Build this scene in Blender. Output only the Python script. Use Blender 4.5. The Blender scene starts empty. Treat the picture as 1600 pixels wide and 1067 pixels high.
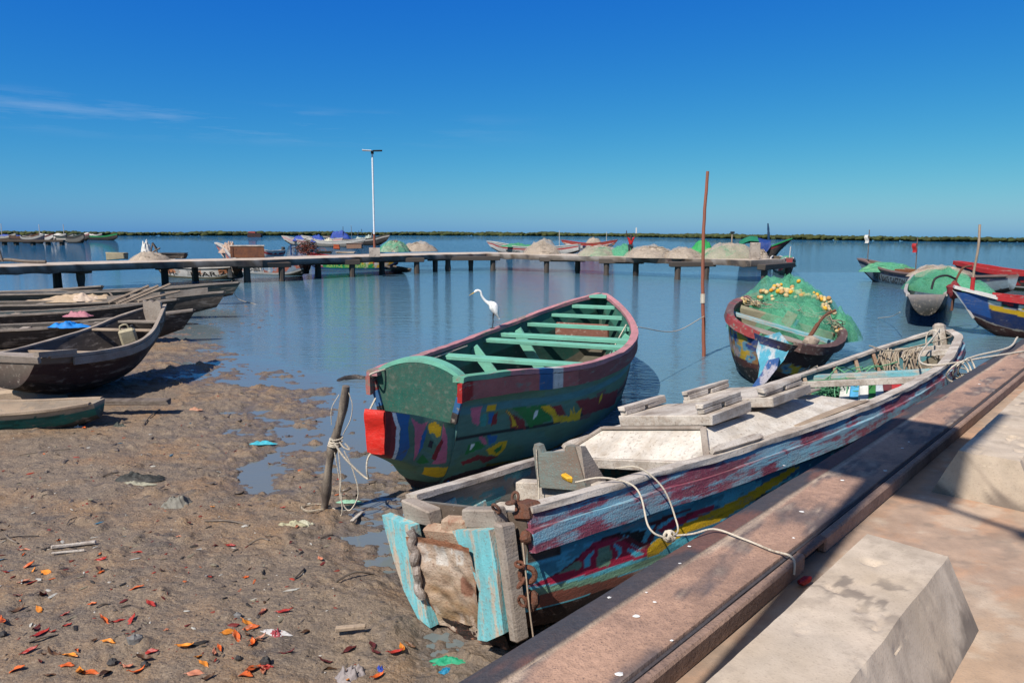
import bpy, math, random
import numpy as np
from mathutils import Vector, Matrix

R = math.radians
random.seed(11)
RNG = np.random.default_rng(11)
SC = bpy.context.scene
COL = SC.collection

# ------------------------------------------------------------------ camera
FPX, CAM_H = 1120.0, 3.0
PITCH, ROLL = math.atan(167.5 / FPX), R(0.25)
fw = np.array([0, math.cos(PITCH), -math.sin(PITCH)])
_r0 = np.array([1.0, 0, 0]); _u0 = np.cross(_r0, fw)
cr = _r0 * math.cos(ROLL) + _u0 * math.sin(ROLL)
cu = _u0 * math.cos(ROLL) - _r0 * math.sin(ROLL)
cam_d = bpy.data.cameras.new('camera')
cam = bpy.data.objects.new('camera', cam_d); COL.objects.link(cam)
cam_d.lens = FPX / 1600 * 36; cam_d.sensor_width = 36
cam_d.clip_start = 0.05; cam_d.clip_end = 20000
cam.matrix_world = Matrix(((cr[0], cu[0], -fw[0], 0), (cr[1], cu[1], -fw[1], 0), (cr[2], cu[2], -fw[2], CAM_H), (0, 0, 0, 1)))
SC.camera = cam

def ground_at(px, py, z=0.0):
    """point of the horizontal plane z seen at a survey pixel of the 1600 x 1067 photograph"""
    d = fw + cr * (px - 800) / FPX - cu * (py - 533.5) / FPX
    t = (z - CAM_H) / d[2]
    return np.array([d[0] * t, d[1] * t, z])

def at_depth(px, py, y):
    d = fw + cr * (px - 800) / FPX - cu * (py - 533.5) / FPX
    t = y / d[1]
    return np.array([d[0] * t, y, CAM_H + d[2] * t])

# ------------------------------------------------------------------ light
SUN_AZ, SUN_EL = R(38), R(50)           # the direction the shadows fall to, and the height of the sun
sd = bpy.data.lights.new('sun', 'SUN'); sd.energy = 5.0; sd.angle = R(0.53); sd.color = (1.0, 0.94, 0.86)
sun = bpy.data.objects.new('sun', sd); COL.objects.link(sun)
sun.rotation_euler = Vector((math.sin(SUN_AZ) * math.cos(SUN_EL), math.cos(SUN_AZ) * math.cos(SUN_EL), -math.sin(SUN_EL))).to_track_quat('-Z', 'Y').to_euler()

w = bpy.data.worlds.new('World'); SC.world = w; w.use_nodes = True
nt = w.node_tree; nt.nodes.clear()
N = nt.nodes.new; LK = nt.links.new
out = N('ShaderNodeOutputWorld'); bg = N('ShaderNodeBackground'); sky = N('ShaderNodeTexSky')
sky.sky_type = 'NISHITA'; sky.sun_disc = False; sky.sun_elevation = SUN_EL; sky.sun_rotation = R(218)
sky.air_density = 1.0; sky.dust_density = 0.45; sky.ozone_density = 2.0; sky.altitude = 0
# the deep polarised blue of the photograph: each channel of the low sky on its own response curve
SKY_K, EXPO = 0.085, 0.35
sp = N('ShaderNodeSeparateColor'); cb = N('ShaderNodeCombineColor'); LK(sky.outputs[0], sp.inputs[0])
for i_, (g_, k_) in enumerate(((2.10, 0.67), (1.16, 0.84), (0.24, 0.75))):
    p_ = N('ShaderNodeMath'); p_.operation = 'POWER'; m_ = N('ShaderNodeMath'); m_.operation = 'MULTIPLY'
    LK(sp.outputs[i_], p_.inputs[0]); p_.inputs[1].default_value = g_; LK(p_.outputs[0], m_.inputs[0]); m_.inputs[1].default_value = k_ * SKY_K ** (g_ - 1) / 2 ** EXPO; LK(m_.outputs[0], cb.inputs[i_])
# thin cirrus streaks low in the west of the sky
tc = N('ShaderNodeTexCoord'); mp = N('ShaderNodeMapping'); mp.inputs['Scale'].default_value = (2.2, 2.2, 26)
nz = N('ShaderNodeTexNoise'); nz.inputs['Scale'].default_value = 2.6; nz.inputs['Detail'].default_value = 9; nz.inputs['Roughness'].default_value = 0.62
LK(tc.outputs['Generated'], mp.inputs[0]); LK(mp.outputs[0], nz.inputs['Vector'])
cr1 = N('ShaderNodeMapRange'); cr1.inputs[1].default_value = 0.47; cr1.inputs[2].default_value = 0.80; LK(nz.outputs[0], cr1.inputs[0])
sx = N('ShaderNodeSeparateXYZ'); LK(tc.outputs['Generated'], sx.inputs[0])
def band(sock, a, b, c, d):
    m1 = N('ShaderNodeMapRange'); m1.interpolation_type = 'SMOOTHSTEP'; m1.inputs[1].default_value = a; m1.inputs[2].default_value = b; LK(sock, m1.inputs[0])
    m2 = N('ShaderNodeMapRange'); m2.interpolation_type = 'SMOOTHSTEP'; m2.inputs[1].default_value = d; m2.inputs[2].default_value = c; LK(sock, m2.inputs[0])
    mm = N('ShaderNodeMath'); mm.operation = 'MULTIPLY'; LK(m1.outputs[0], mm.inputs[0]); LK(m2.outputs[0], mm.inputs[1]); return mm.outputs[0]
def mul(a, b):
    mm = N('ShaderNodeMath'); mm.operation = 'MULTIPLY'; LK(a, mm.inputs[0])
    if isinstance(b, (int, float)): mm.inputs[1].default_value = b
    else: LK(b, mm.inputs[1])
    return mm.outputs[0]
cl = mul(mul(cr1.outputs[0], band(sx.outputs[2], 0.105, 0.132, 0.145, 0.165)), band(sx.outputs[0], -0.75, -0.55, -0.36, 0.1))
cl = mul(cl, 0.20)
hi = N('ShaderNodeMapRange'); hi.inputs[1].default_value = 0.38; hi.inputs[2].default_value = 0.8; LK(sx.outputs[2], hi.inputs[0])
zen = N('ShaderNodeMix'); zen.data_type = 'RGBA'; LK(hi.outputs[0], zen.inputs[0]); LK(cb.outputs[0], zen.inputs[6]); LK(sky.outputs[0], zen.inputs[7])
mx = N('ShaderNodeMix'); mx.data_type = 'RGBA'; LK(cl, mx.inputs[0]); LK(zen.outputs[2], mx.inputs[6]); mx.inputs[7].default_value = (7.2, 7.8, 8.4, 1)
LK(mx.outputs[2], bg.inputs[0]); LK(bg.outputs[0], out.inputs[0])
bg.inputs[1].default_value = SKY_K
SC.view_settings.view_transform = 'Standard'; SC.view_settings.look = 'None'
SC.view_settings.exposure = EXPO; SC.view_settings.gamma = 1.0

# ------------------------------------------------------------------ small maths
def srgb(r, g, b):
    f = lambda c: c / 12.92 if c <= 0.04045 else ((c + 0.055) / 1.055) ** 2.4
    return np.array([f(r / 255), f(g / 255), f(b / 255)])

def hash2(ix, iy, seed):
    h = (ix.astype(np.int64) * 374761393 + iy.astype(np.int64) * 668265263 + seed * 1442695041) & 0xffffffff
    h = ((h ^ (h >> 13)) * 1274126177) & 0xffffffff
    return ((h ^ (h >> 16)) & 0xffff) / 65535.0

def vnoise(x, y, seed=0):
    x = np.asarray(x, float); y = np.asarray(y, float)
    ix = np.floor(x); iy = np.floor(y); fx = x - ix; fy = y - iy
    fx = fx * fx * fx * (fx * (fx * 6 - 15) + 10); fy = fy * fy * fy * (fy * (fy * 6 - 15) + 10)
    a = hash2(ix, iy, seed); b = hash2(ix + 1, iy, seed); c = hash2(ix, iy + 1, seed); d = hash2(ix + 1, iy + 1, seed)
    return (a * (1 - fx) + b * fx) * (1 - fy) + (c * (1 - fx) + d * fx) * fy - 0.5

def fbm(x, y, seed=0, octv=4, gain=0.5):
    s = 0; a = 1.0
    for k in range(octv):
        s = s + a * vnoise(x * 2 ** k + 17.3 * k, y * 2 ** k - 9.1 * k, seed + k); a *= gain
    return s

def spline(xs, ys, x):
    xs = np.asarray(xs, float); ys = np.asarray(ys, float); x = np.clip(np.asarray(x, float), xs[0], xs[-1])
    m = np.gradient(ys, xs)
    i = np.clip(np.searchsorted(xs, x, side='right') - 1, 0, len(xs) - 2)
    h = xs[i + 1] - xs[i]; t = (x - xs[i]) / h
    return ((2 * t**3 - 3 * t**2 + 1) * ys[i] + (t**3 - 2 * t**2 + t) * h * m[i] + (-2 * t**3 + 3 * t**2) * ys[i + 1] + (t**3 - t**2) * h * m[i + 1])

def curve3(pts, n=8):
    """smooth line through points"""
    P = np.asarray(pts, float); k = np.concatenate([[0], np.cumsum(np.linalg.norm(np.diff(P, axis=0), axis=1) + 1e-6)])
    q = np.linspace(0, k[-1], (len(P) - 1) * n + 1)
    return np.stack([spline(k, P[:, j], q) for j in range(3)], 1)

def inpoly(px, py, poly):
    c = np.zeros(np.shape(px), bool); n = len(poly); j = n - 1
    for i in range(n):
        xi, yi = poly[i]; xj, yj = poly[j]
        if yi != yj:
            c ^= ((yi > py) != (yj > py)) & (px < (xj - xi) * (py - yi) / (yj - yi) + xi)
        j = i
    return c

# ------------------------------------------------------------------ mesh builder
class MB:
    def __init__(s): s.v = []; s.f = []; s.c = []; s.n = 0; s.m = []
    def add(s, V, F, col=None, mi=0):
        V = np.asarray(V, float).reshape(-1, 3); s.v.append(V)
        if len(F) and isinstance(F, np.ndarray): F = F.tolist()
        s.f += [[i + s.n for i in f] for f in F]; s.m += [mi] * len(F)
        c = np.ones((len(V), 3)) if col is None else np.broadcast_to(np.asarray(col, float), (len(V), 3))
        s.c.append(c); s.n += len(V); return s
    def grid(s, P, col=None, closed_u=False, closed_v=False, flip=False, mi=0):
        nu, nv = P.shape[:2]; I = np.arange(nu * nv).reshape(nu, nv)
        if closed_u: I = np.concatenate([I, I[:1]], 0)
        if closed_v: I = np.concatenate([I, I[:, :1]], 1)
        F = np.stack([I[:-1, :-1], I[1:, :-1], I[1:, 1:], I[:-1, 1:]], -1).reshape(-1, 4)
        if flip: F = F[:, ::-1]
        return s.add(P.reshape(-1, 3), F, None if col is None else np.broadcast_to(col, P.shape).reshape(-1, 3), mi)
    def box(s, c, size, M=None, ch=0.008, col=None, jit=0.0, mi=0):
        """chamfered box; columns of M are its axes"""
        c = np.asarray(c, float); h = np.asarray(size, float) / 2; ch = min(ch, h.min() * 0.45)
        V = []; idx = {}
        for sx_ in (-1, 1):
            for sy_ in (-1, 1):
                for sz_ in (-1, 1):
                    for ax in range(3):
                        sg = np.array([sx_, sy_, sz_]); p = sg * (h - ch); p[ax] = sg[ax] * h[ax]
                        idx[(sx_, sy_, sz_, ax)] = len(V); V.append(p)
        V = np.array(V)
        if jit:
            for cx in (-1, 1):
                for cy in (-1, 1):
                    for cz in (-1, 1):
                        d = RNG.normal(0, jit, 3)
                        for ax in range(3): V[idx[(cx, cy, cz, ax)]] += d
        F = []
        for ax in range(3):
            o = [a for a in range(3) if a != ax]
            for sg in (-1, 1):
                q = []
                for a, b in ((-1, -1), (1, -1), (1, 1), (-1, 1)):
                    k = [0, 0, 0]; k[ax] = sg; k[o[0]] = a; k[o[1]] = b; q.append(idx[(*k, ax)])
                F.append(q if (sg > 0) == (ax != 1) else q[::-1])
        for ax in range(3):            # edge bevels along ax
            o = [a for a in range(3) if a != ax]
            for a in (-1, 1):
                for b in (-1, 1):
                    k0 = [0, 0, 0]; k0[o[0]] = a; k0[o[1]] = b; k1 = list(k0); k0[ax] = -1; k1[ax] = 1
                    q = [idx[(*k0, o[0])], idx[(*k1, o[0])], idx[(*k1, o[1])], idx[(*k0, o[1])]]
                    F.append(q)
        for k in [(a, b, c2) for a in (-1, 1) for b in (-1, 1) for c2 in (-1, 1)]:
            F.append([idx[(*k, 0)], idx[(*k, 1)], idx[(*k, 2)]])
        if M is not None: V = V @ np.asarray(M, float).T
        return s.add(V + c, F, col, mi)
    def plank(s, p, q, w_, t, up=(0, 0, 1), ch=0.008, col=None, jit=0.0, mi=0):
        p = np.asarray(p, float); q = np.asarray(q, float); y = q - p; L = np.linalg.norm(y); y = y / L
        x = np.cross(y, np.asarray(up, float)); x /= np.linalg.norm(x); z = np.cross(x, y)
        return s.box((p + q) / 2, (w_, L, t), np.stack([x, y, z], 1), ch, col, jit, mi)
    def tube(s, P, r, n=7, col=None, caps=True, mi=0, flat=1.0):
        P = np.asarray(P, float); m = len(P); r = np.broadcast_to(np.asarray(r, float), (m,))
        T = np.gradient(P, axis=0); T /= np.linalg.norm(T, axis=1)[:, None] + 1e-9
        ref = np.array([0, 0, 1.0]) if abs(T[0] @ [0, 0, 1]) < 0.9 else np.array([1.0, 0, 0])
        A = np.zeros((m, 3)); a = np.cross(T[0], ref); a /= np.linalg.norm(a)
        for i in range(m):
            a = a - T[i] * (a @ T[i]); a /= np.linalg.norm(a) + 1e-9; A[i] = a
        B = np.cross(T, A); th = np.linspace(0, 2 * math.pi, n, endpoint=False)
        G = P[:, None] + r[:, None, None] * (A[:, None] * np.cos(th)[None, :, None] + flat * B[:, None] * np.sin(th)[None, :, None])
        s.grid(G, None if col is None else col, closed_v=True, flip=True, mi=mi)
        if caps: s.f += [[s.n - m * n + k for k in range(n)], [s.n - n + k for k in range(n)][::-1]]; s.m += [mi, mi]
        return s
    def prism(s, poly, M, c, t, col=None, mi=0):
        """2D outline in the plane of the first two columns of M, given the thickness t along the third"""
        poly = np.asarray(poly, float); n = len(poly); M = np.asarray(M, float)
        a = poly @ M[:, :2].T + c - M[:, 2] * t / 2; b = a + M[:, 2] * t
        F = [list(range(n))[::-1], [n + i for i in range(n)]] + [[i, (i + 1) % n, n + (i + 1) % n, n + i] for i in range(n)]
        return s.add(np.concatenate([a, b]), F, col, mi)
    def ellip(s, c, r, nu=10, nv=8, col=None, M=None, noise=0.0, mi=0):
        u = np.linspace(0, 2 * math.pi, nu, endpoint=False); v = np.linspace(0.02, math.pi - 0.02, nv)
        k = 1 + (RNG.normal(0, noise, (nv, nu)) if noise else 0)
        P = np.stack([np.sin(v)[:, None] * np.cos(u)[None] * k, np.sin(v)[:, None] * np.sin(u)[None] * k, np.cos(v)[:, None] * np.ones(nu)[None] * k], -1) * np.asarray(r, float)
        if M is not None: P = P @ np.asarray(M).T
        s.grid(P + np.asarray(c, float), col, closed_v=True, flip=True, mi=mi)
        b = s.n - nu * nv
        s.f += [[b + k2 for k2 in range(nu)], [s.n - nu + k2 for k2 in range(nu)][::-1]]; s.m += [mi, mi]
        return s
    def build(s, name, mats, parent=None, label=None, smooth=True, angle=35):
        me = bpy.data.meshes.new(name); V = np.concatenate(s.v); C_ = np.concatenate(s.c)
        me.from_pydata(V.tolist(), [], s.f); mats = mats if isinstance(mats, (list, tuple)) else [mats]
        for m_ in mats: me.materials.append(m_)
        if len(mats) > 1: me.polygons.foreach_set('material_index', s.m)
        at = me.color_attributes.new('paint', 'FLOAT_COLOR', 'POINT')
        at.data.foreach_set('color', np.concatenate([C_, np.ones((len(C_), 1))], 1).ravel().astype(np.float32))
        me.validate()
        if smooth:
            me.polygons.foreach_set('use_smooth', [True] * len(me.polygons)); me.set_sharp_from_angle(angle=R(angle))
        o = bpy.data.objects.new(name, me); COL.objects.link(o)
        if parent is not None: o.parent = parent
        if label: o['label'] = label
        return o

def thing(name, label, cat, group=None, loc=(0, 0, 0), M=None):
    o = bpy.data.objects.new(name, None); COL.objects.link(o); o.empty_display_size = 0.2
    if M is not None: o.matrix_world = Matrix.Translation(Vector(loc)) @ Matrix([list(r_) for r_ in np.asarray(M)]).to_4x4()
    else: o.location = loc
    return tag(o, label, cat, group)
def tag(o, label, cat, group=None):
    o['label'] = label; o['category'] = cat
    if group: o['group'] = group
    return o
def kind(o, k): o['kind'] = k; return o

# ------------------------------------------------------------------ materials
def surf(name, col=None, wear=0.0, wearcol=(0.34, 0.29, 0.24), rough=0.75, bump=0.25, dirt=0.35, grain=(14, 1.2, 14), gscale=1.0, dirtcol=(0.12, 0.09, 0.07), spec=0.25, fine=60, alpha=None, metal=0.0, space='Object', sharp=0.10, trans=0.0):
    """weathered paint: base colour (or the painted colour attribute) flaking to wearcol along a grain, blotched with dirt"""
    m = bpy.data.materials.new(name); m.use_nodes = True; t = m.node_tree; n = t.nodes.new; l = t.links.new
    b = t.nodes['Principled BSDF']; b.inputs['Roughness'].default_value = rough; b.inputs['Specular IOR Level'].default_value = spec; b.inputs['Metallic'].default_value = metal
    tc_ = n('ShaderNodeTexCoord'); src = tc_.outputs['Object']
    if space != 'Object': src = n('ShaderNodeNewGeometry').outputs['Position']
    mp_ = n('ShaderNodeMapping'); mp_.inputs['Scale'].default_value = grain; l(src, mp_.inputs[0])
    g = n('ShaderNodeTexNoise'); g.inputs['Scale'].default_value = gscale; g.inputs['Detail'].default_value = 6; g.inputs['Roughness'].default_value = 0.65; l(mp_.outputs[0], g.inputs['Vector'])
    blot = n('ShaderNodeTexNoise'); blot.inputs['Scale'].default_value = 2.3; blot.inputs['Detail'].default_value = 5; blot.inputs['Roughness'].default_value = 0.7; l(src, blot.inputs['Vector'])
    fn = n('ShaderNodeTexNoise'); fn.inputs['Scale'].default_value = fine; fn.inputs['Detail'].default_value = 3; l(src, fn.inputs['Vector'])
    if col is None:
        a = n('ShaderNodeAttribute'); a.attribute_name = 'paint'; base = a.outputs['Color']
    else:
        rgb = n('ShaderNodeRGB'); rgb.outputs[0].default_value = (*col, 1); base = rgb.outputs[0]
    def mixn(fac, A, B, blend='MIX'):
        q = n('ShaderNodeMix'); q.data_type = 'RGBA'; q.blend_type = blend
        (l(fac, q.inputs[0]) if not isinstance(fac, (int, float)) else setattr(q.inputs[0], 'default_value', fac))
        (l(A, q.inputs[6]) if not isinstance(A, tuple) else setattr(q.inputs[6], 'default_value', (*A, 1)))
        (l(B, q.inputs[7]) if not isinstance(B, tuple) else setattr(q.inputs[7], 'default_value', (*B, 1)))
        return q.outputs[2]
    def rng_(sock, a0, a1, b0=0.0, b1=1.0):
        q = n('ShaderNodeMapRange'); q.inputs[1].default_value = a0; q.inputs[2].default_value = a1; q.inputs[3].default_value = b0; q.inputs[4].default_value = b1; l(sock, q.inputs[0]); return q.outputs[0]
    def op(o_, A, B):
        q = n('ShaderNodeMath'); q.operation = o_
        for i_, x_ in enumerate((A, B)): (l(x_, q.inputs[i_]) if not isinstance(x_, (int, float)) else setattr(q.inputs[i_], 'default_value', x_))
        return q.outputs[0]
    cur = base
    if wear > 0:
        wsum = op('ADD', op('MULTIPLY', g.outputs[0], 0.62), op('MULTIPLY', blot.outputs[0], 0.38))
        thr = 0.5 + (0.5 - wear) * 0.34
        wf = rng_(wsum, thr - sharp * 0.3, thr + sharp * 0.3)
        cur = mixn(wf, cur, tuple(wearcol))
    if dirt > 0:
        df = rng_(blot.outputs[0], 0.44, 0.72, 0, dirt)
        cur = mixn(df, cur, tuple(dirtcol))
        cur = mixn(op('MULTIPLY', rng_(fn.outputs[0], 0.56, 0.72, 0, 1), min(1, dirt * 1.4)), cur, tuple(dirtcol))
    lum = rng_(g.outputs[0], 0.3, 0.7, 0.80, 1.14)
    vv = n('ShaderNodeCombineColor'); [l(lum, vv.inputs[i_]) for i_ in range(3)]
    cur = mixn(1.0, cur, vv.outputs[0], 'MULTIPLY')
    l(cur, b.inputs['Base Color'])
    if bump > 0:
        bp = n('ShaderNodeBump'); bp.inputs['Strength'].default_value = bump; bp.inputs['Distance'].default_value = 0.02
        l(op('ADD', op('MULTIPLY', g.outputs[0], 0.7), op('MULTIPLY', fn.outputs[0], 0.3)), bp.inputs['Height']); l(bp.outputs[0], b.inputs['Normal'])
    if alpha is not None:
        al = n('ShaderNodeTexNoise'); al.inputs['Scale'].default_value = alpha[2]; al.inputs['Detail'].default_value = 4; al.inputs['Roughness'].default_value = 0.75; l(src, al.inputs['Vector'])
        l(rng_(al.outputs[0], alpha[0], alpha[1]), b.inputs['Alpha'])
    if trans: b.inputs['Transmission Weight'].default_value = trans
    return m

WOODGREY = (0.36, 0.31, 0.26)
M = {
 'paint': surf('boat_paint', wear=0.30, wearcol=(0.20, 0.17, 0.14), dirt=0.30, bump=0.3),
 'paint_fresh': surf('fresh_boat_paint', wear=0.16, wearcol=(0.10, 0.10, 0.09), dirt=0.28, bump=0.25, grain=(10, 1.0, 16)),
 'paint_worn': surf('worn_boat_paint', wear=0.27, wearcol=(0.40, 0.36, 0.33), dirt=0.38, bump=0.55, grain=(18, 1.1, 22), sharp=0.2),
 'hull_worn': surf('worn_hull_paint', wear=0.20, wearcol=(0.30, 0.27, 0.24), dirt=0.34, bump=0.5, grain=(18, 1.1, 22), sharp=0.14),
 'paint_far': surf('distant_boat_paint', wear=0.16, wearcol=(0.25, 0.22, 0.18), dirt=0.3, bump=0.1),
 'whitewood': surf('white_worn_planking', col=(0.56, 0.50, 0.43), wear=0.40, wearcol=(0.30, 0.24, 0.19), dirt=0.50, bump=0.5, grain=(22, 2.0, 22), sharp=0.34, dirtcol=(0.14, 0.105, 0.08)),
 'whitedeck': surf('white_plywood_deck', col=(0.62, 0.57, 0.50), wear=0.36, wearcol=(0.40, 0.34, 0.27), dirt=0.45, bump=0.3, grain=(9, 3.0, 9), sharp=0.4, dirtcol=(0.16, 0.12, 0.09), fine=38),
 'greywood': surf('grey_bare_wood', col=WOODGREY, wear=0.45, wearcol=(0.22, 0.17, 0.135), dirt=0.4, bump=0.6, grain=(16, 1.0, 16), sharp=0.5),
 'greywood_x': surf('grey_bare_wood_crosswise', col=WOODGREY, wear=0.45, wearcol=(0.22, 0.17, 0.135), dirt=0.4, bump=0.6, grain=(1.0, 16, 16), sharp=0.5),
 'darkwood': surf('dark_old_wood', col=(0.115, 0.088, 0.068), wear=0.42, wearcol=(0.20, 0.165, 0.135), dirt=0.4, bump=0.6, grain=(10, 0.9, 14), sharp=0.4),
 'tanwood': surf('tan_cut_wood', col=(0.40, 0.30, 0.21), wear=0.4, wearcol=(0.25, 0.19, 0.14), dirt=0.35, bump=0.5, grain=(12, 1, 12), sharp=0.5),
 'cyan': surf('cyan_flaking_paint', col=tuple(srgb(118, 190, 196) * 0.88), wear=0.44, wearcol=(0.42, 0.36, 0.28), dirt=0.42, bump=0.55, grain=(16, 16, 1.8), sharp=0.12, dirtcol=(0.22, 0.10, 0.05)),
 'cyan_x': surf('cyan_flaking_paint_crosswise', col=tuple(srgb(110, 176, 184) * 0.85), wear=0.44, wearcol=(0.40, 0.35, 0.29), dirt=0.35, bump=0.5, grain=(2.0, 18, 18), sharp=0.2),
 'rustwood': surf('stained_timber', col=(0.46, 0.35, 0.25), wear=0.40, wearcol=(0.20, 0.12, 0.075), dirt=0.55, bump=0.9, grain=(5, 5, 9), sharp=0.6, dirtcol=(0.20, 0.055, 0.025)),
 'lead': surf('crumpled_lead_sheet', col=(0.42, 0.38, 0.34), wear=0.4, wearcol=(0.16, 0.10, 0.07), dirt=0.5, bump=1.0, grain=(10, 10, 12), sharp=0.5, rough=0.5, spec=0.5),
 'rust': surf('rusty_iron', col=(0.17, 0.062, 0.032), wear=0.45, wearcol=(0.075, 0.04, 0.03), dirt=0.4, bump=0.9, grain=(30, 30, 30), sharp=0.6, rough=0.9),
 'mint': surf('mint_green_paint', col=tuple(srgb(122, 194, 168) * 0.76), wear=0.24, wearcol=(0.12, 0.25, 0.20), dirt=0.22, bump=0.25, grain=(2, 14, 14), rough=0.6, sharp=0.2),
 'mint_in': surf('dull_green_paint', col=tuple(srgb(46, 108, 94) * 0.60), wear=0.25, wearcol=(0.07, 0.11, 0.09), dirt=0.4, bump=0.3),
 'maroon': surf('maroon_rail_paint', col=tuple(srgb(140, 74, 78) * 0.9), wear=0.28, wearcol=(0.40, 0.27, 0.27), dirt=0.3, bump=0.4, sharp=0.3),
 'red': surf('bright_red_paint', col=tuple(srgb(214, 44, 34) * 0.85), wear=0.2, wearcol=(0.42, 0.08, 0.06), dirt=0.1, bump=0.6, grain=(6, 6, 14), sharp=0.4, rough=0.5),
 'rub': surf('crimson_over_blue_paint', col=tuple(srgb(146, 76, 94) * .72), wear=.50, wearcol=(.15, .32, .40), dirt=.50, bump=.9, grain=(8, .7, 14), sharp=.10, dirtcol=(.26, .19, .19)),
 'rope': surf('pale_rope', col=(0.55, 0.48, 0.38), wear=0.3, wearcol=(0.36, 0.29, 0.21), dirt=0.2, bump=0.5, grain=(60, 60, 60)),
 'oldrope': surf('old_brown_rope', col=(0.36, 0.30, 0.22), wear=0.4, wearcol=(0.19, 0.14, 0.10), dirt=0.3, bump=0.5, grain=(50, 50, 50)),
 'concrete': surf('sandy_concrete', col=(0.385, 0.305, 0.225), wear=0.42, wearcol=(0.46, 0.385, 0.30), dirt=0.26, bump=0.22, grain=(1.4, 2.6, 2.0), sharp=0.8, dirtcol=(0.26, 0.19, 0.14), fine=90, rough=0.9),
 'pierconc': surf('pier_concrete', col=(0.47, 0.40, 0.33), wear=0.45, wearcol=(0.30, 0.25, 0.21), dirt=0.5, bump=0.4, grain=(1.5, 1.5, 1.5), sharp=0.6, dirtcol=(0.13, 0.10, 0.08), rough=0.9, fine=8),
 'pierdeck': surf('pier_deck_concrete', dirt=0.4, bump=0.4, grain=(1.5, 1.5, 1.5), dirtcol=(0.20, 0.16, 0.13), rough=0.9, fine=8),
 'pilewet_capshade': surf('wet_pile_shaded_cap', col=(0.085, 0.070, 0.058), wear=0.45, wearcol=(0.04, 0.033, 0.028), dirt=0.5, bump=0.6, grain=(3, 3, 2), sharp=0.5),
 'black': surf('dull_black', col=(0.02, 0.02, 0.022), dirt=0.2, dirtcol=(0.08, 0.07, 0.06), bump=0.3, rough=0.6),
 'plastic': surf('coloured_cloth', rough=0.6, dirt=0.22, bump=0.6, grain=(7, 7, 7)),
 'leaf': surf('leaf_colour', rough=0.5, dirt=0.18, bump=0.2, grain=(30, 30, 30), spec=0.4),
 'steel': surf('white_painted_steel', col=(0.74, 0.74, 0.74), dirt=0.15, bump=0.05, rough=0.45),
 'polerust': surf('red_rusted_pole', col=(0.30, 0.09, 0.055), wear=0.4, wearcol=(0.20, 0.085, 0.05), dirt=0.3, bump=0.5, grain=(20, 20, 2), sharp=0.5),
 'feather': surf('white_feathers', col=(0.80, 0.79, 0.76), dirt=0.1, bump=0.3, grain=(40, 40, 14), dirtcol=(0.5, 0.46, 0.4)),
 'net_green': surf('green_netting', col=tuple(srgb(84, 190, 142) * .75), wear=.4, wearcol=tuple(srgb(130, 200, 168) * .75), dirt=.15, bump=.15, grain=(9, 9, 9), alpha=(.34, .78, 70), dirtcol=(.10, .30, .20), sharp=.8),
 'net_green_solid': surf('green_net_heap', col=tuple(srgb(66, 158, 112) * .72), wear=.45, wearcol=tuple(srgb(128, 172, 130) * .72), dirt=.35, bump=.35, grain=(6, 6, 6), dirtcol=(.06, .19, .12), sharp=.8, fine=60),
 'net_beige': surf('beige_netting', col=(.56, .47, .38), wear=.4, wearcol=(.44, .36, .28), dirt=.2, bump=.15, grain=(6, 6, 6), alpha=(.34, .78, 50), sharp=.8),
 'net_beige_solid': surf('beige_net_heap', col=(.48, .395, .31), wear=.45, wearcol=(.36, .29, .225), dirt=.35, bump=.35, grain=(6, 6, 6), sharp=.8, fine=40),
 'skin': surf('dark_skin', col=(0.07, 0.038, 0.024), dirt=0, bump=0.05, rough=0.5),
}
# ================================================================== the setting
MUD_CTRL = [(0,700,.12),(150,760,.12),(300,780,.10),(0,900,.15),(200,950,.15),(450,950,.12),(600,1010,.08),(100,640,.09),(250,640,.075),(340,620,.045),(250,545,.045),(320,560,.015),
 (410,590,.004),(480,607,.0),(350,520,-.03),(420,540,-.06),(300,492,-.03),(200,500,.03),(100,520,.05),(0,560,.08),(0,490,.0),(150,470,-.05),(0,450,-.1),(560,600,-.06),(650,600,-.12),(520,560,-.1),
 (500,640,-.014),(450,662,-.012),(560,660,-.03),(440,637,.012),(380,680,.035),(480,706,.016),(525,718,.0),(405,742,-.004),(560,742,-.006),(600,720,-.014),(640,690,-.02),(460,772,.04),(550,765,.025),
 (640,765,.014),(690,745,.03),(500,800,.036),(420,840,.06),(560,832,-.014),(600,830,-.016),(525,868,.03),(650,905,.03),(700,765,-.012),(760,760,-.02),(700,985,.02),(740,1030,.05),(900,640,-.3),(800,700,-.12),
 (960,660,-.4),(1100,700,-.4),(700,480,-.5),(300,440,-.4),(900,800,-.1),(300,690,.06),(340,740,.05),(330,1000,.13),(500,900,.10),(560,950,.09),(620,870,.015)]
_mc = np.array([[*ground_at(a, b)[:2], c] for a, b, c in MUD_CTRL])
_mq = np.stack([np.arctan2(_mc[:, 0], _mc[:, 1]) * 3.0, np.log(np.hypot(_mc[:, 0], _mc[:, 1])) * 1.6], 1)

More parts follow.
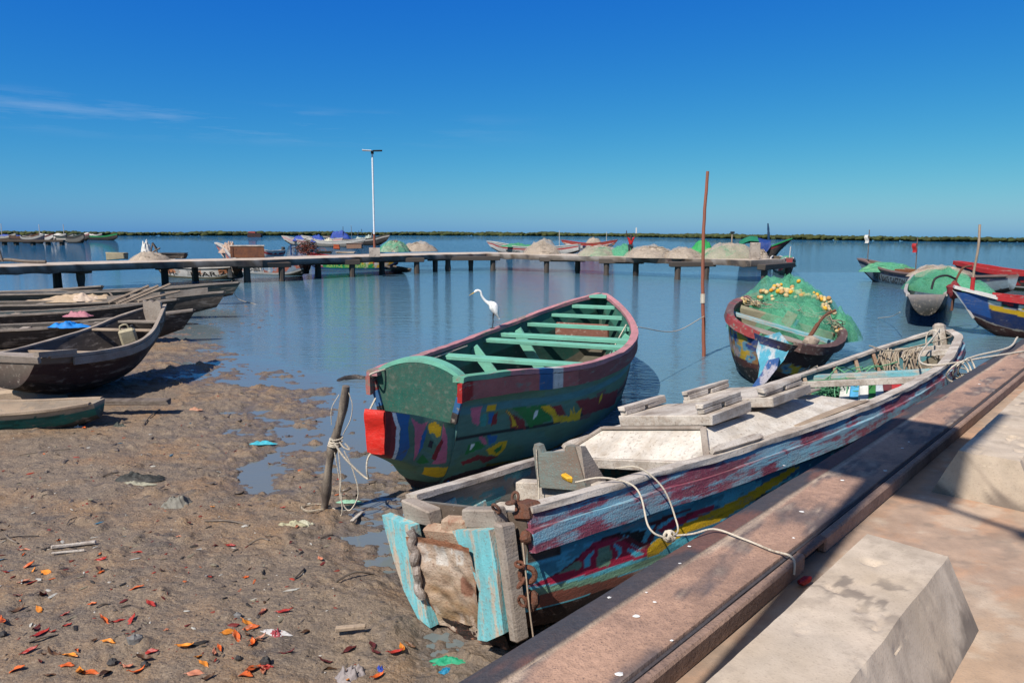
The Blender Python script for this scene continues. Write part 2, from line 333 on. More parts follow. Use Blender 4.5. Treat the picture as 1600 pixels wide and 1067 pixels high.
def mud_z(x, y, detail=True):
    x = np.asarray(x, float); y = np.asarray(y, float)
    q = np.stack([np.arctan2(x, y) * 3.0, np.log(np.hypot(x, y)) * 1.6], -1)
    num = 0; den = 0
    for i in range(len(_mc)):
        wgt = 1.0 / (((q - _mq[i]) ** 2).sum(-1) + 1e-4) ** 1.7
        num = num + wgt * _mc[i, 2]; den = den + wgt
    z = num / den
    if detail:
        edge = np.clip(1 - np.abs(z - 0.01) / 0.10, 0.25, 1)
        z = z + edge * (0.060 * fbm(x * 0.9 + y * 0.35, y * 1.7, 3, 4) + 0.042 * fbm(x * 3.1, y * 4.3, 9, 4))
        band_ = np.clip(1 - np.abs(z - 0.03) / 0.07, 0, 1); z = z + band_ * (0.075 * np.clip(.16 - np.abs(fbm(x * 2.6 + .4 * y, y * 4.6, 61, 4)), 0, 1) * 2 - .012) + band_ * .035 * np.clip(fbm(x * 7, y * 8.5, 67, 3) - .12, 0, 1) * 2
        z = z + 0.016 * fbm(x * 9, y * 11, 21, 4) + 0.11 * np.clip(fbm(x * 4.2, y * 4.9, 33, 3) - 0.27, 0, 1) + 0.020 * fbm(x * 1.8, y * 2.3, 91, 3)
        z = z - 0.05 * np.clip(fbm(x * 5.0, y * 5.7, 57, 2) - 0.36, 0, 1)
    return z

def mud_at(px, py):
    p = ground_at(px, py)
    for _ in range(3): p = ground_at(px, py, float(mud_z(p[0], p[1])))
    return p

def mud_material():
    m = bpy.data.materials.new('wet_mud'); m.use_nodes = True; t = m.node_tree; n = t.nodes.new; l = t.links.new; b = t.nodes['Principled BSDF']
    geo = n('ShaderNodeNewGeometry'); sep = n('ShaderNodeSeparateXYZ'); l(geo.outputs['Position'], sep.inputs[0])
    def noise(sc, det, ro, stretch=None):
        q = n('ShaderNodeTexNoise'); q.inputs['Scale'].default_value = sc; q.inputs['Detail'].default_value = det; q.inputs['Roughness'].default_value = ro
        if stretch: mp_ = n('ShaderNodeMapping'); mp_.inputs['Scale'].default_value = stretch; l(geo.outputs['Position'], mp_.inputs[0]); l(mp_.outputs[0], q.inputs['Vector'])
        else: l(geo.outputs['Position'], q.inputs['Vector'])
        return q.outputs[0]
    def mr(s_, a, b_, c=0, d=1):
        q = n('ShaderNodeMapRange'); q.inputs[1].default_value = a; q.inputs[2].default_value = b_; q.inputs[3].default_value = c; q.inputs[4].default_value = d; l(s_, q.inputs[0]); return q.outputs[0]
    def mix(f, A, B):
        q = n('ShaderNodeMix'); q.data_type = 'RGBA'; l(f, q.inputs[0])
        for k, x_ in ((6, A), (7, B)):
            if isinstance(x_, tuple): q.inputs[k].default_value = (*x_, 1)
            else: l(x_, q.inputs[k])
        return q.outputs[2]
    def add(a, b_, o_='ADD'):
        q = n('ShaderNodeMath'); q.operation = o_
        for k, x_ in ((0, a), (1, b_)):
            if isinstance(x_, (int, float)): q.inputs[k].default_value = x_
            else: l(x_, q.inputs[k])
        return q.outputs[0]
    big = noise(0.9, 5, .6); med = noise(5, 6, .68, (1, 1.7, 1)); fine = noise(38, 4, .65); spk = noise(95, 2, .6)
    c = mix(mr(med, .32, .68), (0.225, 0.163, 0.108), (0.130, 0.099, 0.074))
    c = mix(mr(big, .47, .63, 0, .7), c, (0.25, 0.145, 0.07))
    c = mix(mr(noise(2.2, 6, .7, (1, 1.9, 1)), .55, .66, 0, .85), c, (0.070, 0.058, 0.052))
    c = mix(mr(fine, .51, .64, 0, .75), c, (0.13, 0.105, 0.085)); c = mix(mr(fine, .47, .34, 0, .6), c, (0.30, 0.235, 0.172))
    c = mix(mr(spk, .64, .70, 0, .6), c, (0.05, 0.04, 0.035))
    wet = mr(add(sep.outputs[2], add(med, -0.09, 'MULTIPLY')), -0.050, 0.005, 1, 0)
    c = mix(add(wet, 0.72, 'MULTIPLY'), c, (0.088, 0.074, 0.064))
    l(c, b.inputs['Base Color'])
    rg = n('ShaderNodeMix'); l(wet, rg.inputs[0]); rg.inputs[2].default_value = 0.72; rg.inputs[3].default_value = 0.30; l(rg.outputs[0], b.inputs['Roughness'])
    b.inputs['Specular IOR Level'].default_value = 0.35
    bp = n('ShaderNodeBump'); bp.inputs['Strength'].default_value = 0.9; bp.inputs['Distance'].default_value = 0.05
    l(add(add(med, 0.9, 'MULTIPLY'), add(fine, 0.45, 'MULTIPLY')), bp.inputs['Height']); l(bp.outputs[0], b.inputs['Normal'])
    return m

rows = np.geomspace(2.1, 40, 800); ang = np.radians(np.linspace(-64, 33, 900))
X = rows[:, None] * np.tan(ang)[None]; Y = rows[:, None] * np.ones_like(ang)[None]
Z = mud_z(X, Y)
kind(MB().grid(np.stack([X, Y, Z], -1), flip=True).build('mud_shore', mud_material(), angle=180), 'structure')

# ---- water: one sheet to beyond the horizon, murkier over the shallows
def water_material():
    m = bpy.data.materials.new('river_water'); m.use_nodes = True; t = m.node_tree; n = t.nodes.new; l = t.links.new; b = t.nodes['Principled BSDF']
    a = n('ShaderNodeAttribute'); a.attribute_name = 'paint'; l(a.outputs['Color'], b.inputs['Base Color'])
    b.inputs['Roughness'].default_value = 0.035; b.inputs['IOR'].default_value = 1.33
    geo = n('ShaderNodeNewGeometry')
    def noise(sc, det, ro, stretch, rz=0):
        mp_ = n('ShaderNodeMapping'); mp_.inputs['Scale'].default_value = stretch; mp_.inputs['Rotation'].default_value = (0, 0, rz); l(geo.outputs['Position'], mp_.inputs[0])
        q = n('ShaderNodeTexNoise'); q.inputs['Scale'].default_value = sc; q.inputs['Detail'].default_value = det; q.inputs['Roughness'].default_value = ro; q.inputs['Distortion'].default_value = 0.6; l(mp_.outputs[0], q.inputs['Vector']); return q.outputs[0]
    def mth(o_, x_, y_):
        q = n('ShaderNodeMath'); q.operation = o_
        for k, v_ in ((0, x_), (1, y_)):
            if isinstance(v_, (int, float)): q.inputs[k].default_value = v_
            else: l(v_, q.inputs[k])
        return q.outputs[0]
    r1 = noise(1.5, 3, .5, (0.55, 1.9, 1), R(8)); r2 = noise(5.0, 3, .55, (0.6, 1.7, 1), R(-12)); r3 = noise(.25, 2, .5, (.5, 1.6, 1))
    h = mth('ADD', mth('ADD', mth('MULTIPLY', r1, 0.60), mth('MULTIPLY', r2, 0.55)), mth('MULTIPLY', r3, 0.9))
    sep = n('ShaderNodeSeparateColor'); sep.mode = 'RGB'; al = n('ShaderNodeAttribute'); al.attribute_name = 'ripple'
    bp = n('ShaderNodeBump'); bp.inputs['Distance'].default_value = 0.30; l(h, bp.inputs['Height']); l(al.outputs['Fac'], bp.inputs['Strength']); l(bp.outputs[0], b.inputs['Normal'])
    return m
ys = np.concatenate([[-40, 1.5], np.geomspace(2.5, 60, 150), np.geomspace(66, 9000, 40)])
sx_ = np.sinh(np.linspace(-8, 8, 221)); xs = sx_ / sx_[-1] * 9000
X, Y = np.meshgrid(xs, ys, indexing='ij')
ins = (np.abs(X) < 40) & (Y > 2) & (Y < 60)
D = np.where(ins, mud_z(np.where(ins, X, 0), np.where(ins, Y, 30), False), -0.6)
shal = np.clip(1 + D / 0.14, 0, 1)[..., None] ** 1.3
near = np.clip((75 - np.hypot(X, Y)) / 50, 0, 1)[..., None]
deep = np.array([0.012, 0.055, 0.095]) * (1 - near) + np.array([0.090, 0.172, 0.222]) * near
colw = deep * (1 - shal) + np.array([0.125, 0.145, 0.145]) * shal
P = np.stack([X, Y, np.zeros_like(X)], -1)
wat = MB().grid(P, colw).build('river', water_material(), angle=180); kind(wat, 'structure')
rp = np.where(ins, np.clip(-D / 0.35, 0.05, 1) * 0.8, 0.9); rp = np.where(np.hypot(X, Y) < 52, np.minimum(rp, 0.75), rp)
at = wat.data.attributes.new('ripple', 'FLOAT', 'POINT'); at.data.foreach_set('value', rp.ravel().astype(np.float32))
_bed = MB().grid(np.stack([X[::20, ::19], Y[::20, ::19], np.full_like(X[::20, ::19], -1.6)], -1)).build('river_bed', mud_material()); kind(_bed, 'structure')

# ---- mangroves along the far bank
def mangrove():
    m = MB(); shore = [(-900, 520, 3.2), (-430, 560, 3.4), (-330, 700, 3.8), (-120, 1250, 6.5), (120, 1150, 5.5), (175, 850, 4.6), (200, 520, 3.3), (250, 372, 2.9), (420, 330, 3.2), (700, 420, 4)]
    shore = np.array(shore, float); P = curve3(shore, 60); P[:, 2] *= 1 + .30 * fbm(P[:, 0] / 60, P[:, 1] / 200, 77, 3)
    for p in P:
        d = math.hypot(p[0], p[1]); k = 9 if d > 700 else 11
        for _ in range(k):
            r_ = p[2] * RNG.uniform(0.26, 0.54) * (.85 + .5 * float(vnoise(p[0] / 23, p[1] / 31, 6)))
            c = np.array([p[0] + RNG.normal(0, 4.0), p[1] + RNG.uniform(0, 14), 0])
            c[2] = max(0.2, p[2] * RNG.uniform(0.30, 0.72) - r_ * 0.3)
            g = RNG.uniform(0.6, 1.25); col = np.array([0.040, 0.055, 0.016]) * g + np.array([0.02, 0.012, 0]) * RNG.uniform(0, 1)
            m.ellip(c, (r_ * RNG.uniform(1.4, 2.6), r_ * 1.3, r_), 9, 7, col, noise=0.16)
    return kind(m.build('mangrove_forest', surf('mangrove_leaves', dirt=0.5, dirtcol=(0.012, 0.02, 0.006), bump=0.8, grain=(.6, .6, 1.2), rough=0.8, fine=3, space='Position'), angle=180), 'stuff')
mg = mangrove(); mg['label'] = 'low dark green mangrove forest along the far bank'

# ---- the quay the photographer stands on
QA = R(43.1); qa = np.array([math.sin(QA), math.cos(QA), 0]); qn = np.array([math.cos(QA), -math.sin(QA), 0]); QO = np.array([0.472, 3.736, 0])
MQ = np.stack([qn, qa, np.array([0, 0, 1.0])], 1)               # x inland, y along the edge
def q_(d, t, z): return QO + qn * d + qa * t + np.array([0, 0, z])
def ground_material():
    m = surf('quay_paving', col=(0.40, 0.285, 0.20), wear=0.42, wearcol=(0.44, 0.265, 0.165), dirt=0.55, bump=0.35, grain=(1.1, 1.7, 1.3), sharp=0.45, dirtcol=(0.31, 0.27, 0.24), fine=75, rough=0.92)
    return m
G = MB(); tt = np.concatenate([np.linspace(-9, -1.6, 30), np.linspace(-1.5, 9, 300), np.linspace(9.2, 40, 60)]); dd = np.concatenate([np.linspace(0.60, 4.2, 110), np.linspace(4.4, 14, 24)])
T_, D_ = np.meshgrid(tt, dd, indexing='ij')
Zq = 0.93 + 0.010 * fbm(T_ * .8, D_ * .9, 5, 3) + .003 * fbm(T_ * 6, D_ * 6, 6, 3)
Cq = np.empty(T_.shape + (3,)); Cq[:] = (.375, .262, .178); a_, b_, c_ = fbm(T_ * .9, D_ * 1.3, 31, 5, .6), fbm(T_ * 1.6 + 3, D_ * 2.2, 32, 5, .6), fbm(T_ * 2.8, D_ * 3.4, 33, 5, .65)
def lay(mask, col, k): Cq[:] = Cq * (1 - np.clip(mask, 0, 1)[..., None] * k) + np.array(col) * np.clip(mask, 0, 1)[..., None] * k
lay((a_ - .02) * 6, (.40, .235, .145), .8); lay((b_ - .12) * 5, (.335, .265, .205), .5); lay((c_ - .26) * 7, (.46, .37, .28), .55); lay((-c_ - .22) * 8, (.22, .165, .125), .55)
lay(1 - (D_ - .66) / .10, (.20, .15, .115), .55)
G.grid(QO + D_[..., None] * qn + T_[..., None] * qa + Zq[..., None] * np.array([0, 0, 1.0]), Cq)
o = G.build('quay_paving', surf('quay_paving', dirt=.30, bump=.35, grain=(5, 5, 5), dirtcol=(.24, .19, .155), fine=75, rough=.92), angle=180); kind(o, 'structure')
wl = MB().box(q_(0.33, 15.5, -0.30), (0.56, 49, 2.44), MQ, 0.02).build('quay_wall', M['concrete']); kind(wl, 'structure')

def quay_beam():
    prof = [(-.012, .80), (-.012, .93), (.0, .990), (.025, 1.022), (.09, 1.045), (.185, 1.056), (.200, 1.047), (.222, 1.045), (.30, 1.047), (.45, 1.046), (.575, 1.048), (.583, 1.030), (.600, 1.030), (.607, .80)]
    root = thing('quay_edge_beam', 'long rusted steel beam with rounded dark edge capping the quay', 'steel beam')
    P_ = np.array(prof); t_ = np.linspace(-5, 40, 460)
    wob = 0.006 * fbm(t_ * 1.1, t_ * 0 + 2, 4, 3)
    Gd = np.zeros((len(P_), len(t_), 3))
    for i, (d, z) in enumerate(P_):
        Gd[i] = QO + (d + (wob * 1.5 if d < .1 else wob * .5))[:, None] * qn + t_[:, None] * qa + (z + 0.006 * fbm(t_ * 2.3, t_ * 0 + d * 9, 8, 3))[:, None] * np.array([0, 0, 1.0])
    dark = np.array([0.046, 0.046, 0.054]); rustc = np.array([0.40, 0.245, 0.17]); sand = np.array([0.50, 0.38, 0.28])
    base = np.array([dark, dark, dark, dark, dark, dark, sand * .7, rustc * 1.05, rustc, rustc, rustc * .8, dark, dark, dark])
    # resample across for texture
    m = MB(); q = np.linspace(0, len(P_) - 1, 84); i0 = np.minimum(q.astype(int), len(P_) - 2); f_ = (q - i0)[:, None, None]
    Gf = Gd[i0] * (1 - f_) + Gd[i0 + 1] * f_; cf = base[i0] * (1 - f_[:, 0]) + base[i0 + 1] * f_[:, 0]
    dd_ = P_[i0, 0] * (1 - f_[:, 0, 0]) + P_[i0 + 1, 0] * f_[:, 0, 0]
    cf = np.broadcast_to(cf[:, None], Gf.shape).copy()
    A, B = np.meshgrid(dd_, t_, indexing='ij')
    n1 = fbm(A * 5, B * 2.2, 71, 5); n2 = fbm(A * 16, B * 9, 72, 4); n3 = fbm(A * 1.4, B * .8, 73, 3)
    top = (A > .205) & (A < .58)
    k = np.clip((n1 + .25 * n2 - .06 + .25 * (A - .35)) * 4, 0, 1)[..., None] * top[..., None]; cf = cf * (1 - .8 * k) + np.array([.075, .070, .076]) * .8 * k
    k = np.clip((n1 * .6 + n2 * .5 - .22) * 5, 0, 1)[..., None] * top[..., None]; cf = cf * (1 - .6 * k) + sand * .6 * k
    k = np.clip((n1 + n3 - .22) * 5, 0, 1)[..., None] * (~top)[..., None] * (A < .19)[..., None]; cf = cf * (1 - .6 * k) + np.array([.21, .085, .055]) * .6 * k
    k = np.clip(1 - np.abs(A - .212 - .03 * n3) / .028, 0, 1)[..., None] * np.clip((n3 + n2 * .5 + .12) * 4, 0, 1)[..., None]; cf = cf * (1 - .75 * k) + sand * .75 * k
    m.grid(Gf, cf, flip=True)
    m.build('beam_plate', surf('rusty_steel_plate', dirt=0.55, dirtcol=(0.085, 0.06, 0.055), bump=0.7, grain=(26, 26, 26), rough=0.8, fine=85, spec=0.3), root)
    lip = MB()
    for a, b in ((-5, 1.27), (1.62, 40)):
        lip.box(q_(.640, (a + b) / 2, .988), (.060, b - a, .118), MQ, .012, (0.27, 0.175, 0.13))
    lip.box(q_(.640, 1.445, 1.032), (.060, .352, .030), MQ, .006, (0.17, 0.10, 0.075))
    lip.build('beam_lip', surf('rusty_steel_lip', dirt=0.5, dirtcol=(0.06, 0.045, 0.045), bump=0.8, grain=(20, 20, 20), rough=0.85, fine=70), root)
    dk = MB().box(q_(.611, 1.445, .975), (.004, .34, .085), MQ, .001).build('drain_slot', M['black'], root)
    return root
quay_beam()

def block(t0, t1, label):
    root = thing('concrete_block', label, 'concrete block', 'battered concrete blocks along the quay', loc=q_(1.2, (t0 + t1) / 2, .93), M=MQ)
    L = t1 - t0; zt = .375
    top = [(-.17, L / 2 - .03), (.235, L / 2 - .03), (.235, -L / 2 + .05), (-.17, -L / 2 + .05)]; bot = [(-.34, L / 2 + .0), (.42, L / 2 + .0), (.42, -L / 2 - .0), (-.34, -L / 2 - .0)]
    n1 = 50; n2 = 12; G_ = []
    m = MB()
    def face(a, b, c, d, nu, nv):
        u = np.linspace(0, 1, nu)[:, None, None]; v = np.linspace(0, 1, nv)[None, :, None]
        Pf = (np.array(a) * (1 - u) + np.array(b) * u) * (1 - v) + (np.array(d) * (1 - u) + np.array(c) * u) * v
        m.grid(Pf)
    T3 = [(x, y, zt) for x, y in top]; B3 = [(x, y, -.03) for x, y in bot]
    face(T3[3], T3[2], T3[1], T3[0], 40, 150)
    for i in range(4):
        j = (i + 1) % 4; face(B3[j], B3[i], T3[i], T3[j], 150 if i % 2 else 40, 40)
    V = np.concatenate(m.v); nn = np.stack([fbm(V[:, 0] * 3 + V[:, 2] * 3, V[:, 1] * 3, s_, 4) for s_ in (1, 2, 3)], 1); V = V + nn * np.array([.007, .007, .005])
    ed = np.clip(fbm(V[:, 1] * 9, V[:, 0] * 9 + V[:, 2] * 9, 7, 3) - .28, 0, 1)[:, None]; V = V - ed * np.array([0.02, 0, .05]) * (V[:, 2:3] > .3)
    m.v = [V]; Cb = np.empty(V.shape); Cb[:] = (.46, .375, .285); a_ = fbm(V[:, 0] * 2.2 + V[:, 2] * 2, V[:, 1] * 2.0 + t0, 61, 5, .6); b_ = fbm(V[:, 0] * 5 + V[:, 2] * 5, V[:, 1] * 4 + t0, 62, 5, .65); Cb += a_[:, None] * .07
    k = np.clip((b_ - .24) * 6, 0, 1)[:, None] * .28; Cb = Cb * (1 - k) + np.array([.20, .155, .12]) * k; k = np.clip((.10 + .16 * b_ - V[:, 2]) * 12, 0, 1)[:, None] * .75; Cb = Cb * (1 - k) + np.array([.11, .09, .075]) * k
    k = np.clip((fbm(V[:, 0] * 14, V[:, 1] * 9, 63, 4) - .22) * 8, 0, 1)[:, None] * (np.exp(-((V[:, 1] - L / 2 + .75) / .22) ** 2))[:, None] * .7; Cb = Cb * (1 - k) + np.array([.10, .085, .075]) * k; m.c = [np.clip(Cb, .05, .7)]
    # merge duplicate seams
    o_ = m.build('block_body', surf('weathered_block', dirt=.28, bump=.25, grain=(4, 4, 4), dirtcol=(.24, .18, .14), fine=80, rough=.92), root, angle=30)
    return root
block(-1.75, 1.235, 'pale concrete block with a chipped edge, the nearer of two on the quay')
block(3.40, 6.60, 'stained concrete block behind the nearer one, at the right edge of the quay')

# ---- the pier
FR = [(-60, 419), (0, 416.5), (120, 412.5), (280, 408), (410, 405.6), (530, 401.8), (600, 400), (680, 397.5), (760, 396), (832, 398), (980, 401.5), (1100, 404.4), (1174, 407)]
PF = np.array([ground_at(a, b, 1.4) for a, b in FR])
nrm = np.zeros_like(PF); tg = np.gradient(PF, axis=0); nrm[:, 0] = -tg[:, 1]; nrm[:, 1] = tg[:, 0]; nrm /= np.linalg.norm(nrm, axis=1)[:, None]
wd = np.array([3, 3, 3, 3, 3.2, 3.8, 4.2, 4.6, 4.8, 4.5, 4.2, 4.1, 4.0])
PB = PF + nrm * wd[:, None]
pier = thing('pier', 'long low concrete pier on dark piles crossing the water behind the boats', 'pier', loc=tuple(PF[6]))
pinv = -PF[6]
def pier_slabs():
    for a, b in ((0, 2), (2, 4), (4, 6), (6, 8), (8, 10), (10, 12)):
        k = np.linspace(a, b, 26); f = lambda A: np.stack([np.interp(k, np.arange(len(A)), A[:, j]) for j in range(3)], 1)
        F_, B_ = f(PF) + pinv, f(PB) + pinv
        lump = 0.035 * fbm(k * 7, k * 0, 12, 3); drop = np.maximum(0, fbm(k * 5, k * 0 + 4, 15, 3)) * .14
        up = np.array([0, 0, 1.0]); th = .44
        ring = [F_ - up * (th + drop[:, None] - .05), F_ - up * .04 + nrm[6] * lump[:, None], F_ + up * lump[:, None] * .3 + nrm[6] * .06, (F_ + B_) / 2 + up * .02, B_, B_ - up * th]
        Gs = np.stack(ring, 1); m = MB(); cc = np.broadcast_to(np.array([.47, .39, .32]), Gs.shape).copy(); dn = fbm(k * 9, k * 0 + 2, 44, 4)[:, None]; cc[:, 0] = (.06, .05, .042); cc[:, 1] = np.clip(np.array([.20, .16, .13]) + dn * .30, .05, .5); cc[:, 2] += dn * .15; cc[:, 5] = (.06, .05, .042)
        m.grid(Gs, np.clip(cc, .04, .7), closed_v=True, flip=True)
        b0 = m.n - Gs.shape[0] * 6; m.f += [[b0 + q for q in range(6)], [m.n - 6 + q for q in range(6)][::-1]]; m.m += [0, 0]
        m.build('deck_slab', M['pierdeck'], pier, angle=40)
pier_slabs()
def bent(p1, p2, ext=.55, w_=.55, wide=.42, drop=.32):
    """a cap beam over two piles given by the pixels of their feet"""
    a = ground_at(*p1); b = ground_at(*p2); nk = nrm[int(np.argmin(np.linalg.norm(PF[:, :2] - a[:2], axis=1)))] * 1.9; a = a + nk; b = b + nk; d = (b - a); d /= np.linalg.norm(d)
    MB().plank(np.array([*(a - d * ext)[:2], 1.20 - drop / 2]) + pinv, np.array([*(b + d * ext)[:2], 1.20 - drop / 2]) + pinv, w_, drop, ch=.03, jit=.02).build('pile_cap', M['pilewet_capshade'], pier)  # caps take the dark pile colour in place of shade under the deck
    for p in (a, b):
        m = MB(); z = np.linspace(-1.6, 1.20 - drop + .01, 9); rr = wide / 2 * (1 + .10 * RNG.normal(0, 1, 9)); rr[-2:] = wide / 2
        m.tube(np.stack([np.full(9, p[0]), np.full(9, p[1]), z], 1) + pinv, rr, 8, mi=0)
        m.build('pile', M['pilewet_capshade'], pier)
for p1, p2 in [((119, 455), (157, 456)), ((279, 447), (326, 441)), ((412, 444), (467, 442)), ((526, 435.5), (580, 434.5)), ((625, 430), (680, 429)), ((706, 426), (762, 424.5)), ((726, 425.5), (797, 424.5)), ((832, 428), (882, 428)), ((928, 432), (975, 433)), ((1036, 439), (1082, 439)), ((1166, 445), (1206, 440))]:
    bent(p1, p2)
MB().box(np.array([*ground_at(1172, 406, 1.4)[:2], 1.4 + .55]) + nrm[12] * .5 + pinv, (.55, .5, 1.1), None, .03, jit=.02).build('end_post', M['pierconc'], pier)
# ================================================================== boats
#HULL-BEGIN
class Hull:
    """a hull by stations: half breadth b, sheer zs, keel zk and fullness p against the distance s from the end nearest the camera"""
    def __init__(s, st, b, zs, zk, p, th=.045, floor=.12, rake0=0.0, rake1=0.0):
        s.st = np.array(st, float); s.B = np.array(b, float); s.S = np.array(zs, float); s.K = np.array(zk, float); s.Pw = np.array(p, float)
        s.th = th; s.floor = floor; s.r0 = rake0; s.r1 = rake1; s.L0 = st[0]; s.L = st[-1]
    def f(s, a, q): return spline(s.st, a, q)
    def b(s, q): return s.f(s.B, q)
    def z(s, q): return s.f(s.S, q)
    def k(s, q): return s.f(s.K, q)
    def pt(s, q, v, side=1, inner=False):
        q = np.asarray(q, float); v = np.asarray(v, float)
        b = s.b(q); zs = s.z(q); zk = s.k(q); p = s.f(s.Pw, q)
        h = np.maximum(zs - zk, .02)
        if inner:
            vf = np.clip(s.floor / h, 0, .8); v = np.maximum(v, vf * np.ones_like(v)); lat = np.maximum(b * v ** p - s.th, .004)
            vv = np.asarray(v)
        else: lat = b * v ** p; vv = v
        y = q + s.r0 * vv * np.clip(1 - (q - s.L0) / 1.2, 0, 1) ** 2 + s.r1 * vv * np.clip(1 - (s.L - q) / 1.2, 0, 1) ** 2
        return np.stack([side * lat, y, zk + h * vv], -1)
    def side(s, q, dx=0.0, dz=0.0, side=1):
        """a point by the gunwale, dx outboard and dz above it"""
        p = s.pt(q, np.ones_like(np.asarray(q, float)), side); p = p + np.stack(np.broadcast_arrays(side * dx, 0, dz), -1); return p
#HULL-END

def hull_mesh(h, paint, mats, parent, ns=120, nv=24, name='hull', label=None, close0=True, close1=True):
    m = MB(); S_ = np.linspace(h.L0, h.L, ns); Si = np.clip(S_, h.L0 + h.th, h.L - h.th); v = np.linspace(0, 1, nv) ** 1.8
    vv = np.concatenate([v[::-1], v[1:]]); sd_ = np.concatenate([-np.ones(nv), np.ones(nv - 1)])
    q, V_ = np.meshgrid(S_, vv, indexing='ij'); sdg = np.broadcast_to(sd_, q.shape); qi = np.broadcast_to(Si[:, None], q.shape)
    Po = h.pt(q, V_, 1); Po[..., 0] *= sdg
    Pi = h.pt(qi, V_, 1, True); Pi[..., 0] *= sdg
    Vi = np.clip((Pi[..., 2] - h.k(qi)) / np.maximum(h.z(qi) - h.k(qi), .02), 0, 1)
    Co = paint(q, V_, sdg, False); Ci = paint(qi, Vi, sdg, True)
    W_ = Po.shape[1]; m.grid(Po, Co, flip=False); m.grid(Pi, Ci, flip=True)
    o0 = 0; i0 = ns * W_
    for j in (0, W_ - 1):
        for k in range(ns - 1):
            a, b, c, d = o0 + k * W_ + j, o0 + (k + 1) * W_ + j, i0 + (k + 1) * W_ + j, i0 + k * W_ + j
            m.f.append([a, d, c, b] if j == 0 else [a, b, c, d]); m.m.append(0)
    for e, cl_ in ((0, close0), (ns - 1, close1)):
        ro = [o0 + e * W_ + j for j in range(W_)]; ri = [i0 + e * W_ + j for j in range(W_)]
        if cl_:
            m.f += [ro if e == 0 else ro[::-1], ri[::-1] if e == 0 else ri, [ro[0], ri[0], ri[-1], ro[-1]] if e == 0 else [ro[-1], ri[-1], ri[0], ro[0]]]; m.m += [0, 0, 0]
        else:
            for j in range(W_ - 1): m.f.append([ro[j], ro[j + 1], ri[j + 1], ri[j]]); m.m.append(0)
    return m.build(name, mats, parent, label, angle=50)

def rail(h, side, s0, s1, win, wout, z0, z1, mat, parent, name='gunwale', n=90, col=None, wob=.006, m=None, seed=0, taper=0):
    """a strake along the sheer: win/wout inboard and outboard of it, from z0 to z1 above it"""
    S_ = np.linspace(s0, s1, n); own = m is None; m = m or MB(); P0 = h.side(S_, 0, 0, side)
    k = np.ones(n)
    if taper: k = np.clip((s1 - S_) / taper, .25, 1)
    j = lambda sd_: wob * fbm(S_ * 2.6 + seed, S_ * 0 + sd_, 40 + sd_ + seed, 3)
    cs = [(-win, z0), (wout, z0), (wout, (z0 + z1) / 2), (wout, z1), ((wout - win) / 2, z1 + .004), (-win, z1)]
    G_ = np.stack([P0 + np.stack([side * (dx * k + j(i)), 0 * S_, dz * np.ones(n) + j(i + 7)], 1) for i, (dx, dz) in enumerate(cs)], 1)
    c = None
    if col is not None: c = np.broadcast_to(np.asarray(col(S_) if callable(col) else col, float)[..., None, :] if callable(col) else np.asarray(col, float), G_.shape)
    m.grid(G_, c, closed_v=True, flip=(side > 0))
    b0 = m.n - n * 6; e0 = [b0 + i for i in range(6)]; e1 = [m.n - 6 + i for i in range(6)]
    m.f += [e0 if side < 0 else e0[::-1], e1[::-1] if side < 0 else e1]; m.m += [0, 0]
    return m.build(name, mat, parent, angle=40) if own else m

def thwart(h, s, z, mat, parent, w_=.16, t=.05, inset=.05, s2=None, name='thwart', jit=.004, col=None):
    """a cross plank; z is measured from the keel datum"""
    def lat(q):
        vz = np.clip((z - h.k(q)) / (h.z(q) - h.k(q)), .02, 1); return float(h.b(q) * vz ** h.f(h.Pw, q)) - inset
    s2 = s if s2 is None else s2
    return MB().plank((-lat(s), s, z), (lat(s2), s2, z), w_, t, jit=jit, ch=.006, col=col).build(name, mat, parent)

def frame(x0, y0, az, heel=0.0, zp=0.0):
    az = R(az); hl = R(heel); a = np.array([math.sin(az), math.cos(az), 0]); n = np.array([math.cos(az) * math.cos(hl), -math.sin(az) * math.cos(hl), math.sin(hl)]); u = np.cross(n, a)
    return np.stack([n, a, u], 1), np.array([x0, y0, zp]) - u * zp

def blend(C, mask, col):
    C[mask] = col; return C
def wobble(q, V, side, a=.03, f=7):
    return q + a * fbm(q * f, V * f * 1.7, 90, 3), V + a * .6 * fbm(q * f + 5, V * f * 1.7, 95, 3)

class P:
    pink = srgb(196, 104, 122) * .8; yellow = srgb(214, 166, 30) * .85; teal = srgb(64, 138, 128) * .8; maroon = srgb(128, 40, 42) * .85; green = srgb(44, 118, 58) * .8; white = srgb(214, 214, 206) * .85; blue = srgb(44, 100, 150) * .8; dark = srgb(54, 50, 54) * .8
    crimson = srgb(172, 38, 68) * .85; cyan = srgb(84, 186, 204) * .9; dkred = srgb(104, 34, 44) * .8; ochre = srgb(206, 164, 26) * .85; black = srgb(34, 36, 36) * .8; brown = srgb(126, 76, 62) * .75; palegreen = srgb(122, 160, 132) * .75
    navy = srgb(22, 46, 92) * .8; red = srgb(176, 40, 44) * .85; grey = srgb(150, 146, 140) * .7

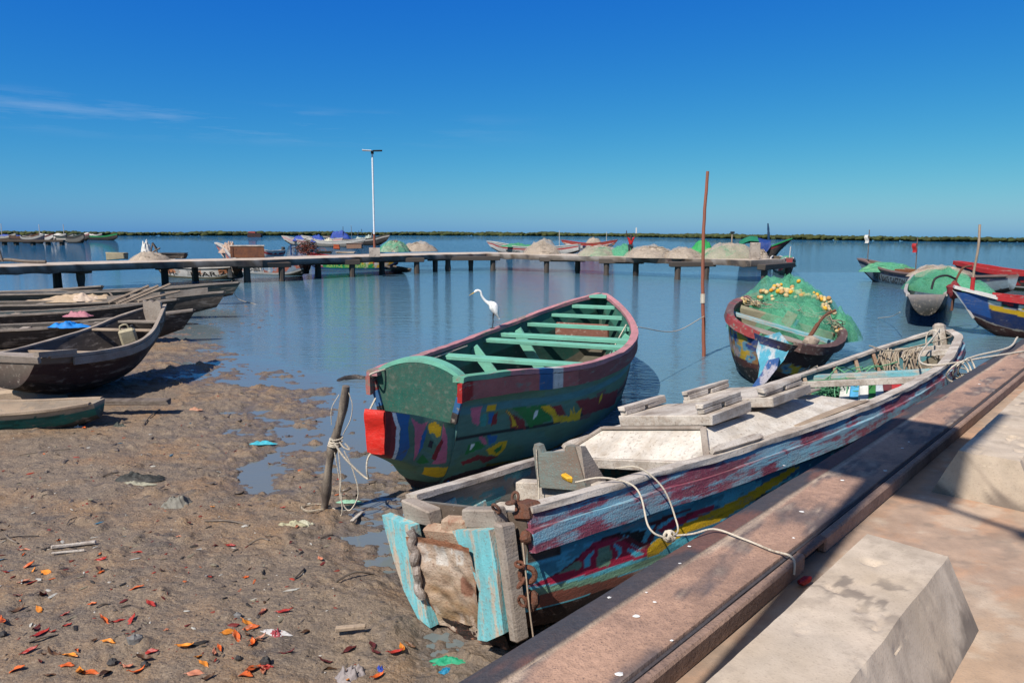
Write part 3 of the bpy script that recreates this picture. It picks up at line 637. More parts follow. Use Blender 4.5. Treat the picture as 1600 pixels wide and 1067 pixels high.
# ------------------------------------------------------------------ the green boat
Mx, Lo = frame(-1.035, 8.1, 20, 0, 1.1)
green = thing('wooden_boat', 'large green boat with maroon gunwales, green cross seats and a red tipped spur', 'boat', 'painted fishing boats near the quay', loc=Lo, M=Mx)
hg = Hull([0, .9, 1.8, 2.7, 3.6, 4.5, 5.4, 6.3, 7.2, 8.1, 9.1], [.56, .83, 1.09, 1.30, 1.41, 1.47, 1.44, 1.32, 1.05, .65, .09], [1.40, 1.31, 1.20, 1.13, 1.09, 1.07, 1.10, 1.16, 1.29, 1.45, 1.61], [.02, -.12, -.25, -.32, -.36, -.38, -.38, -.36, -.3, -.12, .4], [.33, .22, .15, .12, .12, .12, .12, .14, .2, .3, .5], th=.05, floor=.25, rake0=-.10)
GREEN_POLYS = [
    (P.pink, [(0.16,0.75),(0.35,0.74),(0.36,0.62),(0.35,0.57),(0.24,0.61)]),
    (P.yellow, [(0.44,0.74),(0.6,0.74),(0.62,0.69),(0.46,0.69)]),
    (P.teal, [(0.36,0.66),(0.47,0.68),(0.49,0.56),(0.38,0.56)]),
    (P.blue, [(0.49,0.67),(0.58,0.68),(0.6,0.58),(0.53,0.57)]),
    (P.maroon, [(0.58,0.66),(0.66,0.67),(0.67,0.56),(0.58,0.55)]),
    (P.green, [(0.93,0.69),(1.71,0.68),(1.86,0.52),(1.37,0.49),(1.24,0.56)]),
    (P.maroon, [(0.77,0.69),(0.95,0.63),(1.22,0.56),(1.29,0.48),(0.98,0.5),(0.89,0.62)]),
    (P.yellow, [(0.8,0.68),(0.97,0.61),(1.11,0.51),(1.0,0.51),(0.95,0.59)]),
    (P.white, [(1.4,0.55),(1.42,0.63),(1.48,0.64),(1.5,0.6),(1.44,0.56)]),
    (P.maroon, [(2.44,0.66),(4.54,0.55),(4.61,0.35),(2.81,0.48)]),
    (P.maroon, [(1.75,0.67),(2.02,0.66),(2.24,0.53),(1.97,0.56)]),
    (P.yellow, [(1.53,0.66),(1.71,0.68),(1.86,0.63),(1.97,0.56),(2.33,0.51),(2.33,0.59),(2.46,0.52),(2.37,0.63),(2.53,0.51),(2.68,0.57),(2.72,0.43),(1.93,0.49),(1.84,0.56)]),
    (P.yellow, [(3.43,0.6),(3.52,0.63),(3.56,0.56),(3.43,0.52)]),
    (P.maroon, [(0.18,0.26),(0.47,0.3),(0.67,0.26),(0.89,0.25),(0.64,0.2),(0.53,0.25),(0.24,0.23)]),
    (P.green, [(0.22,0.32),(0.24,0.41),(0.4,0.43),(0.57,0.36),(0.4,0.34)]),
    (P.white, [(0.27,0.35),(0.29,0.42),(0.36,0.4),(0.31,0.36)]),
    (P.pink, [(0.38,0.47),(0.49,0.46),(0.58,0.38),(0.51,0.38)]),
    (P.blue, [(0.53,0.47),(0.73,0.45),(0.73,0.4),(0.62,0.37)]),
    (P.yellow, [(0.6,0.33),(0.77,0.38),(0.97,0.39),(0.97,0.31),(0.86,0.25),(0.67,0.28)]),
    (P.green, [(0.73,0.31),(0.88,0.36),(0.88,0.3),(0.82,0.28)]),
]
SPUR_POLYS = [
    (P.pink, [(-0.65,0.93),(-0.5,0.84),(-0.4,0.93),(-0.48,0.64),(-0.5,0.26),(-0.54,0.11),(-0.59,0.75)]),
    (P.blue, [(-0.5,0.26),(-0.48,0.64),(-0.41,0.84),(-0.45,0.44)]),
    (P.yellow, [(-0.4,0.88),(-0.33,0.96),(-0.25,0.9),(-0.24,0.76),(-0.29,0.7),(-0.33,0.77),(-0.39,0.72)]),
    (P.dark, [(-0.39,0.48),(-0.36,0.62),(-0.32,0.61),(-0.33,0.48)]),
    (P.pink, [(-0.23,0.96),(-0.16,0.79),(-0.09,0.36),(-0.3,0.23),(-0.21,0.54),(-0.23,0.76)]),
    (P.maroon, [(-0.32,0.31),(-0.27,0.54),(-0.23,0.72),(-0.2,0.67),(-0.26,0.31)]),
    (P.green, [(-0.5,0.11),(-0.43,0.31),(-0.33,0.23),(-0.43,0.12)]),
    (P.yellow, [(-0.33,0.01),(-0.36,0.11),(-0.19,0.25),(0.05,0.31),(0.17,0.2)]),
    (P.maroon, [(-0.95,1.0),(-0.95,1.0),(-0.87,0.68),(-0.88,0.42),(-0.87,0.01),(-0.95,0.01)]),
    (P.white, [(-0.95,1.0),(-0.89,1.0),(-0.81,0.68),(-0.82,0.33),(-0.83,0.01),(-0.88,0.01),(-0.88,0.42),(-0.87,0.68)]),
    (P.blue, [(-0.89,1.0),(-0.67,0.98),(-0.69,0.7),(-0.64,0.37),(-0.72,0.03),(-0.83,0.01),(-0.81,0.33),(-0.8,0.68)]),
]
def green_paint(q, V, sd_, inner):
    C = np.empty(q.shape + (3,))
    if inner:
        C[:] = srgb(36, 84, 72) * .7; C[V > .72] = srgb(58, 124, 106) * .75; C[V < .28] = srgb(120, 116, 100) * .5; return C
    C[:] = srgb(94, 126, 100)
    q2, V2 = wobble(q, V, sd_, .018)
    n1 = fbm(q * 1.1, V * 5, 201, 4)
    C[n1 > .10] = srgb(92, 128, 112)
    C[(q2 > 2.7) & (V2 > .42) & (V2 < .66) & (n1 > -.14)] = srgb(124, 92, 84) * .85
    C[(V2 > .47) & (V2 < .50)] = srgb(48, 54, 54) * .7
    C[(V2 > .69) & (V2 < .76)] = srgb(86, 140, 142) * .85
    lo = .12 + .10 * np.clip(q / 3.0, 0, 1) + .02 * np.sin(q * 3)
    C[V2 < lo] = srgb(70, 46, 42)
    C[(V2 < lo + .025) & (V2 > lo) & (q > .7)] = srgb(128, 104, 24) * .8
    for col, poly in GREEN_POLYS: C[inpoly(q2, V2, poly) & (sd_ > 0)] = np.minimum(col * 1.45, .85)  # hull and motif colours brightened to offset the shade on this side
    return C
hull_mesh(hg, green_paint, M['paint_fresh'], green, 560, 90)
def loft_solid(h, paint, mat, parent, name, ns=180, nv=60):
    """a solid timber: a hull section with a lid"""
    m = MB(); S_ = np.linspace(h.L0, h.L, ns); v = np.linspace(0, 1, nv) ** 1.6
    vv = np.concatenate([v[::-1], v[1:]]); sdv = np.concatenate([-np.ones(nv), np.ones(nv - 1)])
    q, V_ = np.meshgrid(S_, vv, indexing='ij'); sg = np.broadcast_to(sdv, q.shape); G_ = h.pt(q, V_, 1); G_[..., 0] *= sg
    m.grid(G_, paint(q, V_, sg, False)); W_ = G_.shape[1]
    lid = np.stack([G_[:, 0], G_[:, -1]], 1); m.grid(lid, np.broadcast_to(paint(S_[:, None], np.ones((ns, 1)), np.ones((ns, 1)), False), lid.shape), flip=True)
    m.add(G_[0], [list(range(W_))], paint(np.full(W_, h.L0), vv, sdv, 'end'))
    return m.build(name, mat, parent, angle=40)
hsp = Hull([-1.05, -.5, -.05, .12, .22], [.115, .24, .445, .455, .40], [1.23, 1.05, .87, .82, .78], [.76, .46, .14, .10, .10], [.10, .16, .24, .27, .27])
def spur_paint(q, V, sd_, inner):
    C = np.empty(q.shape + (3,)); C[:] = srgb(94, 126, 100)
    if isinstance(inner, str): C[:] = srgb(214, 44, 34) * .9; return C
    n1 = fbm(q * 1.1, V * 5, 201, 4); C[n1 > .12] = srgb(92, 128, 112)
    q2, V2 = wobble(q, V, sd_, .014)
    C[q < -.86] = P.maroon
    for col, poly in SPUR_POLYS: C[inpoly(q2, V2, poly) & (sd_ > 0)] = np.minimum(col * 1.45, .85)  # spur motifs brightened against the shade like those on the hull
    C[q < -1.03] = srgb(200, 44, 36) * .85
    return C
loft_solid(hsp, spur_paint, M['paint_fresh'], green, 'stern_spur')
m = MB(); yy, zz = np.meshgrid(np.linspace(-.112, .112, 9), np.linspace(.77, 1.225, 16), indexing='ij')
xx = -1.062 - .02 * fbm(zz * 7, yy * 3, 33, 3) - .012 * np.cos(zz * 22) - .03 * (zz - 1)
m.grid(np.stack([yy * (.9 + .1 * np.clip((zz - .77) / .2, 0, 1)), xx, zz], -1), flip=True); m.build('spur_end', M['red'], green)
# transom with its arched head
ax = np.linspace(-1, 1, 25); arch = [(x * .545, 1.385 + .20 * (1 - x * x) ** .8) for x in ax]
low = [(.545, 1.36), (.475, 1.06), (.36, .74), (-.36, .74), (-.475, 1.06), (-.545, 1.36)]
MB().prism(arch + low, np.array([[1, 0, 0], [0, 0, 1], [0, -1, 0]]).T, np.array([0, -.085, 0]), .05).build('transom', M['mint_in'], green)
m = MB(); a2 = np.array([(x, z) for x, z in arch]); Pth = np.stack([a2[:, 0], np.full(25, -.06), a2[:, 1] + .005], 1)
Gs = np.stack([Pth + np.array([0, dy, dz]) for dy, dz in ((-.055, -.03), (-.055, .022), (.10, .022), (.10, -.03))], 1); m.grid(Gs, closed_v=True, flip=True)
b0 = m.n - 100; m.f += [[b0, b0 + 1, b0 + 2, b0 + 3], [m.n - 1, m.n - 2, m.n - 3, m.n - 4]]; m.m += [0, 0]
m.build('transom_cap', M['mint'], green)
for sd_ in (1, -1):
    m = MB(); zs_ = (1.34, 1.20, 1.02, .90); xs_ = (.575, .535, .485, .455)
    for k, c_ in enumerate((P.maroon, P.blue, (.03, .025, .025))): m.plank((sd_ * xs_[k], -.13, zs_[k]), (sd_ * xs_[k + 1], -.125, zs_[k + 1]), .075, .05, up=(0, 1, 0), ch=.004, col=c_)
    m.build('transom_edge', M['paint'], green)
# gunwales: maroon cap, and a heavier painted strake near the stern
capc = srgb(196, 136, 140) * .78; strk = srgb(172, 100, 94) * .9
def strake_col(S_):
    C = np.tile(strk, (len(S_), 1)); C[S_ > 2.3] = srgb(146, 82, 78) * .85
    C[(S_ > 1.32) & (S_ < 1.62)] = P.blue; C[(S_ > 1.62) & (S_ < 1.86)] = P.white; C[S_ < .10] = srgb(168, 34, 34) * .8; return C
def cap_col(S_):
    C = np.tile(capc, (len(S_), 1)); C[(S_ > 1.32) & (S_ < 1.62)] = P.blue * 1.1; C[(S_ > 1.62) & (S_ < 1.86)] = P.white; C[S_ < .72] = srgb(110, 176, 146) * .75; return C
for sd_ in (1, -1):
    rail(hg, sd_, -.10, 9.1, .085, .05, -.02, .045, M['paint'], green, 'gunwale_cap', 260, cap_col if sd_ > 0 else np.array(capc), .010, seed=3 + sd_)
    rail(hg, sd_, -.13, 8.9, .01, .045, -.235, -.025, M['paint'], green, 'rubbing_strake', 260, strake_col if sd_ > 0 else np.array(strk), .008, seed=9 + sd_)
MB().prism([(-.20, 8.72), (-.14, 9.05), (-.04, 9.26), (.04, 9.26), (.14, 9.05), (.20, 8.72)], np.eye(3), np.array([0, 0, 1.60]), .06).build('bow_deck', M['mint'], green)
for s_, z_, w_ in ((3.35, 1.00, .20), (5.35, .99, .20), (6.0, 1.02, .20), (7.0, 1.12, .18), (7.75, 1.25, .16), (8.35, 1.40, .14)):
    thwart(hg, s_, z_, M['mint'], green, w_, .07, .02)
# ribs below the seats, and the bottom boards
for s_ in (2.3, 4.7, 6.5):
    for sd_ in (1, -1):
        v = np.linspace(.30, .95, 4); Pp = hg.pt(np.full(4, s_), v, 1, True); xo = Pp[-1, 0] - .05
        MB().plank((sd_ * xo, s_, Pp[-1, 2] - .06), (sd_ * xo * .38, s_ - .12, .03), .20, .05, up=(0, 1, .1), jit=.006).build('rib', M['mint'], green)
for k in range(7):
    x = -.78 + .26 * k
    MB().plank((x * .9, 1.3 if abs(x) < .5 else 2.3, .05 + .02 * (k % 2)), (x, 6.6 if abs(x) < .6 else 5.6, .0 + .02 * (k % 2)), .22, .035, jit=.012).build('floor_board', M['greywood'], green)
MB().box((.0, 7.35, .93), (1.15, .05, .42), None, .01, jit=.01).build('bulkhead', surf('brown_bulkhead', col=(.20, .085, .06), wear=.3, dirt=.3), green)
MB().tube(curve3([(1.02, 6.9, 1.22), (.88, 6.2, .75), (.95, 5.6, .62), (1.0, 5.0, .72)], 10), .013, 5).build('rope_end', M['rope'], green)
MB().tube(curve3([hg.side(x_, -.11, -.05, -1) for x_ in (.6, 1.8, 3.2, 4.4)], 8), .012, 5).build('side_line', M['rope'], green)
MB().tube(curve3([(-.56, -.13, 1.35), (-.50, -.3, 1.42), (-.42, -.1, 1.45), (-.5, .1, 1.43)], 8), .012, 5).build('rope_loop', M['rope'], green)
MB().tube([(-.50, -.2, 1.12), (-.42, -.55, .98)], .012, 5).build('spur_lashing', M['rope'], green)

# ------------------------------------------------------------------ the white and blue boat moored along the quay
Mx, Lo = frame(-.45, 4.95, 43.5, 11, .85)
white = thing('wooden_boat', 'weathered white and blue boat with hatches moored along the rusty quay edge', 'boat', 'painted fishing boats near the quay', loc=Lo, M=Mx)
hw = Hull([.15,.5,1,1.5,2,3,4,5,6,7,8,9,10,11,12,13,13.9],[.66,.70,.75,.80,.87,.97,1.08,1.15,1.20,1.20,1.16,1.10,1.0,.86,.71,.52,.14],[1.0,.98,.95,.93,.90,.86,.83,.81,.80,.79,.78,.78,.80,.84,.88,.92,1.0],[.12,.08,.03,-.03,-.08,-.16,-.22,-.25,-.27,-.28,-.27,-.25,-.2,-.1,.02,.2,.45],[.16,.09,.075,.07,.07,.07,.08,.09,.10,.12,.12,.12,.13,.15,.2,.27,.4],th=.06,floor=.10)
WHITE_POLYS = [
    (P.crimson, [(0.14,0.42),(0.42,0.46),(0.64,0.57),(0.78,0.63),(1.0,0.62),(1.14,0.53),(1.28,0.44),(1.36,0.44),(1.36,0.36),(1.25,0.36),(1.03,0.37),(0.72,0.38),(0.42,0.38)]),
    (P.dkred, [(0.25,0.43),(0.42,0.47),(0.64,0.56),(0.58,0.52),(0.45,0.46)]),
    (P.palegreen, [(0.42,0.46),(0.58,0.52),(0.64,0.48),(0.61,0.44)]),
    (P.cyan, [(0.64,0.45),(0.67,0.53),(0.78,0.56),(0.72,0.5),(0.72,0.43)]),
    (P.palegreen, [(0.78,0.43),(0.81,0.56),(0.92,0.56),(0.97,0.48),(0.92,0.39),(0.81,0.41)]),
    (P.cyan, [(1.0,0.41),(1.03,0.47),(0.97,0.57),(1.06,0.51),(1.06,0.46)]),
    (P.cyan, [(1.14,0.49),(1.34,0.38),(1.23,0.38),(1.11,0.47)]),
    (P.dkred, [(0.84,0.63),(1.0,0.64),(1.23,0.54),(1.34,0.48),(1.48,0.61),(1.5,0.58),(1.39,0.42),(1.25,0.47),(1.0,0.61)]),
    (P.black, [(0.97,0.65),(1.23,0.61),(1.36,0.58),(1.28,0.49),(1.14,0.59)]),
    (P.brown, [(0.14,0.33),(0.42,0.32),(0.84,0.28),(1.28,0.26),(1.53,0.26),(1.56,0.18),(1.2,0.18),(0.64,0.21),(0.22,0.21)]),
    (P.palegreen, [(0.11,0.4),(0.42,0.37),(0.84,0.33),(1.25,0.33),(1.62,0.33),(1.64,0.27),(1.28,0.27),(0.84,0.28),(0.42,0.32),(0.14,0.33)]),
    (P.ochre, [(1.36,0.42),(1.48,0.48),(1.84,0.54),(2.23,0.57),(2.73,0.61),(2.73,0.51),(2.31,0.46),(1.98,0.46),(1.73,0.43),(1.5,0.35),(1.36,0.35)]),
    (P.crimson, [(1.5,0.55),(1.7,0.61),(2.26,0.63),(2.23,0.58),(1.84,0.55),(1.53,0.52)]),
    (P.cyan, [(1.5,0.56),(1.64,0.63),(1.7,0.61),(1.59,0.57)]),
    (P.dkred, [(1.36,0.63),(1.7,0.66),(2.03,0.66),(1.7,0.63),(1.5,0.59)]),
    (P.ochre, [(2.73,0.61),(3.54,0.71),(3.73,0.69),(3.37,0.61),(2.73,0.51)]),
]
def white_paint(q, V, sd_, inner):
    C = np.empty(q.shape + (3,))
    if inner:
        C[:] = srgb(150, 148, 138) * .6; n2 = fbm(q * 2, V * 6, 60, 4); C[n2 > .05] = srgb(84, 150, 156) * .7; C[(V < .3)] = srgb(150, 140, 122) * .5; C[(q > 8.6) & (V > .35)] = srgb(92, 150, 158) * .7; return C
    q2, V2 = wobble(q, V, sd_, .012)
    C[:] = srgb(98, 192, 208)
    n1 = fbm(q * 1.5, V * 6, 77, 4); far = q > 2.9
    C[(n1 > .12) & (q > 1.6)] = srgb(52, 124, 160) * .9
    C[far & (n1 < -.15)] = srgb(44, 110, 120) * .8
    C[V2 < .20] = srgb(66, 44, 38) * .6
    C[(q < .45) & (V > .6)] = srgb(120, 104, 90) * .55
    for col, poly in WHITE_POLYS: C[inpoly(q2, V2, poly) & (sd_ > 0)] = np.minimum(np.array(col) * 1.45, .85)  # hull side and motifs painted brighter, standing in for sunlight on them
    C[(n1 < -.22) & (V2 > .30) & (V2 < .7)] *= .6
    return C
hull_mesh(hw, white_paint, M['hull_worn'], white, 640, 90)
def rubcol(S_):
    C = np.tile(srgb(120, 150, 164) * .62, (len(S_), 1)); n = fbm(S_ * 1.7, S_ * 0 + 3, 66, 4); n2 = fbm(S_ * 5, S_ * 0 + 8, 67, 4)
    C[n > -.06] = srgb(150, 72, 92) * .66; C[(n2 > .16)] = srgb(110, 160, 178) * .7; C[S_ > 8] = srgb(168, 150, 146) * .62; return C
for sd_ in (1, -1):
    rail(hw, sd_, .17, 13.8, .11, .045, .005, .05, M['whitewood'], white, 'gunwale_cap', 280, None, .010, seed=21 + sd_)
    rail(hw, sd_, .15, 13.75, .0, .030, -.095, .003, M['rub'], white, 'gunwale_strake', 300, None, .008, seed=25 + sd_)
    rail(hw, sd_, .13, 13.6, .0, .058, -.255, -.100, M['rub'], white, 'rubbing_strake', 300, None, .010, seed=29 + sd_)
# blunt bow: recessed stained trunk between two cyan cheek boards
m = MB(); u = np.linspace(-1, 1, 33); z = np.linspace(0, 1, 40); U, Zz = np.meshgrid(u, z, indexing='ij')
hwid = .30 + .07 * Zz; Xf = -.07 + U * hwid; Yf = .07 - .10 * Zz - .055 * np.abs(U) ** 2.2 + .030 * fbm(U * 3, Zz * 6, 13, 4) + .10 * np.clip(.25 - Zz, 0, 1); Zf = .10 + .70 * Zz - .05 * (1 - U ** 2) * (1 - Zz)
tn = fbm(U * 1.2 + 4, Zz * 7, 17, 4); tn2 = fbm(U * 5, Zz * 5, 18, 4); Ct = np.empty(Xf.shape + (3,)); Ct[:] = (.44, .33, .235); Ct += tn[..., None] * .30
Ct[(tn2 > .10) & (Zz > .72)] = (.62, .58, .52); Ct[(Zz < .24) & (tn2 > -.12)] = (.55, .43, .33); Ct[(np.abs(U) > .82) & (tn2 > .0)] = (.30, .11, .05); Ct[(Zz > .93)] = (.30, .12, .06); Ct[((U - .55) ** 2 + ((Zz - .55) * 2) ** 2) < .05] = (.25, .11, .07)
m.grid(np.stack([Xf, Yf, Zf], -1), np.clip(Ct, .05, .7)); m.build('bow_trunk', surf('stained_trunk', wear=.3, wearcol=(.20, .13, .085), dirt=.45, bump=1.0, grain=(5, 5, 9), sharp=.6, dirtcol=(.17, .075, .04)), white, angle=180)
m = MB(); 
Xk, Zk = np.meshgrid(np.linspace(-.42, .30, 30), np.linspace(-.02, .16, 12), indexing='ij')
m.grid(np.stack([Xk, 0.14 - .10 * np.sqrt(np.clip(1 - ((Xk + .06) / .40) ** 2, 0, 1)) + .03 * fbm(Xk * 11, Zk * 22, 15, 4) + (.16 - Zk) * .4, Zk], -1))
m.build('bow_foot', surf('blackish_foot_wood', col=(.035, .026, .022), wear=.35, wearcol=(.30, .16, .10), dirt=.5, bump=1, grain=(9, 9, 22), dirtcol=(.22, .07, .04)), white, angle=180)  # near-black foot of the bow with reddish blotches
def cheek(pts, name, mat):
    MB().prism(pts, np.array([[1, 0, 0], [0, 0, 1], [0, -1, 0]]).T, np.array([0, .0, 0]), .085).build(name, mat, white)
cheek([(-.76, .93), (-.40, .87), (-.385, .72), (-.40, .58), (-.39, .42), (-.36, .28), (-.33, .10), (-.47, .15), (-.60, .34), (-.68, .56), (-.74, .80)], 'cheek_board', M['cyan'])
cheek([(.09, .885), (.48, .93), (.50, .70), (.49, .50), (.485, .22), (.30, .13), (.20, .12), (.24, .30), (.29, .48), (.235, .66), (.14, .80)], 'cheek_board', M['cyan'])
MB().box((.535, .05, .56), (.085, .12, .80), None, .015, jit=.01).build('corner_post', M['greywood'], white)
m = MB(); z = np.linspace(.33, .86, 26); m.tube(np.stack([-.37 + .012 * np.sin(z * 40), -.065 + .01 * np.cos(z * 55), z], 1), .034 + .010 * fbm(z * 14, z * 0, 3, 3), 9); m.build('lead_strip', M['lead'], white)
# head beams and blocks across the bow
for a, b, w_, t_, mt in [((-.60, .10, .95), (-.25, .10, .92), .10, .15, 'greywood_x'), ((-.10, .06, .88), (.17, .06, .90), .11, .13, 'rustwood'), ((.12, .09, .95), (.50, .09, .98), .12, .15, 'greywood_x'), ((-.30, .05, .80), (.28, .05, .82), .09, .12, 'rustwood')]:
    MB().plank(a, b, w_, t_, jit=.012, ch=.012).build('head_timber', M[mt], white)
MB().box((.62, .22, 1.0), (.16, .18, .12), None, .02, jit=.012).build('corner_chock', M['rust'], white)
# rusty shackle and chain
def ring(m, c, r_, th_, Mr=None, n=18, el=1.0):
    a = np.linspace(0, 2 * math.pi, n, endpoint=False); P_ = np.stack([np.cos(a) * r_, 0 * a, np.sin(a) * r_ * el], 1)
    if Mr is not None: P_ = P_ @ np.asarray(Mr).T
    P_ = np.concatenate([P_, P_[:2]]); m.tube(P_ + np.asarray(c), th_, 7)
def rot(ax, a):
    return np.array(Matrix.Rotation(a, 3, ax))
ch = thing('rusty_chain', 'short rusty chain and shackle hanging on the bow of the white boat', 'chain', loc=Lo, M=Mx)
for k in range(7):
    m = MB(); t_ = k / 6; c = (.50 + .10 * math.sin(k), 0.13 + .06 * k - .1, 1.06 + .03 * (k % 2)) if k < 4 else (.665, .06 - .01 * k, .70 - .12 * (k - 4))
    ring(m, c, .027, .011, rot('Z', k * 1.1) @ rot('X', .5 + k), el=1.4); m.build('chain_link', M['rust'], ch)
m = MB(); ring(m, (.685, .06, .62), .05, .02, rot('Z', .6)); m.build('ring_bolt', M['rust'], ch)
m = MB(); m.ellip((.68, .10, .86), (.045, .045, .05), 9, 7, noise=.05); m.build('bolt_head', M['rust'], ch)
MB().ellip((.67, .08, .44), (.06, .05, .07), 9, 7, noise=.1).build('bolt_head', M['rust'], ch)
MB().tube(curve3([(.69, .05, .84), (.70, .03, .62), (.70, .02, .40), (.70, .02, .22), (.70, .02, .05)], 6), .007, 5).build('hanging_cord', M['tanwood'], ch)
# the open forward well: bench, beam, yoke
MB().plank((-.62, .98, .70), (.66, 1.05, .78), .30, .06, jit=.01, ch=.012).build('bench', M['whitewood'], white)
MB().plank((-.60, .84, .60), (.62, .84, .66), .05, .17, jit=.008).build('bench_front', M['whitewood'], white)
MB().plank((-.74, 1.50, .75), (.76, 1.50, .80), .12, .15, jit=.008).build('cross_beam', M['whitewood'], white)
MB().plank((-.52, .45, .36), (.50, .45, .40), .5, .04, jit=.01).build('well_floor', M['greywood_x'], white)
MB().prism([(-.36, .82), (.20, .82), (.165, 1.02), (.13, 1.20), (.04, 1.205), (.01, 1.145), (-.26, 1.135), (-.28, 1.20), (-.33, 1.215), (-.355, 1.17)], np.array([[1, 0, 0], [0, 0, 1], [0, -1, 0]]).T, np.array([0, 1.40, 0]), .07).build('yoke', surf('yoke_wood', col=(.20, .15, .115), wear=.45, wearcol=(.17, .12, .09), dirt=.4, bump=.6, grain=(3, 12, 12), sharp=.5, dirtcol=(.12, .30, .30)), white)
MB().prism([(0, .80), (.30, .80), (.06, 1.19), (0, 1.20)], np.array([[0, 1, 0], [0, 0, 1], [1, 0, 0]]).T, np.array([.16, 1.38, 0]), .06).build('yoke_knee', M['greywood'], white)
MB().tube(curve3([(-.30, 1.35, 1.17), (-.32, 1.35, 1.0), (-.33, 1.35, .85), (-.31, 1.30, .70)], 6), .006, 5).build('yoke_cord', M['rope'], white)
for s_, z_ in ((.30, .78), (.62, .66)):
    MB().plank((-.60, s_, z_), (-.66, s_ + .35, z_ + .02), .05, .20, jit=.01).build('side_frame', M['cyan_x'], white)
# deck house: low hipped deck with two hatches
zt, zb = 1.10, .885
A_ = lambda x, y, z: np.array([x, y, z])
xl = lambda y: float(hw.b(y)) - .03
def quadface(m, a, b, c, d, nu=18, nv=8): 
    u = np.linspace(0, 1, nu)[:, None, None]; v = np.linspace(0, 1, nv)[None, :, None]
    G_ = (a * (1 - u) + b * u) * (1 - v) + (d * (1 - u) + c * u) * v; G_[..., 2] += .004 * fbm(G_[..., 0] * 5, G_[..., 1] * 5, 19, 3); m.grid(G_)
f0, f1, r0, r1 = 2.26, 2.66, 5.8, 5.3
zf = lambda y: float(hw.z(y)) + .0
m = MB(); a, b = A_(-xl(f0), f0, zf(f0)), A_(xl(f0), f0, zf(f0)); c, d = A_(.62, f1, zt), A_(-.30 - .25, f1, zt)
quadface(m, a, b, c, d); m.build('deck_front', M['whitedeck'], white, angle=180)
m = MB(); ysr = np.linspace(0, 1, 40)
E0 = np.stack([[xl(f0 + (r0 - f0) * t_), f0 + (r0 - f0) * t_, zf(f0 + (r0 - f0) * t_) + .0] for t_ in ysr]); E1 = np.stack([[.62, f1 + (r1 - f1) * t_, zt - .10 * t_] for t_ in ysr]); E2 = E1 * np.array([0, 1, 1]) + np.array([-.55, 0, 0]); E3 = E0 * np.array([-1, 1, 1])
m.grid(np.stack([E0, E0 * .66 + E1 * .34, E0 * .33 + E1 * .67, E1], 1), flip=True); m.grid(np.stack([E1, E1 * .5 + E2 * .5, E2], 1), flip=True); m.grid(np.stack([E2, E3], 1), flip=True)
m.build('deck', M['whitedeck'], white, angle=12)
m = MB(); quadface(m, E3[-1], E2[-1], E1[-1], E0[-1]); m.build('deck_rear', M['whitedeck'], white)
MB().plank(a - A_(0, .03, .045), b - A_(0, .03, .045), .05, .10, jit=.004).build('deck_beam', M['whitewood'], white)
MB().plank(b + A_(-.02, 0, .015), c + A_(0, 0, .012), .06, .03).build('hip_batten', M['greywood'], white); MB().plank(a + A_(.02, 0, .015), d + A_(0, 0, .012), .06, .03).build('hip_batten', M['greywood'], white)
MB().plank(d + A_(0, -.01, .012), c + A_(0, -.01, .012), .06, .03).build('hip_batten', M['greywood'], white)
def hatch(x0, x1, y0, y1, z):
    root = MB().box(((x0 + x1) / 2, (y0 + y1) / 2, z), (x1 - x0, y1 - y0, .095), None, .008, jit=.006).build('hatch', M['whitewood'], white)
    for x_ in (x0 + .05, x1 - .12):
        for ya, yb, zz in ((y0 + .02, y0 + (y1 - y0) * .46, .035), (y0 + (y1 - y0) * .54, y1 - .02, .035), (y0 + .0, y1 - .03, .082)):
            MB().box((x_, (ya + yb) / 2, z + .048 + zz), (.075, yb - ya, .05 if zz < .05 else .042), None, .006, jit=.004).build('hatch_rail', M['whitewood'], root)
    for k in range(1, 4):
        MB().box((x0 + (x1 - x0) * k / 4, (y0 + y1) / 2, z + .049), (.006, (y1 - y0) * .98, .003), None, .0005).build('plank_seam', M['greywood'], root)
hatch(-.36, .70, 2.70, 3.52, zt + .07); hatch(-.24, .82, 3.75, 4.75, zt + .055)
MB().box((.60, 5.1, zt - .03), (.22, .4, .02), None, .004).build('deck_patch', M['greywood'], white)
for sd_, a, b in ((1, 2.30, 3.1), (-1, 2.40, 3.25)):
    Pq = [hw.side(q_s, -.02, .085, sd_) for q_s in np.linspace(a, b, 8)]
    m = MB(); m.tube(Pq, [.03] + [.045] * 6 + [.03], 4); m.build('toe_rail', M['whitewood'], white)
MB().plank(hw.side(3.9, -.16, .06), hw.side(5.6, -.13, .06), .16, .02, jit=.01).build('tan_board', M['tanwood'], white)
# open after part
for s_, z_, w_, mt in ((8.55, .70, .13, 'whitewood'), (9.45, .70, .16, 'cyan_x'), (11.9, .76, .14, 'whitewood'), (12.6, .78, .12, 'whitewood')):
    thwart(hw, s_, z_, M[mt], white, w_, .10, .04)
for s_ in (9.0, 10.1, 10.9, 11.6):
    for sd_ in (1, -1):
        v = np.linspace(.05, .98, 8); Pp = hw.pt(np.full(8, s_), v, 1, True); Pp[:, 0] = sd_ * (Pp[:, 0] - .03); MB().tube(Pp, .045, 4).build('rib', M['rustwood'] if sd_ < 0 else M['cyan_x'], white)
MB().box((0, 13.72, .80), (.20, .30, .78), None, .05, jit=.02).build('stern_post', M['whitewood'], white)
MB().plank((-.34, 10.6, .05), (-.30, 8.9, .10), .30, .03).build('bottom_board', M['greywood'], white)
for x_, c_ in ((-.42, P.white), (-.24, srgb(70, 150, 190)), (-.06, P.white), (.10, P.green), (.24, srgb(190, 200, 205) * .8), (.38, P.dkred), (.52, P.red)):
    MB().box((x_, 9.0 - .5 * x_, .50), (.14, .85, .03), rot('X', .30) @ rot('Z', .25), .006, c_, jit=.012).build('painted_board', M['paint_far'], white)
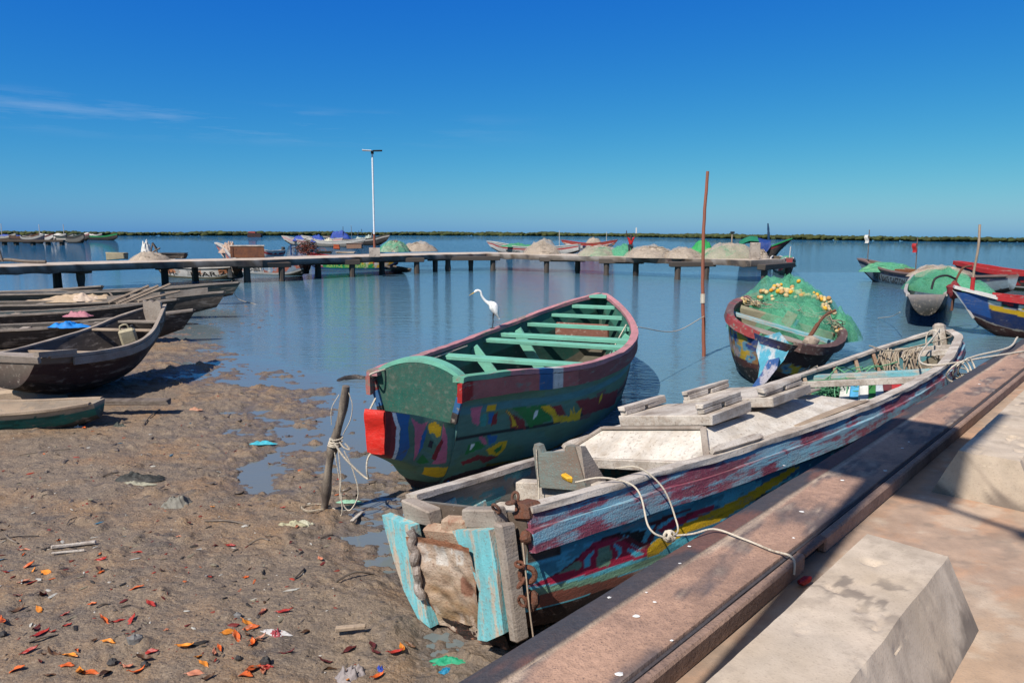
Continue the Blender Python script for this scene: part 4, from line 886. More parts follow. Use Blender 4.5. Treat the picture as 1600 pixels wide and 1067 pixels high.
MB().plank((-.9, 6.4, .12), (.9, 6.6, .12), .9, .03, jit=.01).build('bottom_board', M['whitewood'], white)
# ------------------------------------------------------------------ the boat with floats
Mx, Lo = frame(5.18, 13.9, 24, -14, 1.0)
fboat = thing('wooden_boat', 'grey blue boat seen bow on, loaded with a green net and yellow floats', 'boat', 'painted fishing boats near the quay', loc=Lo, M=Mx)
hf = Hull([0, .3, .7, 1.2, 2, 3, 4, 5, 6, 7, 8], [.28, .70, .98, 1.12, 1.22, 1.28, 1.22, 1.08, .9, .6, .15], [1.0, 1.0, 1.02, 1.04, 1.04, 1.05, 1.08, 1.12, 1.2, 1.3, 1.45], [.02, -.1, -.2, -.26, -.3, -.32, -.32, -.3, -.2, 0, .5], [.55, .50, .44, .36, .28, .22, .2, .2, .25, .3, .45], th=.05, floor=.2, rake0=-.25)
def float_paint(q, V, sd_, inner):
    C = np.empty(q.shape + (3,))
    if inner: C[:] = srgb(110, 112, 84) * .5; C[V > .7] = srgb(96, 140, 120) * .6; return C
    C[:] = srgb(100, 150, 170) * .8
    q2, V2 = wobble(q, V, sd_, .06); n1 = fbm(q * 3.3, V * 5, 301, 3); n2 = fbm(q * 2.6 + 9, V * 4, 307, 3)
    C[n1 > .10] = srgb(150, 110, 64) * .8; C[n2 > .14] = srgb(192, 168, 160) * .75; C[(n1 < -.16)] = srgb(196, 160, 40) * .8; C[(n2 < -.2)] = srgb(40, 70, 130) * .8
    C[V2 > .86] = srgb(36, 60, 104) * .7; C[V2 < .42] = srgb(94, 54, 48) * .6; C[V2 < .30] = srgb(30, 26, 26)
    C[(sd_ > 0) & (V2 > .6)] = srgb(70, 44, 44) * .7
    return C
hull_mesh(hf, float_paint, M['paint'], fboat, 220, 50)
def fcol(S_):
    C = np.tile(srgb(124, 96, 94) * .7, (len(S_), 1)); n = fbm(S_ * 2.5, S_ * 0, 12, 3); C[n > .0] = srgb(140, 84, 86) * .75; C[S_ < .9] = srgb(160, 66, 66) * .75; return C
for sd_ in (1, -1):
    rail(hf, sd_, .10, 7.9, .10, .06, -.11, .055, M['paint'], fboat, 'gunwale', 140, fcol if sd_ < 0 else np.array(srgb(112, 84, 78) * .62), .014, seed=50 + sd_)
MB().prism([(-.30, .98), (0.02, 1.20), (.30, 1.0), (.26, .70), (.12, .35), (.05, .05), (-.06, .05), (-.12, .45), (-.28, .72)], (np.array([[1, 0, 0], [0, .30, .954], [0, -.954, .30]]).T), np.array([.0, -.42, .0]), .10).build('stem_board', surf('blue_stem_paint', col=tuple(srgb(84, 168, 190) * .8), wear=.42, wearcol=(.40, .44, .45), dirt=.45, bump=.6, grain=(6, 6, 2.2), dirtcol=(.06, .09, .12)), fboat)
MB().prism([(-.05, .62), (.14, .74), (.16, .52), (.06, .22), (-.10, -.05), (-.16, .06), (-.08, .34)], (np.array([[1, 0, 0], [0, .30, .954], [0, -.954, .30]]).T), np.array([.03, -.52, .0]), .12).build('stem_fin', surf('dark_blue_stem_paint', col=tuple(srgb(50, 92, 150) * .8), wear=.45, wearcol=(.42, .40, .44), dirt=.5, bump=.6, grain=(5, 5, 2), dirtcol=(.05, .03, .03)), fboat)
thwart(hf, 2.35, .93, M['cyan_x'], fboat, .22, .08, .02)
thwart(hf, 1.15, .90, M['greywood_x'], fboat, .5, .04, .04, name='fore_deck')
for a, b in ((-1.12, -.02), (.02, 1.12)):
    MB().box(((a + b) / 2, 3.35, .72), (b - a - .03, .07, .62), None, .01, jit=.015).build('net_board', surf('olive_board', col=(.235, .215, .135), wear=.4, wearcol=(.14, .12, .085), dirt=.4, bump=.6, grain=(2, 10, 12), sharp=.5), fboat)
MB().box((.0, 3.27, .86), (.26, .10, .72), rot('Y', .22), .01, jit=.01).build('centre_post', M['rustwood'], fboat)
MB().box((.17, 3.22, .80), (.07, .05, .62), rot('Y', .22), .01).build('blue_batten', surf('blue_batten_paint', col=tuple(P.blue), wear=.3), fboat)
MB().tube(curve3([(.50, 1.10, .86), (.60, 1.35, 1.12), (.66, 1.55, 1.35), (.78, 1.85, 1.56), (.90, 1.95, 1.66)], 6), [.045] * 13 + [.03] * 12, 7).build('tiller_bar', M['rust'], fboat)
m = MB(); m.ellip((.62, .95, 1.0), (.16, .14, .12), 10, 8, srgb(190, 170, 150) * .7, noise=.1); m.build('deck_jug', M['plastic'], fboat)
# ================================================================== nets, poles and the other boats
def net_heap(name, label, cat, c, rx, ry, h, az=0, mats=('net_green_solid', 'net_green'), group=None, strands=60, seed=1, shell=1.10, lump=.35, sr=.006, floats=0, parent=None, flat=.0):
    """a heap of fishing net: lumpy core, ragged see-through outer layers, loose twine"""
    ca, sa = math.cos(R(az)), math.sin(R(az))
    nu, nv = 64, 22
    th = np.linspace(0, 2 * math.pi, nu, endpoint=False); rr = np.linspace(0, 1, nv)
    T_, R_ = np.meshgrid(th, rr, indexing='ij')
    def surfp(k, sd):
        wob = 1 + lump * .8 * fbm(np.cos(T_) * 1.6 + sd, np.sin(T_) * 1.6 - sd, seed, 3)
        x = np.cos(T_) * R_ * rx * k * wob; y = np.sin(T_) * R_ * ry * k * wob
        z = h * k * np.clip(1 - R_ ** 2.3, 0, 1) ** (.75) * (1 + lump * 1.5 * fbm(x * 2.2 / rx + sd, y * 2.2 / ry, seed + 5, 4)) - .02
        z = z + .06 * h * fbm(x * 9 / rx, y * 9 / ry, seed + 9, 3) * (R_ < .97)
        X_ = x * ca - y * sa; Y_ = x * sa + y * ca
        return np.stack([X_, Y_, np.maximum(z, -.02)], -1)
    root = thing(name, label, cat, group, loc=tuple(c)) if parent is None else parent
    core = surfp(1.0, 0)
    MB().grid(core, closed_u=True).build('net_core', M[mats[0]], root, angle=180)
    for k, sd in ((1 + (shell - 1) * .45, 3), (shell, 7)):
        MB().grid(surfp(k, sd), closed_u=True).build('loose_netting', M[mats[1]], root, angle=180)
    m = MB()
    for _ in range(strands):
        i = RNG.integers(0, nu); j = RNG.integers(2, nv - 2); P_ = []
        di, dj = RNG.uniform(-3, 3), RNG.uniform(-1.5, 1.5)
        for s_ in range(7):
            P_.append(core[int(i) % nu, int(np.clip(j, 0, nv - 1))] * (1 + RNG.uniform(.0, .06)) + np.array([0, 0, abs(RNG.normal(0, .03 * h + .01))])); i += di + RNG.normal(0, 1.0); j += dj + RNG.normal(0, .6)
        m.tube(curve3(P_, 3), sr, 3, caps=False)
    m.build('loose_twine', M['net_green'] if 'green' in mats[0] else M['oldrope'], root)
    return root, core

# ---- the net and its floats in the near boat
fM = np.array(fboat.matrix_world)[:3, :3]; fO = np.array(fboat.location)
def fl(x, y, z): return fM @ np.array([x, y, z]) + fO
nc = fl(.02, 5.85, .55)
net1, core1 = net_heap('fishing_net', 'big heap of pale green net strung with yellow floats on the grey blue boat', 'fishing net', nc, 1.26, 2.6, 1.0, -24, group='fishing nets', strands=260, seed=4, shell=1.16, lump=.42, sr=.007)
net_heap('fishing_net', 'bright green bunch of net hanging over the right rail of the boat with floats', 'fishing net', fl(1.25, 4.7, .80), .42, .8, .45, -24, group='fishing nets', strands=60, seed=14, shell=1.3)
fcols = [srgb(222, 196, 140) * .8, srgb(206, 178, 128) * .8, srgb(226, 172, 52) * .85, srgb(214, 190, 150) * .8, srgb(196, 150, 90) * .8, srgb(230, 150, 30) * .85]
fm_ = MB().ellip((0, 0, 0), (.065, .065, .05), 10, 7).build('float', M['plastic'])
protos = []
for c_ in fcols:
    o_ = MB().ellip((0, 0, 0), (.062, .062, .052), 10, 8, c_, noise=.02).build('float', M['plastic'], net1); protos.append(o_)
bpy.data.objects.remove(fm_)
k = 0
loc_ = (core1 + nc - fO) @ fM                         # core of the net in the axes of the boat
flat_ = loc_.reshape(-1, 3)
for i in range(96):
    t_ = RNG.uniform(0, 1); x_ = -1.22 + 2.45 * t_; y_ = 3.75 + .75 * math.sin(math.pi * t_) ** .7 + RNG.normal(0, .20) + .35 * (1 - t_)
    near_ = flat_[np.hypot(flat_[:, 0] - x_, flat_[:, 1] - y_) < .22]; z_ = (near_[:, 2].max() if len(near_) else .85)
    p_ = fl(x_, y_ - .10, max(.98, .55 + (z_ - .55) * 1.12) + .07 + abs(RNG.normal(0, .04))) - nc
    o_ = protos[k] if k < 6 else protos[int(RNG.choice(6, p=[.3, .25, .12, .2, .08, .05]))].copy()
    if k >= 6: COL.objects.link(o_); o_.parent = net1
    o_.location = p_; o_.rotation_euler = (RNG.uniform(0, 3), RNG.uniform(0, 3), 0); s_ = RNG.uniform(.7, 1.15); o_.scale = (s_, s_, s_); k += 1
for kk in range(9):
    P_ = [fl(-1.2 + 2.45 * t_ , 3.7 + RNG.normal(0, .28) + .5 * (1 - t_) ** 2, 1.10 + .16 * math.sin(t_ * 2.6) + RNG.normal(0, .05)) - nc for t_ in np.linspace(0, 1, 12)]
    MB().tube(curve3(P_, 5), .009, 4).build('float_line', M['oldrope'], net1)

# ---- generic small boats
def stripes(bands, inner, seed=1, motif=None):
    """bands: list of (upper edge of the band, colour)"""
    def f(q, V, sd_, inn):
        C = np.empty(q.shape + (3,))
        if inn: C[:] = inner; return C
        C[:] = bands[-1][1]; Vw = V + .015 * fbm(q * 3, V * 3, seed, 2)
        for top, c in reversed(bands): C[Vw < top] = c
        if motif is not None: motif(C, q, V, sd_)
        return C
    return f
def simple_boat(label, end0, end1, B, fb, sheer=(.5, .0, .5), draft=.35, paint=None, gcol=None, gmat='paint_far', thw=(), heel=0, bows=(.12, .10), ns=70, nv=16, full=.16, group='boats', z0=0.0, th=.05, twist=None, tm='greywood', name='wooden_boat', rake=(.0, .0), gw=(.07, .05, -.06, .04), matname='paint_far', floor=.15, close=True):
    """a boat between two end points given on the water plane"""
    e0 = np.array(end0, float)[:2]; e1 = np.array(end1, float)[:2]; d = e1 - e0; L = float(np.linalg.norm(d)); az = math.degrees(math.atan2(d[0], d[1]))
    Mx, Lo = frame(e0[0], e0[1], az, heel, z0)
    root = thing(name, label, 'boat', group, loc=Lo, M=Mx)
    st = np.linspace(0, L, 9); t_ = st / L; prof = np.sin(np.pi * np.clip(t_, 0, 1)) ** .62
    b = B / 2 * (bows[0] * (1 - t_) + bows[1] * t_ + (1 - (bows[0] * (1 - t_) + bows[1] * t_)) * prof)
    zs = fb + np.where(t_ < .5, sheer[0] * (1 - 2 * t_) ** 2.2, sheer[2] * (2 * t_ - 1) ** 2.2)
    zk = -draft + (zs + draft) * (np.where(t_ < .25, sheer[1] if sheer[1] else .45 * (1 - 4 * t_) ** 2, 0) + np.where(t_ > .75, .45 * (4 * t_ - 3) ** 2, 0)) 
    h = Hull(st, b, zs, zk, np.full(9, full) + .2 * np.abs(2 * t_ - 1) ** 2, th=th, floor=floor, rake0=rake[0], rake1=rake[1])
    hull_mesh(h, paint, M[matname], root, ns, nv)
    for sd_ in (1, -1): rail(h, sd_, .05, L - .05, *gw, M[gmat], root, 'gunwale', 50, gcol, .006, seed=int(L * 10) % 90)
    for s_, dz in thw: thwart(h, s_ * L, float(h.z(s_ * L)) - dz, M[tm], root, .2, .05, .02)
    return root, h, Mx, Lo
def in_boat(bt, x, y, z): return bt[2] @ np.array([x, y, z]) + np.array(bt[3])
def letter_strip(bt, text, s0, s1, v0, v1, side, col, parent=None, name='lettering', off=.012):
    """painted letters following the hull side"""
    h = bt[1]; cu_ = bpy.data.curves.new(name, 'FONT'); cu_.body = text; cu_.size = 1.0; cu_.resolution_u = 2; cu_.offset = .012
    ob = bpy.data.objects.new(name, cu_); COL.objects.link(ob); dg = bpy.context.evaluated_depsgraph_get(); me = bpy.data.meshes.new_from_object(ob.evaluated_get(dg)); bpy.data.objects.remove(ob)
    V = np.array([v.co[:] for v in me.vertices]); F = [list(p.vertices) for p in me.polygons]; bpy.data.meshes.remove(me)
    lo, hi = V.min(0), V.max(0); u = (V[:, 0] - lo[0]) / (hi[0] - lo[0]); w_ = (V[:, 1] - lo[1]) / (hi[1] - lo[1])
    q = s0 + (s1 - s0) * u; P_ = h.pt(q, v0 + (v1 - v0) * w_, 1); P_[:, 0] = side * (P_[:, 0] + off)
    return MB().add(P_, F, col).build(name, M['paint_far'], bt[0], smooth=False)

wc = srgb(222, 218, 210) * .8; dk = srgb(40, 36, 36) * .8; wood = srgb(120, 108, 98) * .55; greyhull = srgb(92, 82, 76) * .6
# ---------------- dugouts on the mud at the left
dug = 'dugouts drawn up on the mud'
def dugpaint(base, top, inner, seed):
    def f(q, V, sd_, inn):
        C = np.empty(q.shape + (3,)); n = fbm(q * 1.6, V * 5, seed, 4)
        if inn: C[:] = inner; C[n > .15] = np.array(inner) * 1.4; return C * .7
        C[:] = base; C[n > .14] = np.array(base) * 1.5; C[V > .78 + .03 * n] = top; C[V < .2] = np.array([.05, .04, .035]); return C * .68  # every tone darkened, putting shade into the colour of these hulls
    return f
brw = (.075, .055, .045); 
# the large brown canoe, bow towards the water
Mx, Lo = frame(-8.1, 11.44, 5, 0, 0)
bc = thing('dugout_canoe', 'large dark brown canoe with a carved bow board and a white jerrycan inside', 'canoe', dug, loc=Lo, M=Mx)
_k = .88; hb = Hull([_k * x for x in (-.15, .3, .8, 1.4, 2, 2.6, 3.2, 4, 4.6, 5.0)], [_k * x for x in (.60, .70, .82, .95, 1.02, .96, .80, .50, .24, .05)], [.36 + _k * x for x in (.73, .70, .66, .64, .65, .70, .80, 1.02, 1.15, 1.20)], [.50, .36, .22, .14, .12, .14, .22, .46, .72, 1.05], [.42, .42, .42, .42, .42, .42, .45, .5, .55, .6], th=.05, floor=.12)
def brown_paint(q, V, sd_, inn):
    C = np.empty(q.shape + (3,)); n = fbm(q * 1.6, V * 5, 411, 4)
    if inn: C[:] = (.062, .050, .042); C[n > .1] = (.11, .088, .072); return C
    C[:] = (.060, .030, .027); C[n > .14] = (.085, .056, .046); C[V > .80 + .03 * n] = (.17, .135, .105); C[V < .25] = (.032, .026, .023); return C  # brown deepened towards black to stand in for shade on the hull
hull_mesh(hb, brown_paint, M['paint'], bc, 140, 40)
for sd_ in (1, -1): rail(hb, sd_, 0.1, 4.35, .05, .025, -.02, .03, M['greywood'], bc, 'gunwale', 90, None, .008, seed=61 + sd_)
rail(hb, 1, -.12, .55, .05, .035, .02, .10, M['greywood'], bc, 'wash_board', 20, None, .008); rail(hb, 1, .50, 3.2, .0, .03, -.16, -.03, M['greywood'], bc, 'side_strake', 60, None, .008)
MB().plank((-.60, -.12, 1.00), (.58, -.12, .98), .08, .12, jit=.01).build('stern_board', M['greywood_x'], bc)
MB().plank((-.55, .10, 1.02), (.60, .14, 1.0), .26, .03, jit=.01).build('stern_seat', M['greywood_x'], bc)
thwart(hb, 1.32, .86, M['tanwood'], bc, .11, .05, .0); thwart(hb, 2.9, 1.06, M['tanwood'], bc, .09, .05, .0); thwart(hb, 3.5, 1.15, M['greywood_x'], bc, .25, .05, .0)
MB().prism([(-.20, 1.08), (.21, 1.08), (.19, 1.50), (.11, 1.55), (.03, 1.49), (-.04, 1.55), (-.13, 1.50), (-.20, 1.55)], np.array([[1, 0, 0], [0, 0, 1], [0, -1, 0]]).T, np.array([0, 3.98, .02]), .07).build('bow_board', M['greywood'], bc)
def jerrycan(label, loc, rz, s=1.0):
    r_ = thing('jerrycan', label, 'jerrycan', loc=tuple(loc)); r_.rotation_euler = (.15, -.2, rz); c = srgb(196, 182, 150) * .75
    MB().box((0, 0, .2 * s), (.30 * s, .17 * s, .38 * s), None, .05 * s, c).build('can_body', M['plastic'], r_)
    MB().tube(curve3([(-.1 * s, 0, .38 * s), (-.09 * s, 0, .46 * s), (.03 * s, 0, .47 * s), (.06 * s, 0, .38 * s)], 5), .018 * s, 6, c).build('handle', M['plastic'], r_)
    MB().tube([(.11 * s, 0, .38 * s), (.11 * s, 0, .44 * s)], .03 * s, 8, srgb(60, 60, 60)).build('cap', M['plastic'], r_)
    return r_
jerrycan('dirty white jerrycan standing in the bow of the brown canoe', Mx @ np.array([.28, 2.72, .74]) + Lo, .4, 1.0)
# the flat teal dugout in front
a, b = ground_at(-260, 668, .1), ground_at(158, 662, .1)
teal = srgb(40, 122, 112) * .7
def teal_paint(q, V, sd_, inn):
    C = np.empty(q.shape + (3,)); n = fbm(q * 2.2, V * 4, 421, 4)
    if inn: C[:] = (.30, .225, .16); C[n > .1] = (.24, .19, .145); return C
    C[:] = teal; C[n > .10] = teal * .6; C[(V > .74 + .12 * n)] = (.36, .30, .22); C[V < .3] = (.04, .045, .04); return C
d1 = simple_boat('low dugout with a flaking teal side, nearest on the mud at the left edge', a, b, .95, .36, (.10, .3, .10), .02, teal_paint, None, 'tanwood', (), 0, (.5, .38), 120, 26, .28, dug, z0=.04, th=.07, name='dugout_canoe', matname='paint', gw=(.06, .03, -.015, .02), floor=.06)
MB().plank(in_boat(d1, -.62, 1.2, .33), in_boat(d1, -.66, 4.6, .28), .16, .07, jit=.02).build('driftwood_plank', M['darkwood'])
pl = bpy.data.objects['driftwood_plank']; tag(pl, 'dark plank lying behind the low teal dugout', 'plank')
# long dark dugouts ranked behind
def longdug(label, bow, stern, B, fb, seed, base, top, inner, thw=(.3, .55, .75), sheer=.32, name='dugout_canoe'):
    return simple_boat(label, stern, bow, B, fb, (.15, .0, sheer), .05, dugpaint(base, top, inner, seed), None, 'greywood', [(t_, .08) for t_ in thw], 0, (.25, .08), 110, 22, .30, dug, z0=.02, th=.05, tm='greywood_x', name=name, matname='paint', rake=(0, .35), gw=(.05, .025, -.03, .025))
G_ = lambda x, y, z: ground_at(x, y, z)
d2 = longdug('long dark dugout with a blue cloth inside, next behind the brown canoe', G_(285, 490, .8), G_(-330, 522, .6), 1.25, .58, 431, (.052, .042, .036), (.085, .066, .055), (.045, .04, .036))
d3 = longdug('dark dugout with a pink cloth inside, third from the front', G_(262, 474, .75), G_(-330, 500, .55), 1.2, .56, 432, (.045, .042, .038), (.075, .062, .052), (.03, .05, .055))
d4 = longdug('weathered dugout with a squared wash board at its bow, oars lying across it', G_(337, 457, .92), G_(-330, 480, .6), 1.4, .62, 433, (.11, .088, .072), (.17, .14, .115), (.07, .06, .05))
d5 = longdug('dugout with a teal tinted bow reaching farthest right, loaded with tan sacks', G_(362, 437, 1.05), G_(-330, 462, .65), 1.35, .62, 434, (.055, .075, .068), (.14, .13, .105), (.05, .06, .07))
d6 = longdug('plain dark dugout floating farthest back, close to the pier legs', G_(150, 455, .6), G_(-330, 455, .55), 1.1, .50, 435, (.05, .045, .04), (.11, .09, .075), (.06, .06, .07))
for bt, a_, b_ in ((d4, .74, .97),):
    h = bt[1]; 
    for sd_ in (1,):
        rail(h, sd_, h.L * a_, h.L * b_, .03, .02, .02, .20, M['greywood'], bt[0], 'wash_board', 30, None, .012)
def cloth(name, label, cat, c, rx, ry, h, col, az=0, seed=1, folds=3.0):
    nu, nv = 44, 16; th = np.linspace(0, 2 * math.pi, nu, endpoint=False); T_, R_ = np.meshgrid(th, np.linspace(0, 1, nv), indexing='ij')
    wob = 1 + .7 * fbm(np.cos(T_) * 1.4, np.sin(T_) * 1.4, seed, 3); x = np.cos(T_) * R_ * rx * wob; y = np.sin(T_) * R_ * ry * wob
    z = h * (1 - R_ ** 2) * (.75 + 1.0 * fbm(x / rx * folds, y / ry * folds * .6, seed + 3, 4)) + .12 * h * fbm(x / rx * 9, y / ry * 7, seed + 6, 2)
    ca, sa = math.cos(R(az)), math.sin(R(az))
    o_ = MB().grid(np.stack([x * ca - y * sa, x * sa + y * ca, np.maximum(z, 0)], -1), np.asarray(col), closed_u=True).build(name, M['plastic'], angle=180); o_.location = tuple(c)
    return tag(o_, label, cat)
cloth('cloth', 'bright blue cloth heaped in the dark dugout behind the brown canoe', 'cloth', G_(107, 511, .62), .50, .28, .16, srgb(18, 130, 214) * .85, 10, 3)
cloth('cloth', 'pink and white cloth lying in the third dugout', 'cloth', G_(124, 494, .58), .40, .25, .16, srgb(186, 120, 132) * .8, 0, 5)
cloth('sack_heap', 'tan sacks and sheeting heaped in the dugout with the teal bow', 'sacks', G_(132, 471, .58), 1.75, .42, .26, srgb(198, 172, 142) * .72, 4, 8, 5.0)
cloth('sack', 'pale pink sack lying in front of the heap of tan sacks', 'sack', G_(134, 470, .62), .62, .3, .26, srgb(214, 190, 168) * .75, 4, 11)
for lab, p0, p1, z0, z1 in [('long pale oar sloping up, upper left one of the bundle on the dugouts', (170, 473), (232, 447), .7, 1.0), ('pale oar in the middle of the bundle sloping over the dugouts', (182, 475), (247, 447), .7, 1.0), ('thick pale pole, longest of the bundle sloping over the dugouts', (190, 476), (266, 444), .7, 1.05), ('short pale oar lying lowest, right of the bundle on the dugouts', (216, 471), (281, 455), .85, 1.0), ('dark stick leaning in front of the tan sacks', (189, 478), (171, 457), .6, 1.1)]:
    a, b = G_(*p0, z0), at_depth(*p1, float(G_(*p0, z0)[1]) + 1.2)
    o_ = MB().tube(np.stack([a + (b - a) * t_ for t_ in np.linspace(0, 1, 8)]), .045 if 'dark' not in lab else .03, 6).build('oar' if 'oar' in lab else 'wooden_pole', M['tanwood'] if 'dark' not in lab else M['darkwood']); tag(o_, lab, 'oar' if 'oar' in lab else 'pole', 'oars and poles on the dugouts')
m = MB(); m.box(G_(20, 622, .16) , (1.3, .6, .34), rot('Z', .2), .05, jit=.05); o_ = m.build('driftwood_log', M['tanwood']); tag(o_, 'thick pale log end lying under the stern of the brown canoe', 'log')

# ---------------- boats to the right
gr, h_, _, _ = simple_boat('small grey boat heaped with bright green net, left of the navy bow', G_(1446, 512, .0) , G_(1452, 440, .0), 1.75, .78, (.32, .5, .3), .3, stripes([(.35, srgb(40, 44, 40) * .5), (.8, srgb(110, 110, 112) * .55), (1, srgb(160, 150, 148) * .7)], srgb(96, 120, 96) * .6), np.array(srgb(190, 182, 176) * .75), 'paint', (), 3, (.62, .2), 120, 26, .20, 'painted boats moored at the right', matname='paint')
gb = bpy.data.objects[gr.name]
cg = np.array(gr.matrix_world.to_translation()) if False else np.array(gr.location)
gp = (G_(1446, 512, 0) * .62 + G_(1452, 440, 0) * .38)
net_heap('fishing_net', 'bright green net filling the small grey boat left of the navy bow', 'fishing net', gp + np.array([0.05, -1.2, .55]), .80, 2.6, .75, 0, group='fishing nets', strands=120, seed=24, shell=1.15)
# the navy boat
Mx, Lo = frame(14.35, 21.9, 118, 0, 0)
def navy_paint(q, V, sd_, inn):
    C = np.empty(q.shape + (3,))
    if inn: C[:] = srgb(120, 120, 120) * .6; return C
    q2, V2 = wobble(q, V, sd_, .03)
    C[:] = P.navy; C[V2 < .30] = srgb(60, 26, 26) * .7; C[(V2 > .28) & (V2 < .31)] = srgb(170, 160, 150) * .7
    lo = .80 - .07 * np.clip(q - .2, 0, 3.4)
    C[(V2 < lo) & (V2 > lo - .11)] = P.ochre
    up = (V2 > lo) & (V2 < .90); C[up] = srgb(30, 40, 66) * .8
    n1 = fbm(q * 2.2, V * 5, 501, 3); n2 = fbm(q * 2.6 + 7, V * 6, 502, 3)
    C[up & (n1 > .06)] = srgb(34, 84, 64) * .8; C[up & (n2 > .14)] = P.white; C[up & (n1 < -.12) & (q > 1)] = P.ochre; C[up & (n2 < -.16)] = P.red
    C[(V2 < lo + .02) & (V2 > lo)] = srgb(150, 158, 170) * .7
    C[V2 > .90] = P.navy * .8
    C[(q < .03) & (V > .50)] = wc; C[(q < .42) & (q >= .03) & (V2 > .42)] = srgb(34, 84, 150) * .8
    return C
navy = thing('wooden_boat', 'navy blue boat with white bow cap, yellow band and red gunwale', 'boat', 'painted boats moored at the right', loc=Lo, M=Mx)
hn = Hull([0, .5, 1.2, 2.2, 3.5, 5, 6.5, 8], [.34, .52, .80, 1.05, 1.15, 1.15, 1.0, .6], [1.32, 1.22, 1.12, 1.04, 1.0, .98, 1.0, 1.05], [.30, .0, -.18, -.25, -.3, -.3, -.25, -.1], [.62, .58, .52, .42, .34, .3, .3, .3], th=.05, floor=.2, rake0=-.75)
hull_mesh(hn, navy_paint, M['paint_far'], navy, 240, 60)
for sd_ in (1, -1):
    rail(hn, sd_, .55, 7.9, .09, .06, -.09, .07, M['paint'], navy, 'gunwale', 120, (lambda S_: np.where(((S_ > 2.9) & (S_ < 3.5))[:, None], P.grey * 1.2, np.tile(P.red, (len(S_), 1)))), .006, seed=70 + sd_)
MB().prism([(-.36, -.66), (.36, -.66), (.62, .45), (.30, 1.0), (-.30, 1.0), (-.62, .45)], np.array([[1, 0, 0], [0, .97, -.24], [0, .24, .97]]).T, np.array([0, -.10, 1.29]), .07).build('bow_cap', surf('white_bow_paint', col=tuple(wc * .95), wear=.2, wearcol=(.4, .36, .33), dirt=.3, bump=.3), navy)
MB().plank((.12, -.46, .98), (.10, -.16, .52), .22, .07, up=(0, -1, -.6)).build('stem_board', surf('grey_stem_paint', col=tuple(srgb(190, 186, 182) * .7), wear=.3, dirt=.4), navy)
MB().tube(curve3([(-.05, -.25, 1.3), (-.05, -.25, 1.9), (-.02, -.20, 2.7), (-.04, -.22, 3.35)], 6), .035, 6).build('bow_stick', M['tanwood'], navy)
m = MB(); m.tube([(-.05, -.25, 1.32), (-.05, -.25, 1.75)], .06, 8, P.red); m.build('stick_binding', M['plastic'], navy)
an = thing('anchor', 'rusty red anchor hooked over the bow beside the navy boat', 'anchor', loc=Mx @ np.array([-.62, -.7, 1.15]) + Lo)
MB().tube([(0, 0, -.5), (0.05, 0, .55)], .045, 7).build('shank', M['rust'], an)
MB().tube(curve3([(0.05, 0, .5), (-.35, -.1, .62), (-.75, -.2, .50), (-.85, -.25, .2)], 6), .035, 6).build('fluke', M['black'], an)
MB().tube(curve3([(0.05, 0, .5), (.30, .1, .85), (.62, .2, .92)], 6), .035, 6).build('fluke', M['rust'], an)
m = MB(); m.ellip((0, -.02, .15), (.22, .18, .26), 12, 9, noise=.12); m.build('lashing', surf('maroon_cloth', col=tuple(srgb(140, 44, 52) * .7), dirt=.4, bump=1, grain=(8, 8, 8)), an)
net_heap('fishing_net', 'pale grey net lying behind the red gunwale of the navy boat', 'fishing net', Mx @ np.array([.05, 4.0, .62]) + Lo, 1.6, .8, .55, -28, ('net_beige_solid', 'net_beige'), 'fishing nets', 60, 31)
MB().tube(curve3([Mx @ np.array([1.20, 3.0, 1.08]) + Lo, Mx @ np.array([1.28, 3.05, .5]) + Lo, Mx @ np.array([1.26, 3.15, .05]) + Lo], 8), .018, 5).build('hanging_rope', M['rope']); tag(bpy.data.objects['hanging_rope'], 'rope hanging down the side of the navy boat', 'rope')
# the long lettered boat farther out and the red railed one beside it
lb = simple_boat('long grey boat with black lettering farther out at the right', G_(1350, 437, 0), G_(1500, 462, 0) + np.array([1.9, -1.0, 0]), 1.9, .80, (.62, .0, .3), .3, stripes([(.22, dk * .6), (.72, srgb(150, 168, 176) * .7), (.80, srgb(48, 60, 84)), (1, srgb(150, 120, 112) * .65)], srgb(140, 110, 90) * .6), np.array(srgb(160, 130, 124) * .62), 'paint_far', (), 0, (.10, .3), 120, 26, .22, 'painted boats moored at the right', rake=(-1.0, 0))
letter_strip(lb, 'PAPA BAKE GASTON 3C', 2.2, 7.0, .32, .66, 1, dk)
for x_, y_, zt_, cc in ((0, .3, 3.4, wc), (-.2, 5.6, 2.9, P.red)):
    MB().tube(np.stack([in_boat(lb, x_, y_, .9), in_boat(lb, x_ + .1, y_, zt_)]) - np.array(lb[0].location) if False else np.stack([np.array([x_, y_, .9]), np.array([x_ + .05, y_, zt_])]), .03, 6).build('flag_stick', M['darkwood'], lb[0])
    m = MB(); g = np.linspace(0, 1, 7); UU, VV = np.meshgrid(g, g, indexing='ij'); m.grid(np.stack([x_ + .05 + .22 * UU + .05 * np.sin(VV * 6), y_ + .1 * np.sin(UU * 5), zt_ - .35 - .55 * VV], -1), cc); m.grid(np.stack([x_ + .06 + .22 * UU + .05 * np.sin(VV * 6), y_ + .012 + .1 * np.sin(UU * 5), zt_ - .35 - .55 * VV], -1), cc, flip=True); m.build('flag', M['plastic'], lb[0])
net_heap('fishing_net', 'green net with pale floats in the bow of the long lettered boat', 'fishing net', in_boat(lb, 0, 2.9, .70), .62, 1.7, .50, -lb[1].L * 0 - 100, group='fishing nets', strands=80, seed=41, sr=.012)
net_heap('fishing_net', 'beige net in the stern of the long lettered boat', 'fishing net', in_boat(lb, 0, 8.3, .7), .7, 1.6, .5, -100, ('net_beige_solid', 'net_beige'), 'fishing nets', 40, 42, sr=.012)
